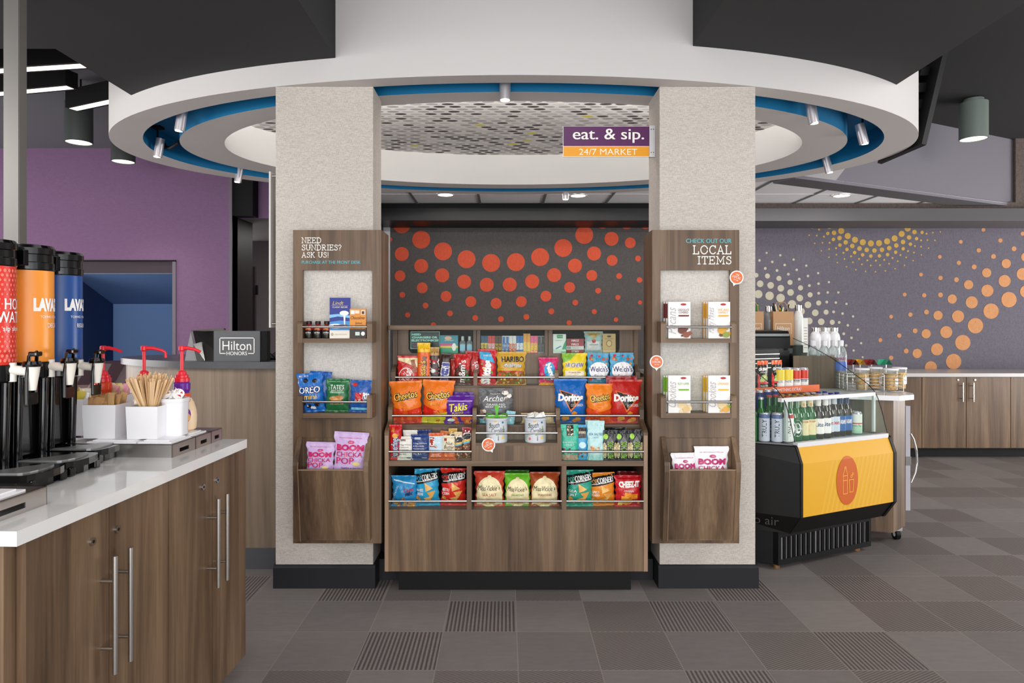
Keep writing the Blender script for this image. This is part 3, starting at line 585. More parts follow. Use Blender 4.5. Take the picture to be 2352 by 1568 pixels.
# clear side panel on the left pillar's outer side
s = thing('acrylic_screen', 'clear acrylic screen on standoffs at the left side of the left pillar', 'acrylic sheet', (PX(629, 3.3), 3.3, PZ(752, 3.3)))
mb = MB(); mb.box(PX(627.5, 3.3), PX(631.5, 3.3), 3.24, 3.40, PZ(752, 3.3), PZ(400, 3.3), mat('acrylic_edge', (205, 202, 200), .2)); mb.build('sheet', s)
for y in (404, 743):
    mb = MB(); mb.cyl((PX(625, 3.25), 3.25, PZ(y, 3.25)), (PL[0] + .001, 3.25, PZ(y, 3.25)), .006, STEEL2, seg=12); mb.build('standoff', s)
# ================================================================ PACKETS
def mapper(kind, w, h, t, seed, lean=0.):
    rr = random.Random(seed); ph = [rr.uniform(0, 6.28) for _ in range(6)]; amp = .0024 * min(1, w / .12)
    def S(u, v, off=0., back=False):
        a = 2 * u - 1
        if kind == 'pillow' or kind == 'pouch':
            vb, vt = (.055, .925) if kind == 'pillow' else (.02, .86)
            q = min(1, max(0, (v - vb) / (vt - vb)))
            if kind == 'pillow': bz = math.sin(math.pi * q) ** .55 if 0 < q < 1 else 0
            else: bz = (1 - q) ** .6 * min(1, q * 8 + .5) if q < 1 else 0
            bul = bz * max(0, 1 - a * a) ** .5
            wd = w / 2 * (1 - (.11 if kind == 'pillow' else .04) * bz)
            x = a * wd + amp * math.sin(v * 31 + ph[0]) * abs(a) ** 4
            wr = amp * (math.sin(a * 9 + v * 14 + ph[1]) + .8 * math.sin(a * 5 - v * 23 + ph[2]) + .5 * math.sin(a * 17 + ph[3])) * (.35 + .65 * bz)
            cr = amp * 1.6 * math.sin(a * 11 + ph[4]) * max(0, 1 - abs(v - vt) * 9) + amp * 1.6 * math.sin(a * 12 + ph[5]) * max(0, 1 - abs(v - vb) * 9)
            y = (t / 2) * bul
            if kind == 'pouch' and v < .04: y = t / 2 * max(0, 1 - a * a) ** .5
            y = y if back else -y
            y += wr * .6 + cr + lean * v * v
            n = -1 if not back else 1
            return Vector((x, y + n * off, v * h))
        if kind == 'bar':
            q = min(1, max(0, (v - .06) / .88)); e = 1 if .0 < q < 1 else 0
            f = min(1, q * 12, (1 - q) * 12); y = t / 2 * f * (1 - abs(a) ** 5 * .8)
            y += amp * math.sin(a * 7 + v * 9 + ph[0]) * .4
            return Vector((a * w / 2 * (1 - .04 * f), (y if back else -y) + (off if back else -off) + lean * v * v, v * h))
        return Vector((a * w / 2, (t / 2 if back else -t / 2) + (off if back else -off), v * h))
    return S
def subtri(mb, pts, S, off, m, lim=.11):
    """fill polygon (u,v) with small triangles following S"""
    cx = sum(p[0] for p in pts) / len(pts); cz = sum(p[1] for p in pts) / len(pts); st = [((cx, cz), pts[i], pts[(i + 1) % len(pts)]) for i in range(len(pts))]
    vs = []; fs = []
    while st:
        a, b, c = st.pop()
        L = [math.dist(a, b), math.dist(b, c), math.dist(c, a)]; k = L.index(max(L))
        if L[k] > lim:
            if k == 0: mm = ((a[0] + b[0]) / 2, (a[1] + b[1]) / 2); st += [(a, mm, c), (mm, b, c)]
            elif k == 1: mm = ((b[0] + c[0]) / 2, (b[1] + c[1]) / 2); st += [(a, b, mm), (a, mm, c)]
            else: mm = ((c[0] + a[0]) / 2, (c[1] + a[1]) / 2); st += [(a, b, mm), (mm, b, c)]
            continue
        n = len(vs); vs += [S(p[0], p[1], off) for p in (a, b, c)]; fs.append((n, n + 1, n + 2))
    mb.add(vs, fs, m, False)
def deco(mb, S, items, wh, rough=.32, step=.00045):
    off = .0011
    for it in items:
        k = it[0]; off += step
        if k == 't':
            _, s, cu, cv, tw, th, col = it[:7]; o = it[7] if len(it) > 7 else {}
            lett_rot(mb, s, S, off, cu, cv, tw, th, ink(col, rough), o, wh)
        elif k == 'e': subtri(mb, ell(it[1], it[2], it[3], it[4], it[6] if len(it) > 6 else 18), S, off, ink(it[5], rough))
        elif k == 'r': subtri(mb, rect(*it[1:5]), S, off, ink(it[5], rough), .12)
        elif k == 'p': subtri(mb, it[1], S, off, ink(it[2], rough))
        elif k == 'x':      # scatter of small food shapes
            _, n, u0, u1, v0, v1, rad, cols = it; rr = random.Random(len(items) * 7 + n)
            for _ in range(n):
                cu, cv, ra = rr.uniform(u0, u1), rr.uniform(v0, v1), rad * rr.uniform(.6, 1.2); a0 = rr.uniform(0, 3)
                off += .00006
                subtri(mb, [(cu + ra * math.cos(a0 + j * 1.26) * rr.uniform(.8, 1.2), cv + ra / wh * math.sin(a0 + j * 1.26) * .9) for j in range(5)], S, off, ink(rr.choice(cols), rough), .5)
def lett_rot(mb, s, S, off, cu, cv, tw, th, m, o, wh):
    """text in (u,v); rotation done in true proportions (wh = height/width)"""
    vs, fs, asp = text2d(s, o.get('b', .03), o.get('res', 2)); r = o['rot'] if 'rot' in o else 0.; sh = o.get('sh', 0.); ar = o.get('arch', 0.)
    c, sn = math.cos(r), math.sin(r); b = o.get('b', .03); dup = 2 if .035 < b < .058 else 1
    for k in range(dup):
      out = []; off += .00015 * k
      for x, y in vs:
        X = x * tw + sh * y * th * wh + ((k - .5) * b * 1.1 * th * wh if dup == 2 else 0); Y = (y * th - ar * (2 * x) ** 2 * th) * wh     # in units of width
        out.append(S(min(.995, max(.005, cu + X * c - Y * sn)), cv + (X * sn + Y * c) / wh, off))
      mb.add(out, fs, m)
def pack(name, label, cat, group, kind, box, D, z0, t, col, items=(), rx=0., ry=0., rz=0., seed=None, seal=None, col2=None, rough=.3, h=None, lean=0., side=None, dx=0.):
    """box = (x0, x1, ytop) in photo pixels at depth D of the front face"""
    FILM[0] = kind != 'box'; x0, x1, yt = box; w = PX(x1, D) - PX(x0, D); cx = PX((x0 + x1) / 2, D) + dx
    hh = h or (PZ(yt, D) - z0); cy = D + t / 2
    S = mapper(kind, w, hh, t, seed if seed is not None else int(x0 * 7 + yt), lean); mb = MB(); m = ink(col, rough); ms = ink(seal, rough) if seal else m
    if kind == 'box':
        mb.box(-w / 2, w / 2, -t / 2, t / 2, 0, hh, ink(side, rough) if side else m)
        mb.add([S(0, 0, .0002), S(1, 0, .0002), S(1, 1, .0002), S(0, 1, .0002)], [(0, 1, 2, 3)], m)
    else:
        nu, nv = (14, 22); mbk = ink(col2, rough) if col2 else m
        for back in (False, True):
            vs = [S(i / nu, j / nv, 0, back) for j in range(nv + 1) for i in range(nu + 1)]; fa, fb = [], []
            for j in range(nv):
                for i in range(nu):
                    q = (j * (nu + 1) + i, j * (nu + 1) + i + 1, (j + 1) * (nu + 1) + i + 1, (j + 1) * (nu + 1) + i)
                    q = q if not back else q[::-1]
                    (fb if (j < 1 or j >= nv - 1) else fa).append(q)
            mb.add(vs, fa, mbk if back else m, True); mb.add(vs, fb, ms, True)
        if kind == 'pouch' : pass
    deco(mb, S, items, hh / w, rough)
    FILM[0] = False; o = mb.build(name, local=True, loc=(cx, cy, z0), rot=(rx, ry, rz))
    tag(o, label, cat, group); return o
YL, OR, RD, WH, BK, NV = 'f2c31c', 'ef7a22', 'cf2420', 'f4f2ee', '151517', '1d2c6b'
def cheetos(puff, extra):
    it = [('p', [(0, 0), (1, 0), (1, .38), (.5, .3), (0, .42)], puff), ('x', 12, .1, .9, .06, .36, .085, ['e8641e', 'f08030', 'd9521a']),
          ('e', .5, .66, .44, .15, '1a1712'), ('t', 'Cheetos', .505, .66, .8, .2, BK, dict(b=.09, rot=.16)), ('t', 'Cheetos', .5, .665, .78, .17, 'f7c84c', dict(b=.045, rot=.16))]
    return it[:2] + it[3:] + extra
def doritos(c1, sub, extra=()):
    return [('p', [(.12, .76), (.92, .6), (.5, .26)], 'e8762a'), ('p', [(.17, .735), (.86, .6), (.5, .31)], '1c1a1e'), ('x', 7, .25, .85, .06, .26, .1, ['e59a3c', 'dd8a2c', 'f0ab50']),
            ('t', 'Doritos', .5, .59, .82, .17, WH, dict(b=.06, rot=.0, sh=.1)), ('t', sub, .7, .42, .4, .06, WH, dict(b=.03))] + list(extra)
G3 = 'large snack bags on the third shelf'
pack('chip_bag', 'orange cheese puff bag at the left end of the middle shelf', 'chip bag', G3, 'pillow', (894, 970, 876), 3.205, .789, .07, OR, cheetos('d8381e', [('t', 'Crunchy', .5, .53, .4, .05, 'f7c84c', dict(sh=.3))]), rx=-.02, ry=-.03)
pack('chip_bag', 'orange and red spicy cheese puff bag, second from left on the middle shelf', 'chip bag', G3, 'pillow', (965, 1040, 874), 3.21, .789, .07, OR, cheetos('d9281c', [('p', [(0, 0), (1, 0), (1, .3), (.4, .22), (0, .16)], 'd8cf2c'), ('t', "Flamin' Hot", .52, .5, .7, .09, 'f7b23c', dict(sh=.3, rot=.15)), ('t', 'Crunchy', .5, .57, .4, .045, WH)]), rx=-.02, ry=.04)
pack('chip_bag', 'purple rolled tortilla chip bag on the middle shelf beside the spicy puffs', 'chip bag', G3, 'pillow', (1019, 1090, 909), 3.20, .789, .055, '5a2390', [('r', .06, .94, .8, .82, 'e8dff0'), ('x', 8, .3, .95, .05, .3, .12, ['d9542a', 'f0a030', 'e3702a']), ('t', 'Takis', .46, .6, .66, .27, 'f2e22c', dict(b=.05, rot=.12, sh=.2)), ('t', 'FUEGO', .45, .4, .4, .07, 'f2e22c', dict(rot=.1)), ('e', .22, .14, .13, .06, WH)])
pack('chip_bag', 'second purple tortilla chip bag standing behind the front one', 'chip bag', G3, 'pillow', (1024, 1086, 901), 3.245, .789, .03, '52208a')
pack('jerky_pouch', 'charcoal grass-fed beef jerky pouch behind the left mug', 'pouch', None, 'pouch', (1100, 1178, 871), 3.215, .789, .035, '4c4d50', [('x', 9, .74, .97, .72, .97, .07, ['e4d8cc', '8a6a58', 'f2ece4']), ('x', 6, .02, .25, .12, .4, .09, ['ded2c6', '9a7a66']), ('r', .0, .8, .02, .14, '7fb6cc'), ('t', 'COUNTRY', .48, .83, .28, .03, WH, dict(arch=-.6)), ('t', 'Archer', .48, .715, .7, .15, WH, dict(b=.02, sh=.4, rot=.05)), ('t', 'PROVISIONS', .5, .635, .42, .025, WH), ('t', 'GRASS-FED', .5, .54, .56, .055, WH, dict(b=.05)), ('t', 'BEEF JERKY', .5, .47, .62, .055, WH, dict(b=.05)), ('t', 'Original', .5, .39, .3, .06, '78c4d4')], h=.172, side='4c4d50')
pack('snack_pouch', 'light blue pouch leaning beside the grey jerky pouch', 'pouch', None, 'pouch', (1160, 1181, 944), 3.20, .789, .02, '8fc8d8', [('x', 4, .1, .9, .1, .6, .2, ['c8e4ec', '6fb0c8'])], ry=.12)
pack('chip_bag', 'bright blue tortilla chip bag right of the mugs on the middle shelf', 'chip bag', G3, 'pillow', (1273, 1350, 871), 3.205, .789, .075, '1763b4', doritos('', 'COOL RANCH'), rx=-.02)
pack('chip_bag', 'orange cheese puff bag between the blue and red tortilla chip bags', 'chip bag', G3, 'pillow', (1346, 1409, 882), 3.205, .789, .06, 'ee8222', cheetos('dc4a20', [('t', 'Crunchy', .55, .54, .4, .05, 'f7c84c', dict(sh=.3))]), ry=.01)
pack('chip_bag', 'red nacho tortilla chip bag at the right end of the middle shelf', 'chip bag', G3, 'pillow', (1402, 1478, 873), 3.205, .789, .07, 'c02822', doritos('', 'NACHO CHEESE'), rx=-.03)
pack('chip_bag', 'dark red tortilla chip bag tucked behind the red nacho bag', 'chip bag', G3, 'pillow', (1392, 1464, 863), 3.25, .789, .03, '96201e')
pack('cookie_packet', 'caramel coloured packet behind the right mug', 'packet', None, 'pillow', (1196, 1276, 949), 3.215, .789, .03, 'd9b98c', [('x', 7, .1, .9, .15, .85, .12, ['efdcb8', 'c89a64', 'e6cda4'])])
# candy shelf
GC = 'candy on the fourth shelf'; z = .969; D = 3.293
pack('candy_bag', 'red and cream wafer bar bag at the left end of the candy shelf', 'candy bag', GC, 'pouch', (912, 961, 817), D, z, .03, 'c8201c', [('p', [(0, .93), (1, .93), (1, .6), (0, .86)], 'f0e2b4'), ('e', .42, .3, .36, .3, 'f2efe6'), ('e', .42, .3, .33, .27, 'd0241e'), ('p', [(.62, .85), (.8, .88), (.95, .45), (.75, .45)], '9a5a38'), ('t', 'KitKat', .45, .33, .62, .28, WH, dict(rot=1.25, sh=.2, b=.04))])
pack('candy_bar', 'tall yellow and orange peanut butter cup bar, tallest on the candy shelf', 'candy bar', GC, 'bar', (958, 988, 787), D, z, .02, 'e8621c', [('r', 0, 1, .78, 1, 'f2c420'), ('x', 4, .5, .9, .5, .95, .16, ['6a3a20', '7a4428']), ('t', "Reese's", .4, .32, 1.7, .2, BK, dict(rot=1.571, b=.05)), ('t', "Reese's", .38, .32, 1.65, .17, 'f6cf28', dict(rot=1.571, b=.02))], seal='f2c420')
pack('candy_bar', 'gold topped caramel cookie bar with red lettering on the candy shelf', 'candy bar', GC, 'bar', (986, 1009, 797), D, z, .02, '3a2a26', [('r', 0, 1, .78, 1, 'b98f4e'), ('t', 'TWIX', .5, .42, 2.2, .5, WH, dict(rot=1.571, b=.08)), ('t', 'TWIX', .5, .42, 2.15, .42, 'c8202a', dict(rot=1.571, b=.04))])
pack('candy_bar', 'brown and blue peanut chocolate bar on the candy shelf', 'candy bar', GC, 'bar', (1008, 1030, 811), D, z, .02, '3d241c', [('p', [(.1, .02), (.9, .02), (.95, .72), (.15, .72)], 'e8e6ee'), ('p', [(.14, .04), (.86, .04), (.91, .7), (.19, .7)], '2a3690'), ('t', 'SNICKERS', .52, .37, 1.6, .3, WH, dict(rot=1.5, b=.05))], ry=.08)
pack('candy_bag', 'brown and red candy bag, leftmost of the chocolate button bags', 'candy bag', GC, 'pillow', (1042, 1083, 813), D, z, .03, '5a2c22', [('p', [(0, 1), (1, .99), (.9, .45), (.35, .7), (0, .5)], 'c22424'), ('t', "m&m's", .45, .45, 1.25, .24, WH, dict(rot=1.5, b=.05)), ('x', 5, .6, .95, .1, .5, .09, ['e8b020', '2a5ab0', '3a9a40'])], seal='4a2620')
pack('candy_bag', 'red candy bag behind the brown and red chocolate button bag', 'candy bag', GC, 'pillow', (1064, 1100, 806), D + .03, z, .028, 'b8201e', [('t', "m&m's", .8, .5, .8, .2, WH, dict(rot=1.9, b=.05))], ry=.06)
pack('candy_bag', 'small dark red bag peeking out left of the chocolate buttons', 'candy bag', GC, 'pillow', (1036, 1056, 824), D + .02, z, .02, 'a83028', ry=-.06)
pack('candy_bag', 'red fruit candy bag with a blue share size flash', 'candy bag', GC, 'pillow', (1097, 1140, 802), D, z, .03, 'c42028', [('p', [(.05, .93), (.62, .93), (.95, .62), (.05, .74)], '34a4d4'), ('x', 12, .08, .92, .1, .6, .08, ['f0c020', '7a3ab0', '58b040', 'ef7a22']), ('t', 'Skittles', .45, .36, 1.3, .28, WH, dict(rot=1.5, b=.06)), ('t', 'SHARE SIZE', .5, .83, .5, .05, WH)], ry=.02)
pack('candy_bag', 'shiny gold gummy candy bag in the middle of the candy shelf', 'candy bag', GC, 'pillow', (1139, 1209, 808), D, z, .035, 'c89a28', [('p', [(.02, .02), (.98, .02), (.98, .42), (.02, .42)], '8a5a20'), ('x', 26, .06, .94, .04, .4, .055, ['f0c030', 'd8482a', 'e87a28', '4a9a3c', 'f6d860']), ('r', .05, .95, .4, .43, 'b8301e'), ('t', 'HARIBO', .56, .78, .78, .17, BK, dict(b=.05)), ('t', 'Goldbears', .56, .6, .66, .12, WH, dict(b=.09)), ('t', 'Goldbears', .56, .6, .65, .11, '2a2018', dict(b=.02))], rough=.22)
pack('candy_bag', 'small pink candy bag, alone right of the gold gummy bag', 'candy bag', GC, 'pillow', (1237, 1283, 821), D, z, .03, 'd02868', [('e', .55, .52, .3, .33, '2f9ad0'), ('x', 16, .12, .88, .12, .5, .05, ['e8c030', 'b02a80', '58b040', 'ef6a32']), ('t', 'Nerds', .62, .5, .85, .22, WH, dict(rot=-1.2, b=.08)), ('p', [(0, 0), (1, 0), (.9, .08), (.1, .1)], 'e8a030')])
pack('candy_bag', 'yellow and green fruit chew bag on the candy shelf', 'candy bag', GC, 'pillow', (1291, 1349, 811), D, z, .035, 'f0d42c', [('p', [(0, 1), (.6, 1), (.3, .78), (0, .7)], '86bc3c'), ('r', .08, .92, .05, .45, 'f2e8cc'), ('e', .35, .17, .12, .09, '5ab040'), ('e', .65, .17, .16, .08, 'e8e4e0'), ('x', 6, .55, .8, .1, .22, .05, ['c04a5a', 'f0e0d8']), ('t', 'HI-CHEW', .5, .63, .78, .15, WH, dict(b=.1, sh=.2)), ('t', 'HI-CHEW', .5, .63, .76, .13, '26348c', dict(b=.04, sh=.2)), ('t', 'Original Mix', .5, .4, .55, .05, 'b04070')])
for i, (b, r, l) in enumerate((((1350, 1400, 811), 0, 'light blue fruit snack bag left of its twin on the candy shelf'), ((1402, 1457, 810), .0, 'light blue fruit snack bag at the far right end of the candy shelf'))):
    pack('fruit_snack_bag', l, 'candy bag', GC, 'pouch', b, D + (.004 if i else .012), z, .035, '3a9cc6', [('x', 12, .05, .95, .62, .95, .07, ['e0603c', 'f09a50', '6ab050', 'c83a48']), ('e', .52, .45, .46, .27, 'f4f2f4'), ('t', "Welch's", .52, .5, .84, .17, '2a2a72', dict(b=.04)), ('t', 'Fruit', .5, .28, .4, .1, '3a4a70', dict(sh=.3)), ('t', 'Snacks', .5, .17, .5, .09, '3a4a70', dict(sh=.3)), ('e', .12, .2, .1, .07, 'd8402c')])
# bar shelf, left
GB = 'snack bars on the left of the second shelf'; z = .634; D = 3.11
pack('candy_bar', 'bright red peanut butter candy bar at the left end of the bar shelf', 'snack bar', GB, 'bar', (893, 922, 976), D, z, .035, 'c81f22', [('t', 'Butterfinger', .55, .4, 1.9, .3, NV, dict(rot=1.571, b=.09)), ('t', 'Butterfinger', .53, .4, 1.85, .25, WH, dict(rot=1.571, b=.03)), ('e', .5, .7, .25, .07, 'e8a030'), ('t', '2 bars', .3, .87, .35, .1, 'f0c030', dict(rot=1.571))])
pack('protein_bar', 'white protein bar lying upright behind the front white one', 'snack bar', GB, 'bar', (925, 960, 988), D + .04, z, .02, 'ece9e2')
pack('protein_bar', 'navy protein bar standing behind the front navy one', 'snack bar', GB, 'bar', (957, 991, 987), D + .04, z, .02, '23346e')
for b, c, tc, l, bc in (((912, 948, 1003), 'e9e6de', '3a342e', 'white wrapped protein bar in the front of the bar shelf', '4a2a22'), ((943, 985, 998), '27407c', 'f0eeee', 'navy wrapped protein bar next to the white one', 'f0eeee')):
    pack('protein_bar', l, 'snack bar', GB, 'bar', b, D, z, .025, c, [('r', .2, .55, .82, .89, bc), ('t', 'RXBAR', .375, .855, .28, .035, c, dict(b=.04)), ('t', '3 Egg Whites', .52, .66, .76, .06, tc), ('t', '6 Almonds', .44, .56, .6, .055, tc), ('t', '4 Cashews', .44, .46, .6, .055, tc), ('t', '2 Dates', .38, .36, .48, .055, tc), ('t', 'No B.S.', .38, .26, .48, .055, tc), ('e', .75, .1, .16, .03, tc if bc != tc else 'd8d4cc')])
pack('protein_bar', 'second navy protein bar half hidden right of the front navy one', 'snack bar', GB, 'bar', (972, 991, 1001), D + .02, z, .02, '23346e')
pack('energy_bar', 'pale blue and orange energy bar on the bar shelf', 'snack bar', GB, 'bar', (984, 1018, 995), D, z, .025, 'c4dbe6', [('r', 0, 1, .9, 1, 'd8622c'), ('r', .08, .38, .5, .86, 'b03a28'), ('t', 'CLIF', .23, .68, .55, .2, WH, dict(rot=1.571, b=.06)), ('x', 5, .45, .85, .35, .6, .1, ['d8e8f0', 'a8b8c0', 'b06a48']), ('p', [(0, 0), (1, 0), (1, .28), (0, .3)], 'd4622c'), ('t', 'CRUNCHY', .5, .22, .5, .035, WH), ('t', 'PEANUT BUTTER', .5, .16, .75, .035, WH)])
pack('energy_bar', 'orange topped bar behind the cream nut butter bar', 'snack bar', GB, 'bar', (1005, 1035, 990), D + .035, z, .02, 'c8703c', [('x', 5, .1, .9, .6, .95, .15, ['e0b890', '8a4a30'])], ry=.1)
pack('energy_bar', 'cream nut butter bar with black script lettering', 'snack bar', GB, 'bar', (1015, 1047, 1001), D, z, .025, 'e4d9bc', [('t', 'Nut', .5, .7, .5, .15, '241c18', dict(sh=.2)), ('t', 'Butter', .5, .55, .75, .14, '241c18', dict(sh=.2)), ('t', 'BAR', .55, .44, .35, .04, '241c18'), ('r', .1, .3, .8, .9, 'a83830'), ('p', [(0, 0), (1, 0), (1, .3), (0, .32)], 'd86a34')], ry=.03)
for b, c, l, dz in (((1030, 1050, 984), 'caa048', 'gold topped nut bar with clear window, left of the three nut bars', .03), ((1043, 1063, 992), 'd8c49c', 'white topped nut bar with rainbow stripe, middle of the three nut bars', 0), ((1061, 1082, 981), '8a2430', 'maroon patterned nut bar at the right end of the bar shelf', 0)):
    pack('nut_bar', l, 'snack bar', GB, 'bar', b, D + dz, z, .022, '6a4430', [('r', 0, 1, .82, 1, c), ('x', 8, .1, .9, .84, .98, .1, ['f0e8e0', c]), ('r', .1, .9, .62, .82, '1a1a1c'), ('t', 'KIND', .6, .72, .42 * 2, .26, WH, dict(rot=1.571, b=.05)), ('p', [(.1, .55), (.9, .6), (.9, .66), (.1, .61)], 'e8b030'), ('p', [(.1, .5), (.9, .55), (.9, .6), (.1, .55)], '4ab0c8'), ('x', 30, .1, .9, .06, .5, .1, ['9a6a48', 'b88a60', '4a2c20', 'd8b890', '7a3028'])])
# bar shelf, right
GN = 'nut pouches on the right of the second shelf'
pack('nut_pouch', 'teal chocolate almond pouch, leftmost of the nut pouches', 'pouch', GN, 'pouch', (1289, 1329, 975), D, z, .035, '30b294', [('r', .32, .72, .68, .98, '33261f'), ('x', 12, .35, .7, .7, .95, .05, ['e6dcb8', 'c8b890']), ('t', 'DARK CHOCOLATE', .5, .5, .8, .045, 'd8f0e8'), ('t', 'SEA SALT', .5, .43, .5, .05, 'd8f0e8'), ('x', 16, .05, .95, .2, .34, .07, ['5a2c1c', '7a4028', '43201a']), ('r', .02, .98, .02, .16, 'a58f78')])
pack('nut_pouch', 'sky blue almond pouch between the teal and the mint ones', 'pouch', GN, 'pouch', (1324, 1352, 976), D + .012, z, .03, '3fa0cc', [('r', .12, .85, .62, .92, '33261f'), ('t', 'ALMONDS', .48, .78, .6, .07, 'e0d4b8', dict(b=.05)), ('e', .5, .42, .3, .09, 'c4e2f0'), ('x', 12, .05, .95, .08, .3, .09, ['5a2c1c', '8a5030', 'c09060'])])
pack('nut_pouch', 'pale mint sea salted nut pouch, tallest of the nut pouches', 'pouch', GN, 'pouch', (1350, 1389, 967), D, z, .03, 'b4dbdc', [('t', 'SEA SALTED', .5, .66, .84, .06, '3a6a90', dict(b=.04)), ('t', 'NUTS', .5, .58, .3, .04, '6a90a8'), ('x', 10, .2, .85, .24, .36, .09, ['e0a868', 'c88a50', 'f0c898']), ('r', .02, .98, .02, .12, '9accc8')])
pack('nut_pouch', 'second mint nut pouch just behind the pale mint one', 'pouch', GN, 'pouch', (1345, 1378, 965), D + .03, z, .02, 'a8d4d4')
pack('nut_pouch', 'black pouch lying behind the pistachio pouches', 'pouch', GN, 'pouch', (1392, 1440, 982), D + .045, z, .02, '161618')
for i, b in enumerate(((1385, 1418, 988), (1416, 1449, 988), (1446, 1478, 987))):
    pack('pistachio_pouch', 'black pistachio pouch with lime lettering, ' + ('leftmost', 'middle', 'rightmost')[i] + ' of the three', 'pouch', GN, 'pouch', b, D, z, .025, '17171a', [('e', .2, .78, .17, .09, '9ed43c'), ('e', .12, .33, .14, .26, 'c8b48c'), ('e', .9, .33, .13, .26, 'c8b48c'), ('x', 14, .03, .22, .12, .52, .07, ['e8dcb8', 'b89c68', '8a9a48']), ('x', 14, .8, .98, .12, .52, .07, ['e8dcb8', 'b89c68', '8a9a48']), ('p', [(.25, .55), (.5, .72), (.8, .55), (.78, .6), (.5, .8), (.22, .6)], '5a5a60'), ('t', 'PISTACHIOS', .52, .35, 1.15, .2, '9ed43c', dict(rot=1.571, b=.0))])
# bottom row
GL = 'snack bags in the bottom compartments'; z = .406; D = 3.125
def popc(c, sub, acc=WH):
    return [('p', [(0, .86), (1, .97), (1, .72), (0, .6)], '1b1b1d'), ('t', 'POP', .16, .755, .27, .13, acc, dict(b=.03, rot=.1)), ('t', 'CORNERS', .62, .8, .64, .15, WH, dict(b=.04, rot=.1)), ('p', [(.05, .66), (.95, .75), (.95, .765), (.05, .675)], WH),
            ('p', [(.42, .66), (.78, .5), (.45, .42)], 'e8b868'), ('p', [(.5, .4), (.88, .44), (.7, .22)], 'dca252'), ('p', [(.35, .24), (.72, .3), (.6, .1)], 'e8b868'), ('t', sub[0], .2, .46, .3, .075, WH, dict(b=.05)), ('t', sub[1], .2, .36, .28, .075, WH, dict(b=.05)), ('x', 5, .08, .3, .16, .28, .06, ['c88a3c', 'e8b868'])]
pack('chip_bag', 'shiny light blue snack mix bag at the left end of the bottom shelf', 'chip bag', GL, 'pillow', (896, 958, 1095), D, z, .07, '2a8cc4', [('x', 12, .08, .92, .03, .2, .1, ['d8a060', 'b87a40', 'e8c088']), ('p', [(.08, .86), (.92, .74), (.92, .77), (.08, .9)], 'cfe6f2'), ('t', 'TRADITIONAL', .13, .44, .7, .07, 'bfe0f0', dict(rot=1.2)), ('t', 'Chex', .7, .58, .4, .13, 'b8202a', dict(b=.05, rot=.15, sh=.2)), ('t', 'mix', .72, .46, .32, .12, '1a2a5c', dict(b=.06, rot=.15, sh=.2)), ('x', 4, .3, .5, .22, .36, .09, ['d8a060', 'b06a38'])], rough=.2)
pack('chip_bag', 'blue and black popped corn chip bag in the left compartment', 'chip bag', GL, 'pillow', (952, 1010, 1079), D + .012, z, .065, '2ea0cc', popc('', ('WHITE', 'CHEDDAR'), '48b4dc'), ry=-.03)
pack('chip_bag', 'red and black popped corn chip bag in the left compartment', 'chip bag', GL, 'pillow', (1009, 1071, 1078), D + .015, z, .065, 'd02c22', popc('', ('KETTLE', 'CORN'), 'e03c30'), ry=.02)
for b, c, sub, l, tcol in (((1088, 1160, 1085), 'c4422e', 'SEA SALT', 'cream kettle chip bag with a red top in the middle compartment', 'b8402c'), ((1157, 1221, 1090), '68b42c', 'JALAPENO', 'cream kettle chip bag with a green top in the middle compartment', '4a8a34'), ((1216, 1287, 1087), '9c4420', 'SMOKEHOUSE BBQ', 'cream kettle chip bag with a brown top in the middle compartment', 'a04c28')):
    pack('chip_bag', l, 'chip bag', GL, 'pillow', b, D + (.006 if c == '68b42c' else 0), z, .07, c, [('e', .5, .42, .46, .44, 'ecdfb2', 30), ('p', [(.08, .05), (.92, .05), (.97, .42), (.03, .42)], 'ecdfb2'), ('e', .5, .86, .07, .04, 'ecdfb2'), ('t', 'MissVickie', .44, .56, .68, .14, '1f1a16', dict(b=.0, sh=.15)), ('t', "'s", .84, .57, .08, .11, '1f1a16', dict(b=.0)), ('t', sub, .5, .37, .5, .08, tcol, dict(b=.01)), ('e', .5, .16, .22, .07, 'd9a860'), ('e', .38, .13, .12, .05, 'e8c078')])
pack('chip_bag', 'green kettle chip bag behind the front green topped one', 'chip bag', GL, 'pillow', (1160, 1216, 1082), D + .09, z, .06, '4a8a2a')
pack('chip_bag', 'teal and black popped corn chip bag in the right compartment', 'chip bag', GL, 'pillow', (1302, 1365, 1082), D, z, .065, '2e9c84', popc('', ('SEA', 'SALT'), '3cc4a4'), ry=-.01)
pack('chip_bag', 'orange and black popped corn chip bag in the right compartment', 'chip bag', GL, 'pillow', (1356, 1418, 1088), D + .01, z, .065, 'e08a26', popc('', ('SPICY', 'QUESO'), 'f09a30'), ry=-.04)
pack('chip_bag', 'red cheese cracker bag at the right end of the bottom shelf', 'chip bag', GL, 'pillow', (1413, 1477, 1094), D, z, .06, 'c4202a', [('p', [(.05, .96), (.95, .96), (.95, .9), (.05, .88)], 'a81a22'), ('t', 'CHEEZ-IT', .52, .74, .8, .19, WH, dict(b=.06, rot=.03)), ('t', 'ORIGINAL', .5, .54, .4, .06, WH), ('p', [(.35, .5), (.6, .46), (.55, .3), (.3, .33)], 'e8942c'), ('p', [(.55, .45), (.85, .45), (.85, .28), (.58, .28)], 'dc8424'), ('p', [(.2, .38), (.5, .36), (.5, .18), (.2, .2)], 'f0a43c'), ('x', 5, .2, .9, .1, .3, .12, ['e8942c', 'f0a43c']), ('r', .1, .28, .06, .18, 'f0d060')])
pack('chip_bag', 'dark red bag behind the cheese cracker bag', 'chip bag', GL, 'pillow', (1418, 1476, 1084), D + .09, z, .05, '7c1c1e')
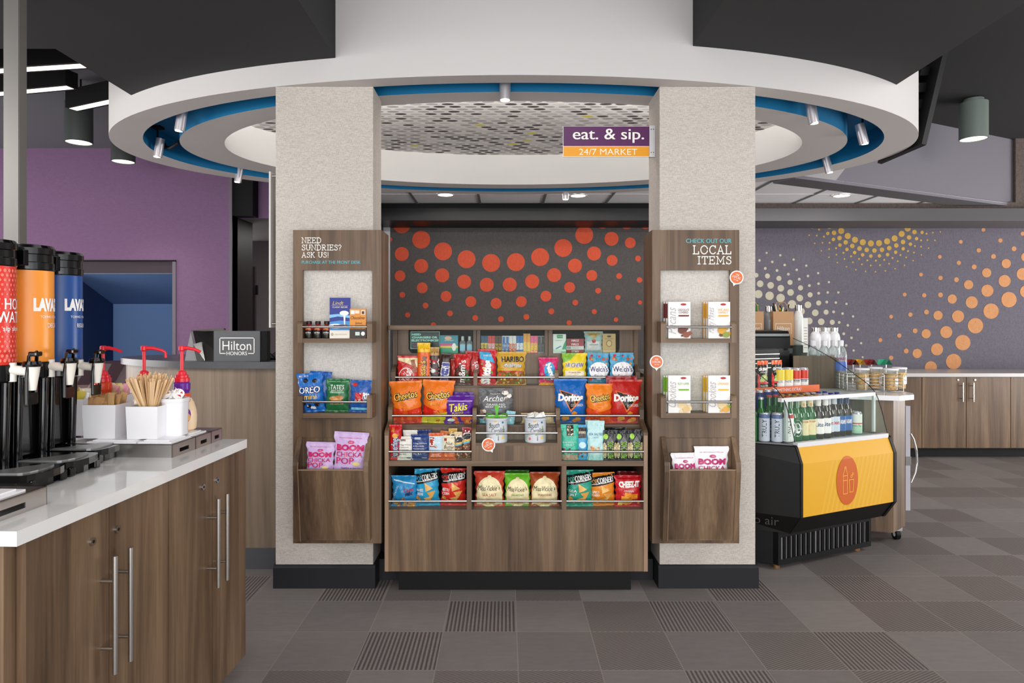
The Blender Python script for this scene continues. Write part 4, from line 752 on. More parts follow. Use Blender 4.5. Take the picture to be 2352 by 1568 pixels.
# glazed compartments
D = 3.375; z = 1.124
s = pack('notice_card', 'black and mint NEED CHARGERS OR ELECTRONICS? card in the left window', 'sign', None, 'box', (943, 1010, 761), D - .006, PZ(801, D - .006), .002, '7fd0c0', [('r', .015, .985, .03, .97, '24242a'), ('t', 'NEED', .2, .83, .32, .12, '8ed8c8', dict(b=.06)), ('t', 'CHARGERS OR', .49, .66, .88, .13, '8ed8c8', dict(b=.06)), ('t', 'ELECTRONICS?', .5, .49, .92, .13, '8ed8c8', dict(b=.06)), ('t', 'PURCHASE AT', .4, .3, .68, .07, '9c4a90'), ('t', 'THE DESK', .32, .17, .5, .07, '9c4a90')])
pack('sanitary_pad_pack', 'teal, pink and yellow soft pack in the left window', 'pack', None, 'box', (1011, 1052, 770), D, z, .03, '2f8aa0', [('r', 0, 1, 0, .3, '2a9c7c'), ('r', 0, 1, .3, .42, 'e8c83c'), ('r', 0, .8, .42, .55, 'd04a8c'), ('e', .45, .85, .2, .1, 'f0b090'), ('t', 'always', .5, .72, .5, .12, WH, dict(sh=.2)), ('e', .78, .35, .12, .22, WH)])
for i, x in enumerate((1062, 1078)):
    mb = MB(); r = 7.2 / F * D
    mb.lathe((0, 0, 0), [(r * .9, 0), (r, .004), (r, .05), (r * .75, .06), (r * .4, .064), (r * .4, .068)], PET, seg=16, sy=.7); mb.lathe((0, 0, .066), [(r * .5, 0), (r * .5, .018), (r * .42, .02)], mat('flip_cap_clear', (196, 202, 206), .25), seg=14)
    mb.box(-r * .8, r * .8, -r * .72 - .0006, -r * .72, .012, .045, ink('8ec4e0')); letter(mb, 'PURELL', lambda X, Z: Vector((X, -r * .72 - .001, Z)), 0, .028, .008, .03, ink('28388c'), .04, 0, 0) if False else None
    o = mb.build('sanitizer_bottle', local=True, loc=(PX(x, D), D + .02, z)); tag(o, 'small clear hand sanitizer bottle, ' + ('left' if i == 0 else 'right') + ' one of the pair in the left window', 'bottle', 'hand sanitizer bottles')
bc = [('1e4a6e', 'Advil'), ('1e4a6e', 'Advil'), ('c8322e', 'TYLENOL'), ('c8322e', 'TYLENOL'), ('4a3220', 'MOTRIN'), ('4a3220', 'MOTRIN'), ('d4d8dc', 'Aleve'), ('d4d8dc', 'Aleve'), ('dcdcd8', 'Bayer'), ('dcdcd8', 'Bayer'), ('2668b4', 'Claritin'), ('2668b4', 'Claritin'), ('e09a34', 'Benadryl'), ('e09a34', 'Benadryl'), ('e0648c', 'Pepto'), ('e0648c', 'Pepto'), ('8c8884', 'Imodium'), ('8c8884', 'Imodium')]
cn = ['navy', 'navy', 'red', 'red', 'brown and yellow', 'brown and yellow', 'white and blue', 'white and blue', 'white and orange', 'white and orange', 'bright blue', 'bright blue', 'orange and yellow', 'orange and yellow', 'pink', 'pink', 'grey', 'grey']
ac = ['e8c83c', 'e8c83c', WH, WH, 'e8b830', 'e8b830', '3a6ab0', '3a6ab0', 'd8602c', 'd8602c', WH, WH, 'f6e070', 'f6e070', 'f0d030', 'f0d030', '2a2a2c', '2a2a2c']
for i, (c, nm) in enumerate(bc):
    x0 = 1104.5 + i * 8.15; yt = 771 if c not in ('e09a34',) else 766
    it = [('r', .15, .85, .55, .95, ac[i])] if i in (6, 7, 16, 17) else ([('r', .05, .95, .05, .55, 'e8b830')] if i in (4, 5) else [])
    pack('medicine_box', cn[i] + ' narrow medicine box in the middle window, ' + ('left' if i % 2 == 0 else 'right') + ' of the two', 'box', 'medicine boxes in the middle window', 'box', (x0, x0 + 7.7, yt), D, z, .05, c, it + [('t', nm, .5, .33, 2.6, .55, ac[i] if i not in (4, 5) else BK, dict(rot=1.571, b=.04))])
pack('contact_solution_box', 'white and green contact lens solution box in the right window', 'box', None, 'box', (1270, 1300, 767), D, z, .03, 'e4ece6', [('r', .3, .75, .78, .96, '2a9a5c'), ('p', [(.6, .05), (1, .05), (1, .7), (.85, .5)], '2a9c6c'), ('t', 'OPTI-FREE', .52, .87, .4, .05, WH), ('t', 'PUREMOIST', .45, .66, .5, .05, '6a8a90'), ('p', [(.2, .25), (.6, .4), (.65, .36), (.25, .2)], '3a8ab0'), ('r', 0, 1, .08, .2, 'c4e0cc')])
for i in range(4):
    pack('cough_drop_box', 'maroon and white cough drop pack, ' + ('lowest', 'second lowest', 'second highest', 'topmost')[i] + ' in the stack of four', 'box', 'stacked cough drop packs', 'box', (1301, 1341, 0), D, z + i * .0185, .03, 'a02c38' if i != 1 else 'd8d6d4', [('r', .03, .25, .15, .85, '7c2028' if i != 1 else '8a8a8a'), ('t', 'HALLS', .5, .5, .4, .6, WH if i != 1 else 'b0aeac', dict(b=.05, rot=3.14159 if i == 0 else 0))], h=.018)
pack('facial_wipe_pouch', 'teal and yellow wipes pouch in the right window', 'pouch', None, 'pillow', (1342, 1386, 761), D - .004, z, .03, 'a8c8c8', [('p', [(.05, .95), (.95, .95), (.5, .66)], 'd8b870'), ('r', .1, .9, .15, .55, 'dcdcdc'), ('e', .5, .56, .12, .09, 'c8442c'), ('t', "BURT'S BEES", .5, .86, .5, .06, '8a6a30'), ('t', 'sensitive', .5, .4, .5, .07, '6a6a72')])
pack('lip_balm_card', 'tan lip balm card at the right end of the right window', 'card', None, 'box', (1384, 1414, 766), D, z, .008, 'c8a468', [('e', .5, .86, .16, .05, '2a2420'), ('e', .5, .5, .22, .17, '5a4a34'), ('e', .5, .5, .18, .14, 'd8b87c'), ('t', "BURT'S BEES", .5, .74, .6, .05, '5a4a34'), ('r', .05, .95, .03, .15, 'e0c898')])
# sundries tray goods (left panel)
D = 3.035; z = PZ(777, 3.02)
for i, x in enumerate((697.5, 718, 738.5)):
    mb = MB(); r = 9.6 / F * D; C_ = lambda c, rr=.3: ink(c, rr)
    mb.lathe((0, 0, 0), [(r * .92, 0, C_('1a1616')), (r, .003, C_('1a1616')), (r, .040, C_('1a1616')), (r * .98, .041, C_('c83028')), (r * .95, .054, C_('c83028')), (r * .5, .064, C_('a82420')), (r * .48, .066, C_('201a1a'))], C_('1a1616'), seg=20)
    mb.lathe((0, 0, .064), [(r * .66, 0), (r * .66, .013), (r * .6, .015)], C_('2a1618'), seg=18)
    f = lambda X, Z: Vector((r * 1.012 * math.sin(X / r), -r * 1.012 * math.cos(X / r), Z))
    f1 = lambda X, Z: Vector((r * 1.03 * math.sin(X / r), -r * 1.03 * math.cos(X / r), Z))
    subtri(mb, [(-.014, .036), (.0, .040), (.014, .036), (.012, .048), (-.012, .046)], lambda u, v, o: f(u, v), 0, C_('e05a2c'), .006)
    letter(mb, '5-hour', f1, 0, .046, .022, .007, C_('f0e0a0'), .04); letter(mb, 'EXTRA', f1, 0, .026, .026, .007, WHITEI, .05); letter(mb, 'STRENGTH', f1, 0, .017, .02, .0035, C_('8a9a50'), .03)
    o = mb.build('energy_shot_bottle', local=True, loc=(PX(x + 9.6, D), D + .02, z)); tag(o, 'small black and red energy shot, ' + ('leftmost', 'middle', 'rightmost')[i] + ' of three in the upper left tray', 'bottle', 'energy shots in the upper left tray')
pack('chocolate_box', 'blue milk chocolate bar box in the upper left tray', 'box', None, 'box', (757, 804, 683.5), D, z, .022, '1c2a86', [('p', [(0, 0), (1, 0), (1, .2), (0, .2)], 'e6e0d4'), ('p', [(0, .2), (1, .2), (1, .42), (.5, .44), (0, .4)], '3a8cd0'), ('p', [(0, .5), (.4, .54), (1, .5), (1, .56), (.4, .6), (0, .58)], '7cc0ec'), ('e', .7, .62, .22, .06, WH), ('p', [(.66, .6), (.76, .6), (.74, .3), (.7, .3)], WH), ('e', .3, .3, .35, .06, 'e8eef6'), ('r', .45, .85, .26, .34, '8a4a30'), ('r', .2, .5, .27, .33, '9a5638'), ('t', 'Lindt', .42, .87, .5, .09, 'e0c070', dict(sh=.3)), ('t', 'CLASSIC RECIPE', .5, .765, .72, .035, WH), ('r', .1, .88, .8, .805, 'e0c070'), ('e', .13, .1, .06, .04, 'b0aaa0'), ('t', 'MILK CHOCOLATE', .55, .1, .55, .03, 'a8a298')], side='e4e2ee', rz=.12)
pack('chocolate_bar', 'orange salted caramel chocolate bar in the upper left tray', 'chocolate bar', None, 'box', (803, 840, 709), D + .004, z, .018, 'd98c2c', [('r', 0, 1, 0, .32, '2c1a12'), ('r', .06, .3, .82, .95, WH), ('r', .32, .6, .84, .95, 'e8d8c0'), ('r', .7, .95, .8, .95, 'e8e0d8'), ('r', .74, .9, .82, .92, '5a2c1c'), ('t', 'Chocolove', .5, .7, .86, .11, '3a2414', dict(sh=.4)), ('t', 'Salted', .55, .52, .4, .07, '3a2414', dict(sh=.3)), ('t', 'Caramel', .55, .43, .46, .07, '3a2414', dict(sh=.3)), ('r', .35, .62, .1, .22, 'c8d8d0'), ('e', .82, .16, .12, .07, WH)], side='9a5626', rz=.1)
z = PZ(949, 3.02)
pack('cookie_bag', 'bright blue mini cookie bag in the lower left tray', 'cookie bag', 'cookies in the lower left tray', 'pillow', (684, 745, 857), D, z, .055, '1f6cc0', [('e', .35, .82, .1, .055, '1c1a22'), ('e', .35, .82, .06, .03, '3a3640'), ('e', .72, .8, .09, .05, '1c1a22'), ('e', .75, .2, .1, .06, '1c1a22'), ('e', .2, .25, .1, .06, '1c1a22'), ('t', 'BIG BAG', .28, .93, .36, .045, WH, dict(b=.05)), ('t', 'OREO', .5, .58, .9, .19, '14387c', dict(b=.1)), ('t', 'OREO', .5, .58, .86, .16, WH, dict(b=.05)), ('t', 'mini', .52, .41, .5, .13, 'f0c03c', dict(b=.05, sh=.1)), ('x', 6, .15, .85, .1, .28, .07, ['1c1a22', 'e8e4e0'])], ry=-.08)
pack('cookie_bag', 'blue bag behind the mini cookie bag in the lower left tray', 'cookie bag', 'cookies in the lower left tray', 'pillow', (706, 757, 853), D + .04, z, .03, '1b58a8', ry=.05)
pack('cookie_bag', 'green chocolate chip cookie bag in the lower left tray', 'cookie bag', 'cookies in the lower left tray', 'pillow', (743, 800, 870), D, z, .05, '246b3e', [('r', .06, .94, .9, .93, '8ab090'), ('t', "TATE'S", .52, .76, .6, .13, WH, dict(b=.01)), ('t', 'BAKE SHOP', .52, .66, .5, .04, WH), ('r', .2, .84, .58, .63, '8ab090'), ('e', .4, .42, .22, .07, 'c8925a'), ('e', .62, .45, .2, .07, 'b87c44'), ('e', .52, .36, .24, .07, 'd8a468'), ('t', 'CHOCOLATE CHIP', .52, .27, .6, .05, 'e8c890'), ('r', .05, .95, .05, .07, '8ab090')], ry=.02)
pack('toaster_pastry_pack', 'blue and red pastry bites pack in the lower left tray', 'cookie bag', 'cookies in the lower left tray', 'pillow', (799, 850, 873), D, z, .04, '2356a4', [('r', .25, .68, .3, .62, 'c02a34'), ('x', 6, .3, .65, .34, .6, .07, ['e8b8a8', 'a84030', 'f0e0d0']), ('t', 'POP', .8, .52, .3, .2, WH, dict(b=.06, rot=-.2)), ('t', 'BITES', .82, .4, .28, .08, WH), ('e', .25, .86, .13, .05, 'c8302c'), ('r', .1, .9, .08, .16, '7ac0d8')], ry=.04)
def boom(bg, fg):
    return [('t', 'REAL, SIMPLE INGREDIENTS. NOTHING FAKE.', .5, .88, .7, .022, fg), ('e', .52, .8, .1, .035, fg), ('t', "ANGIE'S", .52, .8, .14, .02, bg), ('t', 'BOOM', .5, .69, .86, .13, fg, dict(b=.06)), ('t', 'CHICKA', .48, .555, .84, .1, fg, dict(b=.05)), ('t', 'POP', .36, .425, .56, .13, fg, dict(b=.05)), ('e', .72, .37, .12, .04, 'ecd890'), ('e', .86, .42, .08, .05, 'c8a8d8'), ('t', 'SWEET & SALTY', .55, .27, .62, .045, '5a2a6a'), ('t', 'KETTLE CORN', .55, .2, .62, .045, '5a2a6a')]
zb = .546; D = 3.056
pack('popcorn_bag', 'lilac popcorn bag at the left of the left bin, the lower one', 'popcorn bag', 'popcorn bags in the wall bins', 'pillow', (698, 766, 1016), D + .002, zb, .034, 'cfb2e0', boom('cfb2e0', 'cc2468'), ry=.03)
pack('popcorn_bag', 'lilac popcorn bag at the right of the left bin, the taller one', 'popcorn bag', 'popcorn bags in the wall bins', 'pillow', (760, 840, 993), D, zb, .034, 'd0b4e2', boom('d0b4e2', 'cc2468'), ry=.05)
pack('popcorn_bag', 'white popcorn bag at the left of the right bin, the lower one', 'popcorn bag', 'popcorn bags in the wall bins', 'pillow', (1545, 1606, 1041), D + .002, .486, .034, 'ece9ec', boom('ece9ec', 'b82a6c'), ry=-.02)
pack('popcorn_bag', 'white popcorn bag at the right of the right bin, the taller one', 'popcorn bag', 'popcorn bags in the wall bins', 'pillow', (1596, 1677, 1026), D, .486, .034, 'efecef', boom('efecef', 'b82a6c'))
# local pouches on the right panel
GP = 'local snack cards in the right panel trays'
for row, (zt, yt, words) in enumerate(((PZ(777, 3.02), 693, (('Pecans', 'b02a2c', 'CHOCOLATE', 'COVERED', '6a2420'), ('Party Mixes', 'b02a2c', 'WE ARE', 'FAMILY', 'e8a828'))), (PZ(949, 3.02), 862, (('Cookies', 'b02a2c', 'KEY LIME', '', '7ab02c'), ('Cookies', 'b02a2c', 'LEMONADE', '', 'e8b828'))))):
    for k, (x0, x1) in enumerate(((1535, 1586), (1627, 1677))):
        w1, lc, a1, a2, ac_ = words[k]; where = ('upper' if row == 0 else 'lower') + ' tray of the right panel, ' + ('left' if k == 0 else 'right') + ' side'
        food = [['6a3424', '8a4a30', '5a2c20'], ['d8a030', '8a9a40', 'e8c050', '6a4a28']][k] if row == 0 else [['e8d0a0', 'dcbc84'], ['e8d0a0', 'e0a848', '8ab040']][k]
        for j in (2, 1, 0):
            it = [('t', w1, .15, .5, .85 * 1.35, .24, 'b4b2b4', dict(rot=1.571, sh=.3, b=0)), ('e', .68, .93, .13, .03, lc), ('t', a1, .68, .78, .5, .06, ac_), ('x', 11, .5, .98, .04, .3, .1, food)] + ([('t', a2, .68, .71, .44, .055, ac_)] if a2 else []) + [('r', .45, .92, .6, .64, ac_), ('e', .62, .22, .2, .1, food[0]), ('e', .8, .1, .16, .08, food[1])] if j == 0 else [('r', 0, .1, .55, .95, ac_)]
            pack('snack_card_box', ('white local snack box, front one, ', 'white local snack box, second one, ', 'white local snack box, rearmost one, ')[j] + where, 'box', GP, 'box', (x0 - j * 5.5, x1 - j * 5.5, yt + 0), 3.034 + j * .028, zt, .014, 'eceae8' if j == 0 else 'e6e2dc', it, side='f0eeec' if j == 0 else (ac_))
# mugs
for i, (x, l) in enumerate(((1141, 'white South Carolina mug with a green ribbon on the middle tray'), (1230, 'white South Carolina mug with crumpled white paper on the middle tray'))):
    D = 3.13; r = 24.5 / F * D; hh = .115; t = thing('souvenir_mug', l, 'mug', (PX(x, D), D + r * 0 + .012, .717))
    mb = MB(); enm = mat('mug_enamel', (206, 211, 218), .3)
    mb.lathe((0, 0, 0), [(r * .96, 0), (r, .004), (r, hh - .012), (r * 1.07, hh - .01), (r * 1.09, hh), (r * .98, hh + .001), (r * .95, hh - .01), (r * .93, .01), (0, .01)], enm, seg=32); mb.build('cup', t, local=True)
    mb = MB(); f = lambda X, Z: Vector((r * 1.01 * math.sin(X / r), -r * 1.01 * math.cos(X / r), Z))
    letter(mb, 'South', f, -.012, .083, .05, .024, BLKI, .0, shear=.25, rot=.1); letter(mb, 'Carolina', f, .008, .06, .068, .022, BLKI, .0, shear=.25, rot=.1)
    for k in range(8):
        a = k * .785; flat(mb, [(-.006 + .009 * math.cos(a), .105 * .97 + .009 * math.sin(a)), (-.006 + .004 * math.cos(a + .35), .102 + .004 * math.sin(a + .35)), (-.006 + .004 * math.cos(a - .35), .102 + .004 * math.sin(a - .35))], f, ink('e8b030'))
    flat(mb, ell(-.006, .102, .005, .005, 12), f, ink('f0c040')); flat(mb, ell(.03, .096, .006, .005, 10), f, ink('4a7a90'))
    mb.add([f(.006, .012), f(.010, .012), f(.009, .035), f(.007, .035)], [(0, 1, 2, 3)], ink('6a5a40'))
    for k in range(5): flat(mb, [(.008, .036), (.008 + .013 * math.cos(.2 + k * .68), .038 + .009 * math.sin(.2 + k * .68)), (.008 + .011 * math.cos(.5 + k * .68), .037 + .007 * math.sin(.5 + k * .68))], f, ink('6a8a4a'))
    flat(mb, ell(-.03, .02, .006, .007, 10), f, ink('d87a60')); flat(mb, ell(.031, .024, .008, .007, 10), f, ink('e8c860')); flat(mb, ell(-.032, .085, .005, .009, 10), f, ink('8a9a70')); flat(mb, ell(.034, .07, .004, .012, 10), f, ink('9ab080'))
    mb.build('decoration', t, local=True)
    if i == 0:
        mb = MB(); GR = ink('5cb82a')
        mb.add([(-.012, -.02, hh), (.014, -.02, hh), (.006, -.012, hh + .012), (-.004, -.012, hh + .012)], [(0, 1, 2, 3)], GR)
        mb.prism([(-.004, hh + .01), (.005, hh + .01), (.010, hh + .055), (-.010, hh + .058)], -.014, -.012, GR, axis='y')
        mb.tube([(r * .98 * math.cos(a), r * .98 * math.sin(a), hh + .006 + .006 * math.sin(a * 3)) for a in [k * .314 for k in range(20)]], .004, GR, closed=True)
        for s_ in (-1, 1): mb.add([(s_ * .004, -.018, hh + .012), (s_ * .05, -.012, hh + .002), (s_ * .055, -.005, hh - .012), (s_ * .02, -.024, hh + .003)], [(0, 1, 2, 3)], GR)
        mb.build('ribbon', t, local=True)
    else:
        mb = MB(); rr = random.Random(3)
        for k in range(7):
            a = rr.uniform(0, 6.28); cx, cy = .03 * math.cos(a), .02 * math.sin(a); hgt = rr.uniform(.01, .028)
            mb.add([(cx - .02, cy, hh), (cx + .018, cy - .008, hh + .003), (cx + .01, cy + .004, hh + hgt), (cx - .016, cy - .012, hh + hgt * .8), (cx, cy + .015, hh)], [(0, 1, 2), (0, 2, 3), (1, 4, 2), (0, 3, 4)], WHITEI)
        mb.build('paper', t, local=True)
# ================================================================ COFFEE COUNTER (left)
cf = Vector((-.918, 2.354)); cn_ = Vector((-.96, 1.303)); cd = (cf - cn_).normalized(); cw = Vector((-cd.y, cd.x))   # along the front edge (away), and inwards (-x)
CZ = .864
def CC(s, n, z=0.): p = cn_ + cd * s + cw * n; return Vector((p.x, p.y, z))
LC = (cf - cn_).length
def cbox(mb, s0, s1, n0, n1, z0, z1, m):
    mb.add([CC(s, n, z) for z in (z0, z1) for n in (n0, n1) for s in (s0, s1)], [(0, 2, 3, 1), (4, 5, 7, 6), (0, 1, 5, 4), (2, 6, 7, 3), (0, 4, 6, 2), (1, 3, 7, 5)], m)
c = thing('coffee_counter', 'walnut base cabinet carrying the white coffee counter in the left foreground', 'cabinet', tuple(CC(LC / 2, .35)))
mb = MB(); cbox(mb, -.02 + .03, LC - .03, .035, .74, .084, CZ - .03, WOOD); mb.build('body', c)
mb = MB(); cbox(mb, .06, LC - .09, .10, .70, 0, .084, BLACK); mb.build('toe_kick', c)
def fpx(px):                               # where a pixel column meets the cabinet face plane
    q = Vector(((px - VX) / F, 1.)); n = .032; o = cn_ + cw * n
    # o + cd*s = q*t
    det = cd.x * (-q.y) - (-q.x) * cd.y; s = (-(o.x) * (-q.y) - (-q.x) * (-(o.y))) / det; return s
cols = [38.5, 234, 372.5, 475, 553]; ed = [fpx(x) for x in cols]
for i in range(4):
    a, b = ed[i] + .0015, ed[i + 1] - .0015
    mb = MB(); cbox(mb, a, b, .014, .034, .09, CZ - .032, WOOD); dr = mb.build('door', c)
    hs = b - .028 if i % 2 == 0 else a + .03
    hz0, hz1 = .44, .72
    P = CC(hs, -.02, 0); mb = MB(); mb.cyl((P.x, P.y, hz0), (P.x, P.y, hz1), .0062, STEEL, seg=14)
    for zz in (hz0 + .06, hz1 - .06): Q = CC(hs, .014, zz); mb.cyl((P.x, P.y, zz), Q, .0045, STEEL, seg=10)
    mb.build('handle', dr)
    ls = b - .062 if i % 2 == 0 else a + .028
    mb = MB(); Q = CC(ls, .014, .765); Q2 = CC(ls, .009, .765); mb.cyl(Q, Q2, .0095, STEEL2, seg=16); Q3 = CC(ls, .0085, .765); mb.cyl(Q2, Q3, .004, BLACKM, seg=8); mb.build('lock', dr)
mb = MB(); b = .003; cbox(mb, 0, LC, 0, .80, CZ - .03, CZ, QUARTZ); o = mb.build('countertop', loc=tuple(CC(LC / 2, .4, CZ - .03)))
tag(o, 'glossy white stone countertop on the walnut coffee cabinet', 'countertop')
# stainless risers
def riser(s0, s1, n0, n1, label):
    mb = MB(); z0, z1 = CZ, CZ + .041; t = .003
    cbox(mb, s0, s1, n0, n1, z1 - t, z1, STEEL); cbox(mb, s0, s0 + t, n0, n1, z0, z1, STEEL); cbox(mb, s1 - t, s1, n0, n1, z0, z1, STEEL); cbox(mb, s0, s1, n1 - t, n1, z0, z1, STEEL)
    m_ = (s0 + s1) / 2; hw = (s1 - s0) * .2
    cbox(mb, s0, m_ - hw, n0, n0 + t, z0, z1, STEEL); cbox(mb, m_ + hw, s1, n0, n0 + t, z0, z1, STEEL); cbox(mb, m_ - hw, m_ + hw, n0, n0 + t, z0 + .022, z1, STEEL); cbox(mb, m_ - hw, m_ + hw, n0, n0 + t, z0, z0 + .010, STEEL)
    o = mb.build('steel_riser', loc=tuple(CC(m_, (n0 + n1) / 2, z0))); tag(o, label, 'stand', 'stainless risers on the counter')
s00 = 2.02 - 1.303
riser(s00, s00 + .14, .085, .42, 'stainless riser under the sugar and stir stick cups'); riser(s00 + .142, s00 + .245, .085, .42, 'stainless riser under the purple necked creamer bottle'); riser(s00 + .247, s00 + .325, .085, .42, 'stainless riser nearest the far end of the white counter')
riser(-.02, .195, .085, .40, 'stainless riser at the near end of the counter below the red server')
RZ = CZ + .041
def mat_pad(s0, s1, n0, n1, lab):
    mb = MB(); cbox(mb, s0, s1, n0, n1, RZ, RZ + .004, WHITEPL); cbox(mb, s0 + .012, s1 - .012, n0 + .012, n1 - .012, RZ + .004, RZ + .0075, WHITEPL); o = mb.build('plastic_tray', loc=tuple(CC((s0 + s1) / 2, (n0 + n1) / 2, RZ))); tag(o, lab, 'tray', 'white trays under the condiments')
mat_pad(s00 + .01, s00 + .13, .205, .36, 'white tray under the brown sugar packet cup'); mat_pad(s00 + .012, s00 + .13, .095, .2, 'white tray under the stir stick cup')
mat_pad(s00 + .15, s00 + .24, .10, .36, 'white tray under the creamer bottles')
mat_pad(.01, .15, .1, .2, 'white tray on the nearest steel riser')
PZ_ = RZ + .0075
# square cups
def square_cup(px0, px1, D, w, hgt, label, rz=0.0):
    cx = (PX(px0, D) + PX(px1, D)) / 2; t = thing('condiment_cup', label, 'cup', (cx, D + w / 2, PZ_), rz, 'square white condiment cups')
    mb = MB(); k = .94
    for (a, b_, zz0, zz1, inn) in ((w / 2 * k, w / 2, 0, hgt, 0), (w / 2 * k - .004, w / 2 - .004, .004, hgt, 1)):
        vs = [(sx * a, sy * a, zz0) for sx, sy in ((-1, -1), (1, -1), (1, 1), (-1, 1))] + [(sx * b_, sy * b_, zz1) for sx, sy in ((-1, -1), (1, -1), (1, 1), (-1, 1))]
        fs = [(0, 1, 5, 4), (1, 2, 6, 5), (2, 3, 7, 6), (3, 0, 4, 7), (3, 2, 1, 0)]
        mb.add(vs, fs if not inn else [f[::-1] for f in fs], WHITEPL)
    o_, i_ = w / 2, w / 2 - .004
    for q in range(4):
        c0, c1 = [((-1, -1), (1, -1), (1, 1), (-1, 1))[(q + j) % 4] for j in (0, 1)]
        mb.add([(c0[0] * o_, c0[1] * o_, hgt), (c1[0] * o_, c1[1] * o_, hgt), (c1[0] * i_, c1[1] * i_, hgt), (c0[0] * i_, c0[1] * i_, hgt)], [(0, 1, 2, 3)], WHITEPL)
    mb.build('cup_body', t, local=True); return cx, D + w / 2
h1 = PZ(930, 2.08) - PZ_
c1x, c1y = square_cup(188, 265, 2.08, .105, h1, 'square white cup filled with brown sugar packets')
c2x, c2y = square_cup(288, 362, 2.07, .1, h1 - .004, 'square white cup filled with wooden stir sticks')
c4x, c4y = square_cup(118, 190, 2.13, .1, h1 + .012, 'square white cup of yellow packets left of the brown sugar cup')
c5x, c5y = square_cup(205, 285, 2.24, .1, h1 + .012, 'square white cup hidden behind the brown sugar cup holding pastel packets')
rr = random.Random(11)
def packets(cx, cy, w, n, cols, label, hgt, base, group, name='sugar_packet'):
    for i in range(n):
        ux = rr.uniform(-.38, .38) * w; uy = rr.uniform(-.36, .36) * w; a = rr.uniform(-.5, .5); ln = rr.uniform(.055, .065); wd = .032; tl = rr.uniform(-.25, .25)
        S = mapper('pillow', wd, ln, .005, i); mb = MB(); m = ink(cols[i % len(cols)], .6)
        for back in (0, 1):
            vs = [S(u / 4, v / 5, 0, bool(back)) for v in range(6) for u in range(5)]; mb.add(vs, [(v * 5 + u, v * 5 + u + 1, v * 5 + u + 6, v * 5 + u + 5) for v in range(5) for u in range(4)], m, False)
        o = mb.build(name, local=True, loc=(cx + ux, cy + uy, base + hgt * rr.uniform(.9, 1.05)), rot=(rr.uniform(-.2, .2), tl, a)); tag(o, label, 'packet', group)
packets(c1x, c1y, .105, 20, ['b48a5c', 'c09868', 'a67c50'], 'brown raw sugar packet standing in the square white cup', h1 - .03, PZ_, 'brown sugar packets')
packets(c4x, c4y, .1, 10, ['f2d030', 'f4f2ee', 'e8e4d8', 'f0dc60'], 'yellow and white sweetener packet in the left cup', h1 - .02, PZ_, 'yellow sweetener packets')
packets(c5x, c5y, .1, 10, ['e8a8b8', 'e8e0a0', 'ece8c0'], 'pastel sweetener packet in the cup behind the brown sugar', h1 - .015, PZ_, 'pastel sweetener packets')
for i in range(125):                              # stir sticks fan out of the cup
    ax = rr.uniform(-1, 1); ay = rr.uniform(-1, 1); bx, by = c2x - ax * .012, c2y - ay * .012
    L = rr.uniform(.178, .2); tx = ax * .42 + rr.uniform(-.05, .05); ty = ay * .38 + rr.uniform(-.05, .05)
    d_ = Vector((tx, ty, 1)).normalized(); q = Vector((bx, by, PZ_ + .006)); e_ = q + d_ * L; side_ = Vector((math.cos(i), math.sin(i) * .6, 0)).cross(d_).normalized().cross(d_).normalized(); up_ = side_.cross(d_)
    hw, ht = .003, .0009; mb = MB(); mW = mat('birch_stick_%d' % (i % 3), [(222, 186, 140), (210, 172, 124), (230, 198, 156)][i % 3], .6)
    vs = [p + side_ * (sx * hw) + up_ * (sz * ht) for p in (q, e_) for sx, sz in ((-1, -1), (1, -1), (1, 1), (-1, 1))] + [e_ + d_ * .0025 + up_ * ht, e_ + d_ * .0025 - up_ * ht]
    mb.add(vs, [(0, 1, 5, 4), (1, 2, 6, 5), (2, 3, 7, 6), (3, 0, 4, 7), (3, 2, 1, 0), (4, 5, 9), (6, 7, 8), (4, 9, 8, 7), (5, 6, 8, 9)], mW)
    o = mb.build('stir_stick', loc=tuple(q)); tag(o, 'wooden stir stick standing in the square white cup', 'stir stick', 'wooden stir sticks')
# round cup with creamers
D = 2.16; r = .037; cx = PX(402, D); t = thing('creamer_cup', 'tall round white cup of creamer pods in front of the purple necked bottle', 'cup', (cx, D, PZ_))
hc = PZ(913, D) - PZ_
mb = MB(); mb.lathe((0, 0, 0), [(r * .9, 0), (r * .94, hc - .014), (r * 1.03, hc - .012), (r * 1.05, hc), (r * .98, hc), (r * .88, .01), (0, .01)], WHITEPL, seg=32, squ=4); mb.build('cup_body', t, local=True)
for i in range(9):
    a = rr.uniform(0, 6.28); k = rr.uniform(0, .024); mb = MB(); q = Vector((cx + k * math.cos(a), D + k * math.sin(a), PZ_ + hc - .004 + rr.uniform(0, .016)))
    mb.lathe(q, [(.008, 0), (.013, .014), (.017, .0145), (.017, .0155), (.003, .016)], WHITEI, seg=12); mb.add([q + Vector((.003 * math.cos(i), .003 * math.sin(i), .018)), q + Vector((.012, 0, .018)), q + Vector((.006, .008, .018))], [(0, 1, 2)], ink('c83c4a'))
    Mx = Matrix.Translation(q) @ Matrix.Rotation(rr.uniform(-.9, .9), 4, 'X') @ Matrix.Rotation(rr.uniform(-.9, .9), 4, 'Y') @ Matrix.Translation(-q); mb.xform(Mx)
    o = mb.build('creamer_pod', loc=tuple(q)); tag(o, 'small white creamer pod heaped in the tall round cup', 'creamer', 'creamer pods')
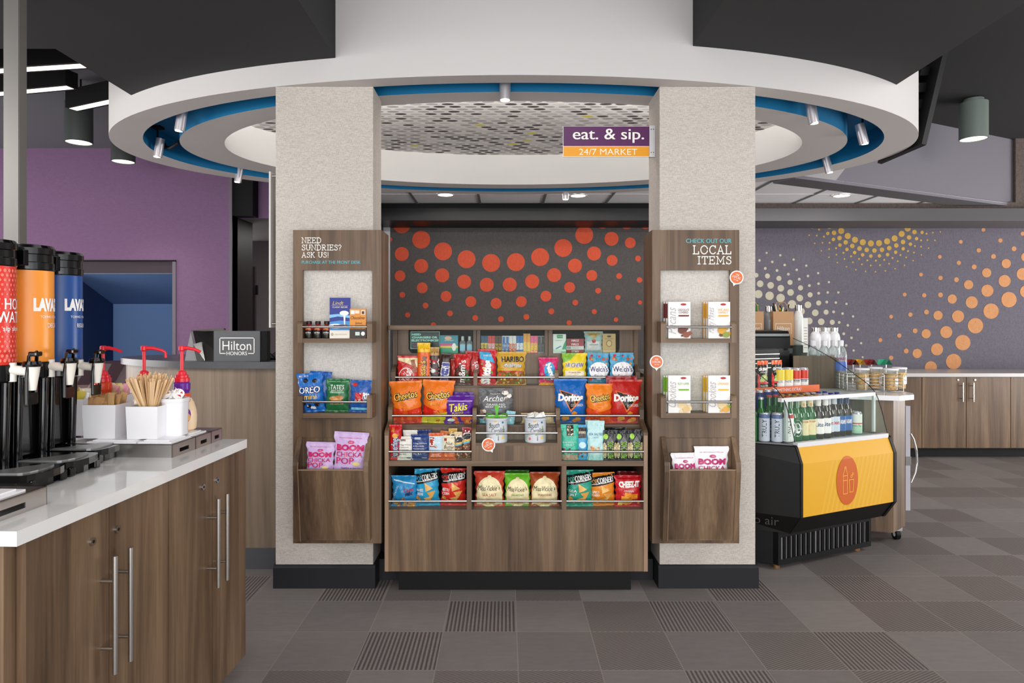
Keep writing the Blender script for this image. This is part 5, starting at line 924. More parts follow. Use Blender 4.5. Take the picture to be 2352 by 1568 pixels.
# pump bottles
def pump(px, D, neck, body1, body2, label, ang, lettc):
    base = Vector((PX(px, D), D, PZ_)); t = thing('creamer_bottle', label, 'bottle', tuple(base), 0, 'pump creamer bottles'); z = lambda py: PZ(py, D) - PZ_
    zn0, zn1, zm = z(902), z(876), z(913); rb = .047; RP = mat('pump_red', (222, 36, 52), .28); a_, b_, n_ = ink(body1, .25), ink(body2, .25), ink(neck, .25)
    mb = MB(); mb.lathe((0, 0, 0), [(rb * .8, 0, a_), (rb * .95, .006, a_), (rb, .03, a_), (rb, zm * .45, a_), (rb * .96, zm * .62, a_), (rb * .8, zm * .86, a_), (rb * .62, zm, a_), (rb * .60, zm + .001, b_), (rb * .52, zn0, b_), (rb * .48, zn0 + .002, n_), (rb * .56, zn0 + .013, n_), (rb * .56, zn1 - .006, n_), (rb * .46, zn1, n_)], a_, seg=32)
    f = lambda X, Z: Vector((rb * 1.01 * math.sin(X / rb), -rb * 1.01 * math.cos(X / rb), Z)); f2 = lambda X, Z: Vector((rb * 1.02 * math.sin(X / rb), -rb * 1.02 * math.cos(X / rb), Z))
    subtri(mb, ell(.03, .055, .02, .026), lambda u, v, o: f(u, v), 0, ink('7a2aa0'), .008); subtri(mb, ell(.034, .048, .014, .014), lambda u, v, o: f2(u, v), 0, ink('e8b060'), .008)
    letter(mb, 'Coffee', f, .034, .105, .03, .012, ink('c83040'), .02, shear=.3)
    mb.build('bottle_body', t, local=True)
    z1 = zn1; zt = z(797); mb = MB()
    mb.lathe((0, 0, z1), [(rb * .52, 0), (rb * .52, .012), (rb * .44, .014), (rb * .44, .022), (rb * .33, .024), (rb * .28, .034), (rb * .12, .038)], RP, seg=24)
    mb.cyl((0, 0, z1 + .03), (0, 0, zt - .006), .0052, RP, seg=14)
    mb.lathe((0, 0, zt - .014), [(.007, 0), (.010, .004), (.010, .016), (.008, .019)], RP, seg=18)
    c_, s_ = math.cos(ang), math.sin(ang); pts = [(0, zt - .004), (.02, zt - .003), (.045, zt - .008), (.062, zt - .016)]; 
    if lettc: pts = [(0, zt - .004), (.03, zt - .004), (.058, zt - .012), (.068, zt - .018), (.069, zt - .036)]
    mb.tube([(d * c_, d * s_, zz) for d, zz in pts], [.0075, .0062, .005, .0046, .0044][:len(pts)], RP, seg=12); mb.build('pump', t, local=True)
pump(237, 2.25, 'dc4a26', 'f2c020', 'e8402c', 'yellow creamer bottle with an orange neck and red pump', 0., 0); pump(331, 2.24, '2a3c8c', 'ecdcc4', '2a3c8c', 'creamer bottle with a blue neck and red pump behind the stir sticks', .15, 1); pump(418, 2.25, '6a2c98', 'f0d4b0', 'e2502c', 'cream coloured creamer bottle with a purple neck and red pump', 0., 0)
# thermal servers
def server(pxr, D, col, words, label, dots=False):
    """pxr: right-hand silhouette pixel of the drum"""
    rx, ry = .105, .068; cx = PX(pxr, D) - rx * .985; cy = D; t = thing('coffee_server', label, 'beverage dispenser', (cx, cy, CZ), 0, 'thermal servers on the counter')
    zt = PZ({183: 578, 116: 562, 27: 548}[pxr], D) - CZ; zl = PZ({183: 633, 116: 622, 27: 611}[pxr], D) - CZ; zb = PZ(830 if pxr != 27 else 838, D) - CZ
    C_ = mat('wrap_' + col, hx(col), .3); SC = dict(seg=40, sy=ry / rx)
    mb = MB(); mb.lathe((0, 0, 0), [(rx, zb), (rx, zl)], C_, **SC)
    f = lambda k: (lambda X, Z: (lambda a: Vector((rx * k * math.cos(a), ry * k * math.sin(a), Z)))(.1 + X / .088))
    for s_, zz, w_, h_, b in words: letter(mb, s_, f(1.012), .0, zz, w_, h_, WHITEI, b)
    if dots:
        for j in range(9):
            for i in range(14): flat(mb, [(p[0] + .013 * i - .1 + (j % 2) * .006, p[1]) for p in ell(0, zb + .012 + j * .012, .0045 - .0003 * j, .0045 - .0003 * j, 8)], f(1.01), ink('f08070'))
            for i in range(14): flat(mb, [(p[0] + .013 * i - .1 + (j % 2) * .006, p[1]) for p in ell(0, zl - .012 - j * .012, .0045 - .0003 * j, .0045 - .0003 * j, 8)], f(1.01), ink('f08070'))
    mb.build('printed_wrap', t, local=True)
    mb = MB(); mb.lathe((0, 0, 0), [(rx * 1.0, zl - .001), (rx * 1.02, zl + .002), (rx * 1.02, zl + .02), (rx * .99, zl + .022), (rx * .99, zt - .03), (rx * 1.03, zt - .028), (rx * 1.03, zt - .012), (rx * .98, zt - .004), (rx * .7, zt), (0, zt)], BLACKG, **SC)
    mb.box(rx * .55, rx * .75, -ry * 1.0, -ry * .72, zl + .01, zt - .02, BLACKG, bev=.002); mb.build('lid', t, local=True)
    mb = MB(); mb.lathe((0, 0, 0), [(rx * .9, zb - .045), (rx * 1.01, zb - .04), (rx * 1.02, zb), (rx, zb + .001)], BLACKG, **SC)
    mb.box(-rx * .9, rx * .35, -ry * .82, ry * .82, .04, zb - .03, BLACKG, bev=.008)
    mb.cyl((rx * .45, -ry * .7, .03), (rx * .50, -ry * .7, zb - .03), .011, BLACKG, r2=.013, seg=14); mb.cyl((rx * .45, ry * .7, .03), (rx * .50, ry * .7, zb - .03), .011, BLACKG, r2=.013, seg=14); mb.build('stand', t, local=True)
    mb = MB(); x1 = rx + .105; pts = [(-rx, -ry), (rx * .6, -ry * 1.1), (x1 - .03, -ry * 1.1)] + [(x1 - .03 + .03 * math.sin(a), -ry * 1.1 * math.cos(a)) for a in [math.pi * k / 8 for k in range(1, 8)]] + [(x1 - .03, ry * 1.1), (-rx, ry)]
    mb.prism([(p[0], p[1]) for p in pts], .022, .04, BLACKG); mb.prism([(p[0] * .93, p[1] * .8) for p in pts], .0, .024, BLACKG)
    for sx in (-.5, .5): mb.box(x1 - .05, x1 - .008, sx * ry * 1.6 - .012, sx * ry * 1.6 + .012, 0, .026, BLACKG, bev=.004)
    tr = mb.build('drip_base', t, local=True)
    mb = MB(); mb.prism([(rx * .3 + (p[0] - rx * .3) * .88, p[1] * .82) for p in pts if p[0] > 0], .040, .0435, mat('drip_plate', (150, 150, 150), .3, .6)); mb.build('drip_tray', tr, local=True)
    zc = zb - .012; mb = MB(); CRMP = mat('tap_cream', (228, 224, 214), .3)
    mb.cyl((rx * .95, -.0, zc), (rx + .045, 0, zc - .004), .012, CRMP, seg=18); mb.lathe((rx + .05, 0, zc - .052), [(.009, 0), (.016, .046), (.018, .062)], CRMP, seg=20); mb.cyl((rx + .0, 0, zc - .03), (rx + .0, 0, zc + .018), .009, CRMP, seg=14); mb.build('tap', t, local=True)
    mb = MB(); mb.lathe((rx + .05, 0, zc + .008), [(.021, 0), (.022, .006), (.018, .014), (0, .016)], BLACKG, seg=20)
    w_ = .017; xx = rx + .052; loop = [(xx - .004, -w_, zc - .085), (xx - .004, -w_, zc - .02), (xx, -w_ * .8, zc + .035), (xx + .01, 0, zc + .045), (xx, w_ * .8, zc + .035), (xx - .004, w_, zc - .02), (xx - .004, w_, zc - .085)]
    mb.tube(loop, .0042, BLACKG, seg=8); mb.prism([(xx - .008, zc - .088), (xx, zc - .088), (xx + .001, zc - .058), (xx - .007, zc - .058)], -w_, w_, BLACKG, axis='y'); mb.box(xx - .004, xx + .016, -w_ * .8, w_ * .8, zc + .034, zc + .046, BLACKG, bev=.003); mb.build('lever', t, local=True)
z2 = lambda py, D: PZ(py, D) - CZ
for pxr, D, col, lab, lw in ((183, 2.0, '1c4c94', 'blue wrapped coffee server labelled REGULAR', 'REGULAR'), (116, 1.83, 'f49a38', 'orange wrapped coffee server labelled DECAF', 'DECAF')):
    server(pxr, D, col, [('LAVAZZA', z2(702, D) + .002, .13, .036, .07), ('TORINO, ITALIA, 1895', z2(728, D), .095, .008, .03), (lw, z2(747, D), .05, .012, .03)], lab)
server(27, 1.68, 'd8372c', [('HOT', z2(698, 1.68), .07, .028, .04), ('WATER', z2(728, 1.68), .11, .028, .04), ('sip slowly', z2(756, 1.68), .08, .016, .04)], 'red wrapped server labelled HOT WATER at the left edge', True)
mb = MB(); q = CC(.07, .17, PZ_); mb.box(q.x - .05, q.x, q.y - .02, q.y + .03, q.z, q.z + .022, ink('f0c020'), bev=.004); o = mb.build('sweetener_box', loc=tuple(q)); tag(o, 'small yellow box on the white tray at the left edge', 'box')
# ================================================================ RECEPTION DESK
dk = [(-1.0, 3.42), (-1.19, 3.42), (-1.5, 3.43), (-1.74, 3.5), (-1.985, 3.63), (-2.14, 3.75), (-2.24, 3.86), (-2.29, 4.0), (-2.27, 4.16), (-2.15, 4.28), (-1.9, 4.33), (-1.0, 4.33)]
def smooth(pts, n=10):
    o = []
    for i in range(len(pts) - 1):
        p0, p1, p2, p3 = pts[max(0, i - 1)], pts[i], pts[i + 1], pts[min(len(pts) - 1, i + 2)]
        for k in range(n):
            t = k / n; o.append(tuple(.5 * (2 * p1[j] + (p2[j] - p0[j]) * t + (2 * p0[j] - 5 * p1[j] + 4 * p2[j] - p3[j]) * t * t + (3 * p1[j] - p0[j] - 3 * p2[j] + p3[j]) * t ** 3) for j in (0, 1)))
    return o + [pts[-1]]
def inset(pts, d):
    c = Vector((-1.5, 3.9)); return [tuple(Vector(p) + Vector((max(-1, min(1, (c.x - p[0]) / .6)) * d, max(-1, min(1, (c.y - p[1]) / .35)) * d))) for p in pts]
dks = smooth(dk); t = thing('reception_desk', 'curved wood reception desk with a dark stone top behind the left pillar', 'desk', (-1.6, 3.9, 0))
mb = MB(); mb.prism(dks[::-1], 1.042, 1.077, mat('desk_stone', (80, 80, 83), .3)); mb.build('desk_top', t)
mb = MB(); mb.prism(inset(dks, .03)[::-1], .11, 1.042, WOODD); mb.build('desk_front', t)
mb = MB(); mb.prism(inset(dks, .028)[::-1], 0, .11, mat('desk_base_grey', (78, 79, 84), .4)); mb.build('kick_base', t)
D = 3.46; zt = 1.077
t = thing('loyalty_sign', 'dark grey block sign with white framed lettering standing on the reception desk', 'sign', (PX(545, D), D, zt))
mb = MB(); mb.box(PX(491, D), PX(597, D), D, D + .05, zt, PZ(760, D), mat('sign_slate', (88, 90, 92), .4)); mb.build('sign_block', t)
mb = MB(); 
mb.box(PX(597, D), PX(613, D), D + .01, D + .05, zt, PZ(760, D), BLACKM)
for k in range(5): mb.box(PX(598 + k * 3, D), PX(599.3 + k * 3, D), D + .006, D + .01, zt, PZ(760, D), BLACK)
mb.build('ribbed_side', t)
mb = MB(); TP(mb, 'Hilton', 511, 577, 783, 804, D - .001, WHITEI, .02); TP(mb, 'HONORS', 520.5, 567.5, 807, 815.5, D - .001, WHITEI, .03)
for a, b, cc_, dd in ((504, 584.5, 775, 776.8), (504, 505.8, 775, 812), (582.7, 584.5, 775, 812), (504, 518, 810.5, 812.3), (570, 584.5, 810.5, 812.3)): mb.add([(PX(x, D - .001), D - .001, PZ(y, D - .001)) for x, y in ((a, cc_), (b, cc_), (b, dd), (a, dd))], [(0, 1, 2, 3)], WHITEI)
mb.build('lettering', t)
D = 3.72; zt = 1.077
t = thing('check_in_screen', 'black screen on a silver A-frame stand on the reception desk', 'monitor', (PX(470, D), D, zt))
mb = MB(); mb.add([PT(443, 760, D) + Vector((0, .0, 0)), PT(516, 754, D + .05), PT(516, 826, D - .12), PT(458, 828, D - .18)], [(0, 1, 2, 3)], BLACKG); mb.add([PT(443, 760, D) + Vector((0, .012, 0)), PT(458, 828, D - .18) + Vector((0, .012, 0)), PT(516, 826, D - .12) + Vector((0, .012, 0)), PT(516, 754, D + .05) + Vector((0, .012, 0))], [(0, 1, 2, 3)], BLACKG)
mb.add([PT(436, 760.5, D), PT(443, 757.5, D), PT(512, 753.5, D + .05), PT(520, 760, D + .03)], [(0, 1, 2, 3)], mat('screen_top', (90, 88, 82), .4)); mb.build('screen', t)
mb = MB(); a_ = PT(438, 762, D); f1 = PT(424, 829, D - .15); f2 = PT(452, 829.5, D - .18)
mb.add([a_, f1, f2, a_ + Vector((0, .02, 0)), f1 + Vector((0, .02, 0)), f2 + Vector((0, .02, 0))], [(0, 1, 2), (3, 5, 4), (0, 3, 4, 1), (1, 4, 5, 2), (2, 5, 3, 0)], ALU); mb.build('stand', t)
mb = MB(); D2 = D - .2; mb.add([PT(443, 790, D2), PT(463, 785, D2), PT(471, 829, D2 - .05), PT(452, 829.5, D2 - .05)], [(0, 1, 2, 3)], STEEL2); mb.add([PT(443, 790, D2) + Vector((0, .01, 0)), PT(463, 785, D2) + Vector((0, .01, 0)), PT(471, 829, D2 - .05) + Vector((0, .01, 0)), PT(452, 829.5, D2 - .05) + Vector((0, .01, 0))], [(3, 2, 1, 0)], STEEL2); mb.build('card_reader', t)
D = 3.6; t = thing('desk_phone', 'black desk phone with a coiled cord beside the honors sign', 'phone', (PX(622, D), D, zt))
mb = MB(); mb.prism([(D, zt), (D, zt + .012), (D + .16, zt + .045), (D + .16, zt)], PX(612, D), PX(650, D), BLACK, axis='x'); mb.build('base', t)
mb = MB(); mb.tube([(PX(620 + k * .55, D) + .004 * math.cos(k * 1.3), D - .01 + .004 * math.sin(k * 1.3), zt + .042 - k * .0012) for k in range(30)], .0018, BLACKM, seg=6); mb.build('cord', t)
# faceted ottoman in the lobby
D = 5.6; t0 = PT(262, 835, D); mb = MB(); cols = [mat('facet_%d' % i, c_, .5) for i, c_ in enumerate(((52, 24, 36), (74, 30, 44), (36, 20, 30), (120, 96, 96)))]
nx = 7
for j in range(5):
    for i in range(nx):
        x0, x1 = t0.x - .32 + i * .1, t0.x - .32 + (i + 1) * .1; z0, z1 = t0.z - (j + 1) * .16 - .02, t0.z - j * .16; y = D + .03 * ((i + j) % 2)
        mb.add([(x0, y, z0), (x1, D + .03 * ((i + j + 1) % 2), z0), (x1, y, z1), (x0, D + .03 * ((i + j + 1) % 2), z1)], [(0, 1, 2), (0, 2, 3)], cols[(i * 2 + j * 3) % 4 if (i + j) % 3 else 0])
mb.box(t0.x - .32, t0.x - .32 + nx * .1, D + .05, D + .5, .0, t0.z, cols[0]); o = mb.build('faceted_bench', loc=(t0.x, D, 0)); tag(o, 'dark maroon faceted lobby bench in front of the blue booth', 'bench')
# ================================================================ CEILING FIXTURES
EM = ((E2[0] + E3[0]) / 2, (E2[1] + E3[1]) / 2, (E2[2] + E3[2]) / 2)
def on_ring(px, back):
    tn = (px - VX) / F; best = None
    for k in range(3600):
        a = math.pi * k / 1800; x, y = ep(EM, a)
        if (y > EM[2] - EM[1] * .3) != back and abs(tn) < .48: continue
        e = abs(x / y - tn)
        if best is None or e < best[0]: best = (e, x, y)
    return best[1], best[2]
SPM = mat('spot_metal', (196, 192, 196), .35, .6)
for px, yb_, back, tx, ty, lab in ((412, 300, False, .02, .0, 'silver ring spotlight left of the left pillar, the upper front one'), (362, 360, True, .02, 0, 'silver ring spotlight at the far left of the ring'), (546, 418, True, .02, 0, 'silver ring spotlight at the back left of the ring, over the purple wall edge'), (1160, 230, False, 0, 0, 'silver ring spotlight at the front centre of the ring'),
                                   (1299, 458, True, 0, 0, 'silver ring spotlight at the back centre of the ring below the hanging sign'), (1869, 283, False, -.02, 0, 'silver ring spotlight right of the right pillar, the upper front one'), (1985, 330, False, -.03, 0, 'silver ring spotlight at the far right of the ring'), (1905, 396, True, -.03, 0, 'silver ring spotlight at the back right of the ring')):
    y = (2.362 - H) * F / (VY - yb_); x = PX(px, y)
    z = PZ(yb_, y); t = thing('ring_spotlight', lab, 'spotlight', (x, y, z), 0, 'spotlights around the ceiling ring')
    a = Vector((x, y, z)); L = .118; top = a + Vector((tx, 0, L)); mb = MB(); mb.cyl(a, top, .027, SPM, seg=22); mb.build('lamp_body', t)
    mb = MB(); mb.cyl(a + Vector((0, 0, -.0015)), a, .023, LAMP, seg=18); mb.build('lamp_lens', t)
    mb = MB(); mb.cyl(top - Vector((.02 if px < VX else -.02, 0, .03)), Vector((top.x - (.02 if px < VX else -.02), y, 2.56)), .006, BLACKM, seg=8); mb.box(x - .03, x + .03, y - .03, y + .03, 2.545, 2.56, BLACKM); mb.build('mount_arm', t)
mb = MB(); mb.tube([tuple(Vector((PX(371, 4.5), 4.5, 2.53))), (PX(380, 4.5), 4.5, 2.47), (PX(392, 4.4), 4.4, 2.44), (PX(412, 4.3), 4.3, 2.45)], .012, BLACKM, seg=8); o = mb.build('power_conduit', loc=(PX(371, 4.5), 4.5, 2.45)); tag(o, 'black curved conduit inside the left of the blue ring channel', 'conduit')
for px, py, lab in ((1023, 446, 'round recessed downlight left in the white tile ceiling'), (1328, 448, 'round recessed downlight centre in the white tile ceiling, beside the back ring spotlight'), (1933, 448, 'round recessed downlight right in the white tile ceiling')):
    d_ = (2.448 - H) * F / (VY - py); x = PX(px, d_); t = thing('recessed_downlight', lab, 'ceiling light', (x, d_, 2.449), 0, 'recessed downlights')
    mb = MB(); mb.lathe((x, d_, 2.441), [(.068, 0), (.076, 0), (.078, .007)], WHITEP, seg=24, caps=False); mb.lathe((x, d_, 2.4412), [(0, 0), (.068, 0)], LAMP, seg=24, caps=False); mb.build('trim_ring', t)
def cyl_light(px, pyb, pyt, D, r, c, lab):
    z0 = PZ(pyb, D); z1 = 3.08 if pyt is None else PZ(pyt, D); x = PX(px, D); t = thing('cylinder_downlight', lab, 'ceiling light', (x, D, z1), 0, 'large cylinder downlights')
    m = mat('cylinder_paint_%d' % c[0], c, .5); mb = MB(); mb.cyl((x, D, z0), (x, D, 3.05), r, m, seg=36, caps=False); mb.lathe((x, D, 3.05), [(r, 0), (r * .0, .001)], m, seg=36, caps=False); mb.cyl((x, D, 3.05), (x, D, 3.08), r * .7, m, seg=30); mb.cyl((x, D, z0), (x, D, z0 + .12), r * .93, m, seg=36, caps=False); mb.lathe((x, D, z0), [(r * .93, 0), (r, 0)], m, seg=36, caps=False); mb.build('housing', t)
    mb = MB(); mb.lathe((x, D, z0 + .006), [(0, 0), (r * .93, 0)], STRIP, seg=30, caps=False); mb.build('diffuser', t)
    spot('cylinder_light', (x, D, z0 - .02), (x, D, 0), 40, 110, .8, r=.08)
cyl_light(181, 328, None, 5.34, .1, (70, 76, 74), 'dark cylinder downlight nearest the steel post at upper left')
cyl_light(283, 372, None, 6.1, .1, (70, 76, 74), 'dark cylinder downlight half hidden behind the left end of the ring')
cyl_light(2236, 320, None, 5.34, .1, (112, 124, 118), 'grey green cylinder downlight at upper right')
def bar_light(p0, p1, D0, D1, hpx, lab, yb):
    """linear fixture: near-bottom edge between pixels, box 0.12 tall"""
    a = PT(p0, yb[0], D0); b = PT(p1, yb[1], D1); b.z = a.z; d_ = (b - a).normalized(); n_ = Vector((-d_.y, d_.x, 0)); w_ = .1; hh = hpx / F * D0
    t = thing('linear_ceiling_light', lab, 'ceiling light', tuple((a + b) / 2), 0, 'black linear ceiling lights'); mb = MB()
    def q(P, n, z): return P + n_ * n + Vector((0, 0, z))
    vs = [q(P, n, z) for z in (0, hh) for n in (0, w_) for P in (a, b)]
    mb.add(vs, [(0, 2, 3, 1), (4, 5, 7, 6), (0, 1, 5, 4), (2, 6, 7, 3), (0, 4, 6, 2), (1, 3, 7, 5)], BLACKM); 
    for P in (a + d_ * .1, b - d_ * .1): mb.cyl(q(P, .05, hh), Vector((q(P, .05, hh).x, q(P, .05, hh).y, 3.08)), .006, BLACKM, seg=6)
    mb.build('housing', t)
    mb = MB(); e = a + d_ * .012; f_ = b - d_ * .012; mb.add([q(e, .02, -.0015), q(f_, .02, -.0015), q(f_, .08, -.0015), q(e, .08, -.0015)], [(0, 1, 2, 3)], STRIP); mb.build('diffuser', t)
bar_light(150, 300, 4.9, 4.6, 40, 'black linear light ending just left of the ring', (247, 232))
bar_light(-40, 150, 4.6, 4.45, 36, 'black linear light crossing behind the steel post, the lower one', (212, 200))
bar_light(-60, 182, 3.95, 3.85, 42, 'black linear light crossing behind the steel post, the upper one', (158, 152))
# wall screen behind the ring on the right
t = thing('wall_television', 'black flat television seen edge-on at the right end of the ring', 'television', (2.74, 4.6, 2.4)); mb = MB()
a, b = Vector((2.66, 4.2, 2.405)), Vector((2.80, 4.2, 3.0)); nx = Vector((-.03, 0, .007)); dy = Vector((0, .5, 0))
vs = [a + nx, a, b, b + nx]; vs = vs + [p + dy for p in vs]; mb.add(vs, [(0, 1, 2, 3), (4, 7, 6, 5), (0, 4, 5, 1), (2, 6, 7, 3), (0, 3, 7, 4), (1, 5, 6, 2)], mat('screen_back_black', (18, 18, 19), .5)); mb.build('screen_case', t)
mb = MB(); o2 = nx * 1.0; 
for k in range(4): p = a + (b - a) * (.25 + k * .18) + nx * 1.02 + Vector((0, .1, 0)); mb.add([p, p + (b - a) * .1, p + (b - a) * .1 + Vector((-.06, .0, 0)), p + Vector((-.06, 0, 0)), p + Vector((0, .3, 0)), p + (b - a) * .1 + Vector((0, .3, 0)), p + (b - a) * .1 + Vector((-.06, .3, 0)), p + Vector((-.06, .3, 0))], [(0, 1, 2, 3), (7, 6, 5, 4), (0, 4, 5, 1), (1, 5, 6, 2), (2, 6, 7, 3), (3, 7, 4, 0)], BLACKM)
mb.build('wall_bracket', t)
# ================================================================ BACK CABINETS (right)
t = thing('back_cabinet', 'long low walnut cabinet run with a pale top below the dotted wall', 'cabinet', (4.2, 6.6, 0))
xe0, xe1 = 1.4, 7.2; mb = MB(); mb.box(xe0, xe1, 6.32, YB - .004, .093, .775, WOOD); mb.build('body', t)
mb = MB(); mb.box(xe0 + .02, xe1, 6.38, YB - .004, 0, .093, BLACKM); mb.build('toe_kick', t)
mb = MB(); mb.box(xe0 - .02, xe1, 6.28, YB - .004, .775, .808, mat('back_counter_top', (196, 194, 192), .3)); mb.build('countertop', t)
xs = [PX(2118 + 102 * k, 6.3) for k in range(-7, 5)]
for i in range(len(xs) - 1):
    mb = MB(); mb.box(xs[i] + .003, xs[i + 1] - .003, 6.302, 6.32, .10, .77, WOOD); d_ = mb.build('door', t)
    hx_ = xs[i + 1] - .05 if i % 2 == 1 else xs[i] + .05 - .0
    mb = MB(); mb.cyl((hx_, 6.275, .54), (hx_, 6.275, .72), .006, STEEL2, seg=10)
    for z in (.57, .69): mb.cyl((hx_, 6.275, z), (hx_, 6.302, z), .004, STEEL2, seg=8)
    mb.build('handle', d_)
    mb = MB(); mb.cyl((hx_ + (-.03 if i % 2 else .03), 6.296, .745), (hx_ + (-.03 if i % 2 else .03), 6.302, .745), .009, STEEL2, seg=12); mb.build('lock', d_)
# ================================================================ REFRIGERATED CASE
KX = Vector((.9033, .429, 0)); KO = Vector((.429, -.9033, 0)); K0 = Vector((1.40, 3.413, 0)); SD = Vector((-.95, .31, 0)).normalized()
def K(s, o, z): return K0 + KX * s + KO * o + Vector((0, 0, z))
def kbox(mb, s0, s1, o0, o1, z0, z1, m):
    mb.add([K(s, o, z) for z in (z0, z1) for o in (o0, o1) for s in (s0, s1)], [(0, 1, 3, 2), (4, 6, 7, 5), (0, 4, 5, 1), (2, 3, 7, 6), (0, 2, 6, 4), (1, 5, 7, 3)], m)
BODY = mat('case_charcoal', (15, 14, 14), .45, spec=.3); TRIMW = mat('case_white_trim', (216, 216, 220), .3)
t = thing('refrigerated_case', 'black open front drink cooler with a yellow panel right of the right pillar', 'cooler', tuple(K(.4, -.25, 0)))
pf = [(.034, .2), (.1, .297), (.1, .567), (.069, .647), (.06, .655)]         # (o, z) front profile
def Ls(s, o, z): return K(s, o, z)                                          # along front
def Lside(u, o, z):                                                         # end panel runs obliquely back to the left
    e = K(.04, 0, z) + KO * o; return e + SD * u
mb = MB(); n = len(pf)
vs = [Lside(0, o, z) for o, z in pf] + [Lside(.42, o * .3 - .0, z) for o, z in pf]
mb.add(vs, [(i, i + 1, n + i + 1, n + i) for i in range(n - 1)], BODY)
# the flat oblique end face: front outline joined to its rear edge
f0 = [Lside(0.0, o, z) for o, z in pf]; r0 = [Lside(.42, -.02, z) for o, z in pf]
mb = MB(); mb.add(f0 + r0, [(i, n + i, n + i + 1, i + 1) for i in range(n - 1)], BODY)
b0 = [K(.04, -.62, z) for z in (.2, .655)]; 
mb.add([r0[0], r0[-1], K(.04, -.62, .655) - KX * .3, K(.04, -.62, .2) - KX * .3], [(0, 3, 2, 1)], BODY)
for s0, s1 in ((.04, .056), (.758, .78)):
    vs = [K(s, o, z) for s in (s0, s1) for o, z in [(p[0] + .006, p[1]) for p in pf] + [(-.6, .655), (-.6, .2)]]; m_ = n + 2
    mb.add(vs, [list(range(m_)), list(range(m_, 2 * m_))[::-1]] + [(i, m_ + i, m_ + (i + 1) % m_, (i + 1) % m_) for i in range(m_)], BODY)
mb.add([K(s, *p) for s in (.056, .758) for p in pf[:2]], [(0, 1, 3, 2)], BODY)
mb.add([K(.056, -.6, .2), K(.758, -.6, .2), K(.758, .034, .2), K(.056, .034, .2)], [(0, 1, 2, 3)], BODY)
mb.add([K(.056, -.6, .2), K(.758, -.6, .2), K(.758, -.6, 1.1), K(.056, -.6, 1.1)], [(0, 3, 2, 1)], BODY)
mb.build('case_body', t)
mb = MB()
mb.cyl(Lside(.1, -.016, .545) , Lside(.1, -.008, .545) + KO * .004, .017, BLACKM, seg=20); mb.cyl(Lside(.1, -.008, .545) + KO * .004, Lside(.1, -.008, .545) + KO * .006, .009, BLACK, seg=14); mb.build('end_cap_screw', t); mb = MB()
def _ef(x, z): a, b = Lside(0, .089, z), Lside(.42, -.02, z); return a.lerp(b, x) + Vector((-.31, -.95, 0)).normalized() * .002
letter(mb, 'eco air', _ef, .36, .262, -.36, .04, mat('embossed_black', (52, 50, 50), .4), .02)
mb.build('end_cap_marks', t)
# yellow printed front
YP = mat('panel_yellow', (218, 163, 36), .4); YP2 = mat('panel_amber_stripe', (222, 170, 56), .35); OP = mat('panel_orange', (196, 92, 30), .35)
mb = MB(); e = .0015; S0, S1 = .058, .757
g_ = [(.1 + e, .297), (.1 + e, .567), (.069 + e, .647)]
mb.add([K(s, *p) for s in (S0, S1) for p in g_], [(0, 1, 4, 3), (1, 2, 5, 4)], YP)
for k in range(16):                       # faint slanted light stripes of the print
    a0 = .24 + k * .034; lo = (a0 - .06, .297); hi = (a0 + .02, .567); w_ = .015
    if a0 + .05 < S1: mb.add([K(a0 - .05, .1 + 1.15 * e, .30), K(a0 - .05 + w_, .1 + 1.15 * e, .30), K(a0 + .03 + w_, .1 + 1.15 * e, .565), K(a0 + .03, .1 + 1.15 * e, .565)], [(0, 1, 2, 3)], YP2)
sc0, zc = .385, .452
ov = [(sc0 + .082 * math.cos(a), min(zc + .128 * math.sin(a), 9)) for a in [2 * math.pi * i / 40 for i in range(40)]]
def kf(off): return lambda s, z: (K(s, .1 + off, z) if z <= .567 else K(s, .1 + off - (z - .567) * .3875, z))
flat(mb, [p for p in ov if p[1] <= .567], kf(.004), OP); top_ = [p for p in ov if p[1] > .566]; 
if len(top_) > 2: flat(mb, top_, kf(.004), OP)
LN = mat('panel_line_art', (238, 190, 70), .4); LWN = .0027; _o = [.0052]
def fo(): _o[0] += .0001; return kf(_o[0])
bx, bz = sc0 - .018, zc - .068
stroke(mb, [(bx - .015, bz), (bx + .015, bz), (bx + .016, bz + .075), (bx + .016, bz + .1), (bx + .006, bz + .125), (bx + .006, bz + .14), (bx - .006, bz + .14), (bx - .006, bz + .125), (bx - .016, bz + .1), (bx - .016, bz + .075)], LWN, fo(), LN, True)
stroke(mb, [(bx - .016, bz + .07), (bx + .016, bz + .07)], LWN, fo(), LN); stroke(mb, [(bx - .016, bz + .095), (bx + .016, bz + .095)], LWN, fo(), LN); stroke(mb, [(bx - .006, bz + .132), (bx + .006, bz + .132)], LWN, fo(), LN)
gx = sc0 + .028; stroke(mb, [(gx - .012, bz + .005), (gx + .012, bz + .005), (gx + .018, bz + .07), (gx - .018, bz + .07)], LWN, fo(), LN, True)
for cx_, cz_, r_ in ((gx, bz + .088, .006), (gx + .010, bz + .1, .005)): stroke(mb, ell(cx_, cz_, r_, r_ * 1.1, 12), LWN, fo(), LN, True)
mb.build('printed_panel', t)
mb = MB(); kbox(mb, .056, .76, .045, .072, .645, .668, TRIMW); mb.build('front_trim', t)
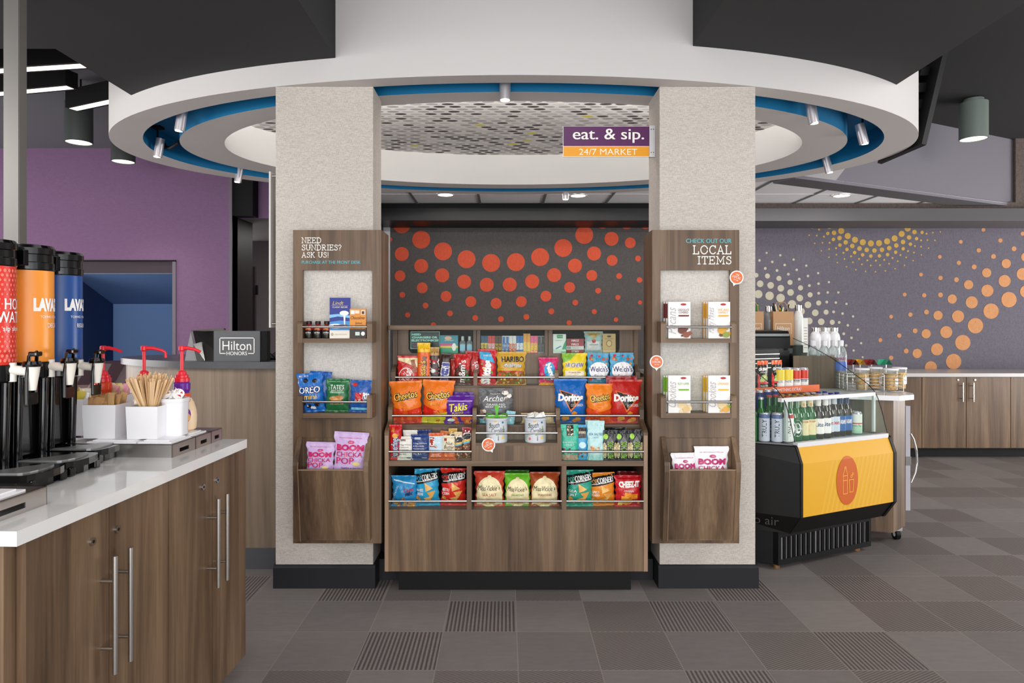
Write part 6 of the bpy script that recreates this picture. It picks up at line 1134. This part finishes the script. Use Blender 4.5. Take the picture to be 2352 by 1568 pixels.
# plinth with grille
mb = MB(); kbox(mb, 0, .715, -.55, -.012, .03, .2, BLACKM); 
mb.add([Lside(0, -.034, .03) - KX * .04, Lside(.42, -.06, .03) - KX * .04, Lside(.42, -.06, .2) - KX * .04, Lside(0, -.034, .2) - KX * .04], [(0, 1, 2, 3)], BLACKM)
kbox(mb, 0, .715, -.012, 0, .03, .058, BLACK); kbox(mb, 0, .715, -.012, 0, .172, .2, BLACK); kbox(mb, 0, .018, -.012, 0, .058, .172, BLACK); kbox(mb, .695, .715, -.012, 0, .058, .172, BLACK)
mb.build('plinth', t)
mb = MB()
for k in range(38): s = .024 + k * .0178; kbox(mb, s, s + (.0055 if k % 7 else .010), -.008, -.003, .058, .172, mat('grille_steel', (150, 150, 152), .35, .8) if k % 2 == 0 else BLACK)
mb.build('grille', t)
for s in (.04, .66):
    mb = MB(); q = K(s, -.05, 0); mb.cyl(q, q + Vector((0, 0, .03)), .018, mat('foot_brass', (150, 110, 70), .4, .6), seg=14); mb.build('foot', t)
# deck, shelf, glass
mb = MB(); mb.add([K(.056, .06, .655), K(.758, .06, .655), K(.758, -.6, .655), K(.056, -.6, .655)], [(0, 1, 2, 3)], mat('case_deck', (150, 154, 156), .4)); mb.add([r0[-1], f0[-1], K(.056, -.6, .655), K(-.3, -.6, .655)], [(0, 1, 2, 3)], _M['case_deck']); mb.build('deck', t)
mb = MB(); kbox(mb, .03, .76, -.03, -.005, .868, .888, TRIMW); kbox(mb, .03, .05, -.02, .0, .66, .875, TRIMW) if False else None; mb.build('shelf_bar', t)
gp = [(.06, .668), (.045, .72), (.03, .78), (.005, .85), (-.012, .885)]; gu = [(-.012, .885), (-.06, .93), (-.16, .99), (-.3, 1.07), (-.45, 1.135), (-.58, 1.18)]
for nm, s in (('side_glass', .762), ('side_glass', .046)):
    mb = MB(); pr = gp + gu[1:] + [(-.58, .668)]; 
    if s < .1: pts = [K(s, o, z) for o, z in pr]; 
    vs = [K(s, o, z) for o, z in pr] + [K(s + .006, o, z) for o, z in pr]; m_ = len(pr)
    mb.add(vs, [list(range(m_)), list(range(m_, 2 * m_))[::-1]], GLASS); mb.build(nm, t)
    mb = MB(); mb.tube([K(s + .003, o + .002, z + .002) for o, z in gp + gu[1:]], .0022, BLACK, seg=6); mb.build('glass_edge', t)
mb = MB(); m_ = len(gp); vs = [K(s, o, z) for s in (.052, .76) for o, z in gp]; mb.add(vs, [(i, i + 1, m_ + i + 1, m_ + i) for i in range(m_ - 1)], GLASS); mb.build('front_glass', t)
for s in (.062, .745):
    mb = MB(); kbox(mb, s - .008, s + .008, -.012, .0, .668, .87, mat('frosted_frame', (188, 196, 194), .3)); mb.build('glass_post', t)
mb = MB(); kbox(mb, -.3, .664, -.5, -.30, .868, .882, BLACKM); mb.build('upper_shelf', t)
mb = MB(); kbox(mb, -.3, .664, -.30, -.296, .872, .912, mat('strip_orange', (232, 104, 44), .4))
letter(mb, 'CRAVING A LITTLE SOMETHING EXTRA?', lambda x, z: K(x, -.2945, z), .308, .892, .40, .019, WHITEI, .03); mb.build('shelf_strip', t)
mb = MB(); kbox(mb, .1, .60, -.56, -.54, .9, 1.115, BLACK)
for k in range(4): kbox(mb, .1, .6, -.54, -.535, 1.0 + k * .028, 1.005 + k * .028, STEEL)
mb.build('air_grille', t)
# ---- drinks
def bottle(name, label, cat, group, pos, r, h, glass, caps, lab=None, neck=None, txt=None, tc=BK, facing=True, extra=None):
    mb = MB(); G_ = glass
    pr = [(r * .9, 0, G_), (r, .006, G_), (r, h * .55, G_), (r * .85, h * .64, G_), (r * .45, h * .76, G_), (r * .42, h * .95, G_), (r * .46, h * .955, caps), (r * .46, h, caps), (0, h, caps)]
    mb.lathe((0, 0, 0), pr, G_, seg=18)
    if lab: mb.lathe((0, 0, 0), [(r * 1.01, h * .12), (r * 1.01, h * .48)], lab, seg=18, caps=False)
    if neck: mb.lathe((0, 0, 0), [(r * .47, h * .77), (r * .45, h * .93)], neck, seg=14, caps=False)
    f = lambda k: (lambda X, Z: Vector((r * k * math.sin(X / r - .2), -r * k * math.cos(X / r - .2), Z)))
    if extra: extra(mb, f, r, h)
    if txt: letter(mb, txt, f(1.03), 0, h * .34, r * 1.5, h * .1, ink(tc), .04)
    o = mb.build(name, local=True, loc=tuple(pos)); return tag(o, label, cat, group)
BG = mat('green_glass', (24, 92, 36), .08, coat=.4); BBR = mat('brown_glass', (42, 22, 14), .08, coat=.4); CAPG = mat('cap_gold', (180, 150, 80), .3, .6); CAPR = mat('cap_red', (190, 50, 40), .3); CAPB = mat('cap_blue', (40, 60, 150), .3); CAPS = mat('cap_silver', (190, 190, 196), .3, .6)
def x_heine(mb, f, r, h):
    flat(mb, ell(0, h * .3, r * .9, h * .19, 20), f(1.02), WHITEI); flat(mb, ell(0, h * .3, r * .78, h * .165, 20), f(1.03), ink('1c3a2a')); flat(mb, ell(0, h * .3, r * .6, h * .12, 20), f(1.04), WHITEI); flat(mb, rect(-r * .9, r * .9, h * .27, h * .33), f(1.05), BLKI); letter(mb, 'Heineken', f(1.06), 0, h * .3, r * 1.7, h * .05, WHITEI, .03)
def x_dos(mb, f, r, h):
    flat(mb, rect(-r * .9, r * .9, h * .12, h * .3), f(1.02), ink('2e7a48')); flat(mb, rect(-r * .9, r * .9, h * .22, h * .38), f(1.03), ink('c8402c')); flat(mb, [(-r * .4, h * .3), (0, h * .2), (r * .4, h * .3), (0, h * .4)], f(1.04), ink('e8d8a0')); letter(mb, 'DOS EQUIS', f(1.05), 0, h * .43, r * 1.5, h * .05, ink('c8402c'), .03); letter(mb, 'XX', lambda X, Z: f(.5)(X, Z), 0, h * .82, r * .8, h * .07, ink('c8302c'), .05)
rowb = [(.125, 'green beer bottle with a round white and black label', BG, CAPR, None, None, None, x_heine), (.172, 'second green beer bottle with a round white and black label', BG, CAPR, None, None, None, x_heine),
        (.222, 'green beer bottle with a cream and red label', BG, CAPG, ink('e6dcae'), ink('e6dcae'), None, x_dos), (.275, 'second green beer bottle with a cream and red label', BG, CAPG, ink('e6dcae'), ink('e6dcae'), None, x_dos),
        (.335, 'brown bottle with a plain white label', BBR, CAPG, ink('eeecea'), ink('e0dcd8'), 'Lite', None), (.39, 'second brown bottle with a plain white label', BBR, CAPG, ink('eeecea'), ink('e0dcd8'), 'Lite', None),
        (.438, 'brown bottle with a silver and red label', BBR, CAPS, ink('ccd6e2'), ink('c8ccd2'), 'Coors', None), (.485, 'second brown bottle with a silver and red label', BBR, CAPS, ink('ccd6e2'), ink('c8ccd2'), 'Coors', None),
        (.535, 'brown bottle with a bright blue label', BBR, CAPB, ink('2a5fa4'), ink('26345c'), 'SAM ADAMS', None), (.585, 'second brown bottle with a bright blue label', BBR, CAPB, ink('2a5fa4'), ink('26345c'), 'SAM ADAMS', None)]
for i, (s, lab, gl, cp, lb, nk, tx, ex) in enumerate(rowb):
    for j in range(3):
        tcx = {'Lite': '1c2a5c', 'Coors': 'c02838', 'SAM ADAMS': WH}.get(tx, BK); o_ = -.035 - .07 * j - (.02 if i > 5 else 0)
        bottle('beer_bottle', (lab + ', front row') if j == 0 else (lab + (', second row' if j == 1 else ', third row')), 'bottle', 'beer bottles in the cooler', K(s + (.012 if j % 2 else 0), o_, .656), .0295, .228, gl, cp, lb, nk, tx, tcx, extra=ex)
for j in range(3):
    for i in range(3):
        bottle('beer_bottle', 'green beer bottle behind the tall silver cans, ' + ('near', 'middle', 'far')[j] + ' row ' + ('left', 'centre', 'right')[i], 'bottle', 'beer bottles in the cooler', K(-.13 + i * .068, -.12 - .065 * j, .656), .029, .228, BG, CAPS)
def can(label, pos, r, h, col, bands=(), txt=None, tc=BK, group='cans in the cooler', rot=True, name='drink_can'):
    mb = MB(); m = ink(col, .25); mb.lathe((0, 0, 0), [(r * .8, 0, CAPS), (r, .006, CAPS), (r, .007, m), (r, h - .012, m), (r * .86, h - .003, CAPS), (r * .84, h, CAPS), (r * .78, h - .003, CAPS), (0, h - .003, CAPS)], m, seg=22)
    for a, b, c_ in bands: mb.lathe((0, 0, 0), [(r * 1.006, h * a), (r * 1.006, h * b)], ink(c_, .25), seg=22, caps=False)
    f = lambda X, Z: Vector((r * 1.03 * math.sin(X / r - .35), -r * 1.03 * math.cos(X / r - .35), Z))
    if txt:
        vs, fs, asp = text2d(txt, .05, 2)
        if rot: mb.add([f(-y * r * .8, h * .48 + x * h * .6) for x, y in vs], fs, ink(tc))
        else: mb.add([f(x * r * 1.5, h * .4 + y * h * .1) for x, y in vs], fs, ink(tc))
    o = mb.build(name, local=True, loc=tuple(pos)); return tag(o, label, 'can', group)
for i, s in enumerate((-.16, -.105, -.05, .005)):
    can('tall silver seltzer can at the left of the cooler, ' + ('first', 'second', 'third', 'fourth')[i] + ' from the left', Lside(.0 + (3 - i) * .062, -.045, .656), .0285, .152, 'b9c2ce', ((.82, .96, '5a6e92'),), 'TRULY')
can('tall white seltzer can with a red band beside the first green bottle', K(.092, -.02, .656), .0285, .152, 'efeeec', ((.84, .96, 'c23a3a'),), 'TRULY')
can('pale mint tea can at the right end of the cooler deck', K(.655, -.05, .656), .033, .125, 'dfe6dc', ((.05, .42, 'a8d4b4'), (.46, .52, 'c85a48')), 'Green Tea', '6a7a6a', rot=False)
for i, s in enumerate((.335, .405, .475, .538)):
    can(('white and yellow can on the upper shelf, ' if i < 2 else 'white and red can on the upper shelf, ') + ('left' if i % 2 == 0 else 'right') + ' of its pair', K(s + .05, -.345, .884), .031 if i < 2 else .027, .132 if i < 2 else .128, 'f2f1ef', ((.46, .93, 'ead24a'),) if i < 2 else ((.5, .9, 'cf4030'), (.44, .47, '28406c')), 'ATHLETIC' if i < 2 else 'BIB', '303030', 'cans on the upper shelf', False)
def kpack(name, label, cat, kind, s, o_, z, w, h, th, col, items, group=None, rz_extra=0., rx=0.):
    FILM[0] = kind != 'box'; S = mapper(kind, w, h, th, int(s * 1000) + 5); mb = MB(); m = ink(col)
    if kind == 'box': mb.box(-w / 2, w / 2, -th / 2, th / 2, 0, h, m)
    else:
        for back in (False, True):
            vs = [S(i / 10, j / 14, 0, back) for j in range(15) for i in range(11)]; mb.add(vs, [(j * 11 + i, j * 11 + i + 1, (j + 1) * 11 + i + 1, (j + 1) * 11 + i) for j in range(14) for i in range(10)], m, True)
    deco(mb, S, items, h / w); FILM[0] = False; ob = mb.build(name, local=True, loc=tuple(K(s, o_, z)), rot=(rx, 0, math.atan2(.429, .9033) + rz_extra)); return tag(ob, label, cat, group)
for i, s in enumerate((.215, .325)):
    kpack('pickle_pouch', 'black and orange pickle snack pouch on the upper shelf, ' + ('left one' if i == 0 else 'right one beside the yellow cans'), 'pouch', 'pouch', s + .04, -.345, .884, .085, .178, .03, '26221f', [('r', 0, 1, .86, 1, 'e8622c'), ('t', 'OH SNAP!', .5, .72, .8, .11, WH, dict(b=.06, sh=.2)), ('t', 'pickling co.', .5, .62, .6, .05, WH), ('e', .5, .45, .32, .09, 'a8b860'), ('e', .3, .35, .2, .08, 'c0cc7c'), ('p', [(0, 0), (.12, 0), (.12, .5), (0, .6)], 'e03c3c'), ('r', .05, .95, .26, .32, 'e03c3c'), ('t', 'PICKLE BITES', .5, .18, .7, .05, WH)], 'pickle pouches')
kpack('meat_snack_sign', 'red snack promo card leaning at the left end of the upper shelf', 'sign', 'box', .135, -.32, .884, .07, .21, .004, 'd64030', [('r', .1, .9, .45, .55, '2a3c90'), ('p', [(.2, .6), (.6, .6), (.5, .85), (.25, .85)], 'f0b898'), ('t', 'Grow up Go', .5, .28, .8, .07, WH), ('t', 'with our SNACKS', .5, .18, .8, .06, WH)], rx=-.1)
can('blue capped dark can left on the inner cooler rack', K(.12, -.24, .656), .02, .25, '2a3a7c', group='blue tops in the cooler'); can('blue capped dark can middle on the inner cooler rack', K(.19, -.25, .656), .02, .25, '2a3a7c', group='blue tops in the cooler'); can('blue capped dark can right on the inner cooler rack', K(.26, -.26, .656), .02, .25, '2a3a7c', group='blue tops in the cooler')
# ================================================================ SERVICE CART BEHIND THE COOLER
P = [(2.075, 3.845), (2.218, 3.80), (2.362, 3.93), (2.46, 4.4), (2.3, 4.9), (1.5, 4.95), (1.38, 4.14), (1.86, 4.34)]
t = thing('service_counter', 'walnut counter on casters with a white top behind the cooler', 'counter', (2.0, 4.2, 0))
mb = MB(); mb.prism(P, .078, .836, WOOD); mb.build('body', t)
def grow(P, d):
    c = Vector((sum(p[0] for p in P) / len(P), sum(p[1] for p in P) / len(P))); return [tuple(Vector(p) + (Vector(p) - c).normalized() * d) for p in P]
mb = MB(); PT_ = [(1.66, 3.985), (2.24, 3.775), (2.36, 3.84), (2.41, 3.93), (2.42, 4.05), (2.49, 4.42), (2.32, 4.93), (1.46, 4.98), (1.36, 4.14)]; mb.prism(PT_, .836, .864, mat('cart_white_top', (224, 224, 226), .2)); mb.build('countertop', t)
mb = MB(); mb.box(2.02, 2.16, 3.98, 4.4, 0, .078, BLACKM); mb.build('toe_block', t)
mb = MB(); q = Vector((2.31, 3.93, .03)); mb.cyl(q - Vector((.012, 0, 0)), q + Vector((.012, 0, 0)), .03, BLACK, seg=22); mb.cyl(q - Vector((.0125, 0, 0)), q + Vector((.0125, 0, 0)), .013, WHITEPL, seg=16); mb.box(q.x - .02, q.x + .02, q.y - .03, q.y + .02, .055, .078, ALU, bev=.003); mb.build('caster', t)
D = 3.98; mb = MB(); mb.box(PX(2080, D), PX(2091, D), D, D + .42, PZ(1172, D), PZ(932, D), mat('door_light_grey', (176, 174, 182), .35)); dr = mb.build('door', t)
mb = MB(); mb.tube([PT(2091, 996, D) , PT(2098, 1008, D), PT(2105, 1035, D), PT(2107, 1060, D), PT(2103, 1085, D), PT(2093, 1108, D)], .006, STEEL2, seg=8); mb.build('handle', dr)
mb = MB(); mb.box(PX(2079, D), PX(2092, D), D - .004, D, PZ(1068, D), PZ(1048, D), STEEL2); mb.build('lock', dr)
# riser
D = 4.22; zt = .864; t = thing('wooden_riser', 'walnut riser box with a rounded corner on the white service counter', 'riser', (PX(1880, D), D + .15, zt)); mb = MB()
x0, x1, z1 = PX(1822, D), PX(1937, D), PZ(817, D); r = .09; pts = [(x0, zt), (x1, zt), (x1, z1 - r)] + [(x1 - r + r * math.cos(a), z1 - r + r * math.sin(a)) for a in [math.pi / 2 * k / 8 for k in range(1, 9)]] + [(x0, z1)]
n = len(pts); mb.add([(a, D, b) for a, b in pts] + [(a * 1.005, D + .02, b) for a, b in pts], [(i, (i + 1) % n, n + (i + 1) % n, n + i) for i in range(n)] + [list(range(n))[::-1], list(range(n, 2 * n))], WOOD); mb.build('riser_body', t)
mb = MB()
for i in range(1, len(pts) - 2): a, b = pts[i], pts[i + 1]; mb.add([(a[0] + .001, D - .001, a[1]), (b[0] + .001, D - .001, b[1]), (b[0] - .006, D - .001, b[1] - .003), (a[0] - .006, D - .001, a[1])], [(0, 1, 2, 3)], WEDGE)
mb.build('edge_band', t)
mb = MB(); mb.box(2.03, x1 + .02, D + .14, D + .34, zt, z1, WOOD); mb.build('back_step', t)
zr = z1
WB = mat('white_bottle_enamel', (234, 234, 236), .25); GB_ = mat('grey_bottle_enamel', (140, 142, 146), .3)
def flask(px, D, zb, h, m, lab, r=.036):
    mb = MB(); mb.lathe((0, 0, 0), [(r * .95, 0), (r, .006), (r, h * .62), (r * .86, h * .74), (r * .62, h * .82), (r * .6, h * .84), (r * .66, h * .845, STEEL2), (r * .68, h * .98, STEEL2), (r * .6, h, STEEL2), (0, h, STEEL2)], m, seg=24)
    o = mb.build('steel_cap_bottle', local=True, loc=(PX(px, D), D, zb)); tag(o, lab, 'bottle', 'steel capped bottles on the riser')
hF = PZ(751, 4.41) - zr
for i, px in enumerate((1873, 1895, 1916)): flask(px, 4.41, zr, hF, WB, 'white steel capped bottle in the front trio on the riser, ' + ('left', 'middle', 'right')[i] + ' one')
for i, px in enumerate((1882, 1902)): flask(px, 4.50, zr, hF, WB, 'white steel capped bottle behind the front trio, ' + ('left', 'right')[i] + ' one')
zs = .864 + .13
def water(px, D, zb, lab, r=.033, h=.215):
    mb = MB(); bl = ink('4c68b8', .2); mb.lathe((0, 0, 0), [(r * .9, 0, PET), (r, .01, PET), (r, h * .28, PET), (r * .97, h * .3, PET), (r * .97, h * .5, PET), (r, h * .68, PET), (r * .92, h * .76, PET), (r * .7, h * .83, PET), (r * .42, h * .88, PET)], PET, seg=22)
    mb.lathe((0, 0, 0), [(r * 1.0, h * .38), (r * 1.01, h * .56)], bl, seg=22, caps=False); mb.lathe((0, 0, 0), [(r * .45, h * .88), (r * .47, h * .99), (r * .4, h)], mat('clear_cap', (214, 216, 220), .25), seg=18)
    f = lambda X, Z: Vector((r * 1.04 * math.sin(X / r - .3), -r * 1.04 * math.cos(X / r - .3), Z)); letter(mb, 'SMART', f, 0, h * .62, r * 1.5, h * .05, ink('8a2a6c'), .04)
    o = mb.build('water_bottle', local=True, loc=(PX(px, D), D, zb)); tag(o, lab, 'bottle', 'clear water bottles in front of the riser')
for i, (px, dd) in enumerate(((1867, 4.29), (1893, 4.29), (1914, 4.30), (1931, 4.22))): water(px, dd, zt, 'tall clear water bottle with a blue label behind the riser panel, ' + ('first', 'second', 'third', 'fourth')[i] + ' from the left', .036, PZ(781, dd) - zt)
# kraft bags, bottles, sign holder and till
def kraft(px0, px1, pyt, D, zb, lab):
    w_ = PX(px1, D) - PX(px0, D); h_ = PZ(pyt, D) - zb; cx_ = PX((px0 + px1) / 2, D); t = thing('gift_bag', lab, 'bag', (cx_, D + .045, zb), 0, 'brown paper gift bags'); KR = mat('kraft_paper', (188, 148, 108), .8)
    mb = MB(); a, d_ = w_ / 2, .045
    mb.add([(-a, -d_, 0), (a, -d_, 0), (a, d_, 0), (-a, d_, 0), (-a, -d_, h_), (a, -d_, h_), (a, d_, h_), (-a, d_, h_), (a * .93, 0, h_ * .45), (-a * .93, 0, h_ * .45)], [(0, 1, 5, 4), (2, 3, 7, 6), (1, 2, 8), (2, 6, 8), (6, 5, 8), (5, 1, 8), (3, 0, 9), (0, 4, 9), (4, 7, 9), (7, 3, 9), (3, 2, 1, 0)], KR)
    f = lambda X, Z: Vector((X, -d_ - .001, Z)); letter(mb, 'Hilton', f, 0, h_ * .5, w_ * .6, h_ * .12, WHITEI, .02)
    stroke(mb, [(-w_ * .38, h_ * .34), (-w_ * .38, h_ * .64), (w_ * .38, h_ * .64), (w_ * .38, h_ * .34)], .0025, f, WHITEI); mb.build('paper_bag', t, local=True)
    for s_ in (-1, 1):
        mb = MB(); mb.tube([(-a * .45, s_ * d_ * .9, h_ - .01), (-a * .42, s_ * d_ * .8, h_ + .04), (-a * .2, s_ * d_ * .7, h_ + .065), (a * .2, s_ * d_ * .7, h_ + .065), (a * .42, s_ * d_ * .8, h_ + .04), (a * .45, s_ * d_ * .9, h_ - .01)], .003, KR, seg=8); mb.build('handle', t, local=True)
    mb = MB(); rq = random.Random(int(px0))
    for k in range(16):
        q = Vector((rq.uniform(-a * .6, a * .6), rq.uniform(-.03, .02), h_ - .02)); e_ = q + Vector((rq.uniform(-.03, .03), rq.uniform(-.01, .01), rq.uniform(.03, .08)))
        w2 = Vector((.009, .002, 0)); mb.add([q - w2, q + w2, e_ + w2 * .5, e_ - w2 * .6], [(0, 1, 2, 3)], [BLKI, BLKI, ink('e8c030'), ink('e8d8b0'), ink('3a7a3c')][k % 5])
    mb.build('tissue_filling', t, local=True)
zk = .864 + .0
D = 4.75; mb = MB(); mb.box(PX(1700, D), PX(1848, D), D - .1, D + .1, .864, PZ(792, D), BLACKM); o = mb.build('display_stand', loc=(PX(1775, D), D, .8642)); tag(o, 'black stand carrying the paper gift bags at the back of the service counter', 'stand')
zk = PZ(792, D)
kraft(1776, 1823, 715, D - .08, zk, 'brown paper gift bag with black and yellow tissue, fully visible'); kraft(1710, 1754, 715, D - .08, zk, 'brown paper gift bag cut off by the right pillar')
def flask2(px, py, m, lab, D=D, r=.034): h_ = PZ(py, D) - zk; flask(px, D, zk, h_, m, lab, r)
flask2(1766, 702, GB_, 'grey steel capped bottle between the two paper bags'); flask2(1834, 699, WB, 'tall white steel capped bottle right of the paper bag')
D = 4.24; t = thing('acrylic_sign_holder', 'clear acrylic menu holder on the riser left of the white bottles', 'sign holder', (PX(1844, D), D, zr)); mb = MB(); mb.box(PX(1831, D), PX(1858, D), D, D + .02, zr, PZ(726, D), CLEAR); mb.build('holder', t)
mb = MB(); mb.box(PX(1846, D), PX(1857, D), D + .008, D + .009, zr + .02, PZ(730, D), ink('ece6e2')); 
for k in range(8): mb.box(PX(1848, D), PX(1855, D), D + .007, D + .008, zr + .05 + k * .018, zr + .054 + k * .018, ink('9a8a86'))
mb.build('menu_card', t)
D = 4.38; t = thing('receipt_printer', 'black point of sale printer above the upper cooler shelf', 'printer', (PX(1770, D), D, .9)); mb = MB()
mb.prism([(D, PZ(800, D)), (D, PZ(775, D)), (D + .03, PZ(760, D)), (D + .2, PZ(758, D)), (D + .2, PZ(800, D))], PX(1690, D), PX(1815, D), BLACK, axis='x'); mb.box(PX(1690, D), PX(1812, D), D - .004, D, PZ(772, D), PZ(766, D), mat('printer_highlight', (140, 146, 146), .3)); mb.build('printer_body', t)
mb = MB(); mb.box(PX(1690, D), PX(1824, D), D + .02, D + .16, .8645, PZ(800, D), BLACKG); mb.build('drawer_base', t)
# wire basket of cereal cups
D = 3.98; z0 = .866; x0, x1 = PX(1955, D), PX(2082, D); t = thing('wire_basket', 'steel wire basket of cereal cups on the white service counter', 'basket', ((x0 + x1) / 2, D + .1, z0)); mb = MB(); d1 = .22; sh = .10
def bx_(z): return [(x0, D + sh * .0 + .045, z), (x1 - .03, D - .02 + .0, z), (x1, D + d1, z), (x0 + .03, D + d1 + .03, z)]
for k in range(6): mb.tube(bx_(z0 + .004 + k * .0195), .0022 if k else .0035, STEEL2, seg=6, closed=True)
for a, b in zip(bx_(0), bx_(0)[1:] + bx_(0)[:1]):
    for u in (0, .33, .66): q = Vector(a).lerp(Vector(b), u); mb.cyl((q.x, q.y, z0), (q.x, q.y, z0 + .104), .0022, STEEL2, seg=6)
mb.build('basket_frame', t)
CUPM = glassmat('cup_plastic', (236, 236, 234), .12)
def cereal(px, D, lab):
    r = .040; hh = .128; x = PX(px, D); t = thing('cereal_cup', lab, 'cup', (x, D, z0 + .005), 0, 'cereal cups in the wire basket'); mb = MB(); mb.lathe((0, 0, 0), [(r * .82, 0), (r, hh)], CUPM, seg=24); mb.lathe((0, 0, hh), [(r * 1.05, -.006), (r * 1.07, 0), (r * 1.0, .005), (0, .006)], WHITEPL, seg=24); mb.build('clear_cup', t, local=True)
    mb = MB(); rq = random.Random(int(px)); cm = [ink('e8b860', .6), ink('dca040', .6), ink('f0cc84', .6), ink('c8782c', .6), ink('c8402c', .6)]; mb.lathe((0, 0, 0), [(r * .78, .003), (r * .93, hh * .78), (0, hh * .8)], cm[2], seg=20)
    for k in range(90):
        a = rq.uniform(-2.6, -.3); zz = rq.uniform(.006, hh * .78); rr_ = r * (.79 + .14 * zz / hh) + .001; q = Vector((rr_ * math.cos(a), rr_ * math.sin(a), zz)); s_ = rq.uniform(.003, .006); tn = Vector((-math.sin(a), math.cos(a), 0)); up = Vector((0, 0, 1)); e_ = Vector((math.cos(a), math.sin(a), 0)) * rq.uniform(0, .002)
        mb.add([q + tn * s_ * math.cos(b) + up * s_ * math.sin(b) * .8 + e_ for b in (0, 1.3, 2.5, 3.7, 5)], [(0, 1, 2, 3, 4)], rq.choices(cm, (6, 6, 5, 3, 1))[0])
    mb.build('cereal', t, local=True)
    f = lambda X, Z: Vector((r * .99 * math.sin(X / r + .1), -r * .99 * math.cos(X / r + .1), Z)); mb = MB(); flat(mb, rect(0.0, .03, .03, .075), f, WHITEI); letter(mb, 'Flakes', lambda X, Z: f(X, Z) * 1.01, .015, .055, .024, .012, BLKI, .02); mb.build('label_sticker', t, local=True)
for px, d_, lab in ((1980, 4.07, 'cereal cup at the front left of the wire basket'), (2046, 4.04, 'cereal cup at the front right of the wire basket'), (2010, 4.17, 'cereal cup in the back row of the basket, left'), (2066, 4.15, 'cereal cup in the back row of the basket, right')): cereal(px, d_, lab)
for i, (px, c_, nm) in enumerate(((1960, '7c2a28', 'maroon'), (1976, 'e0ac30', 'yellow'), (2002, '7c2a28', 'larger maroon'), (2036, '3aa07c', 'green'))):
    D = 4.34; x = PX(px, D); w_ = 9 / F * D; zb = PZ(838, D); mb = MB(); mb.box(x - .004, x + .004, D + .002, D + .006, .864, zb + .002, STEEL2)
    for s_ in (-1, 1): mb.add([(x, D - .03, zb + .036), (x + s_ * w_ * 1.0, D - .03, zb), (x + s_ * w_ * 1.0, D + .03, zb), (x, D + .03, zb + .036)], [(0, 1, 2, 3) if s_ > 0 else (3, 2, 1, 0)], ink(c_))
    mb.add([(x - w_ * 2.0, D + .02, zb + .002), (x + w_, D + .02, zb + .002), (x, D + .02, zb + .036), (x - w_ * 1.6, D + .02, zb + .036)], [(0, 1, 2, 3)], ink(c_))
    o = mb.build('tent_tag', loc=(x, D, .864)); tag(o, nm + ' folded price tent standing behind the cereal cups', 'tag', 'coloured tents behind the basket')
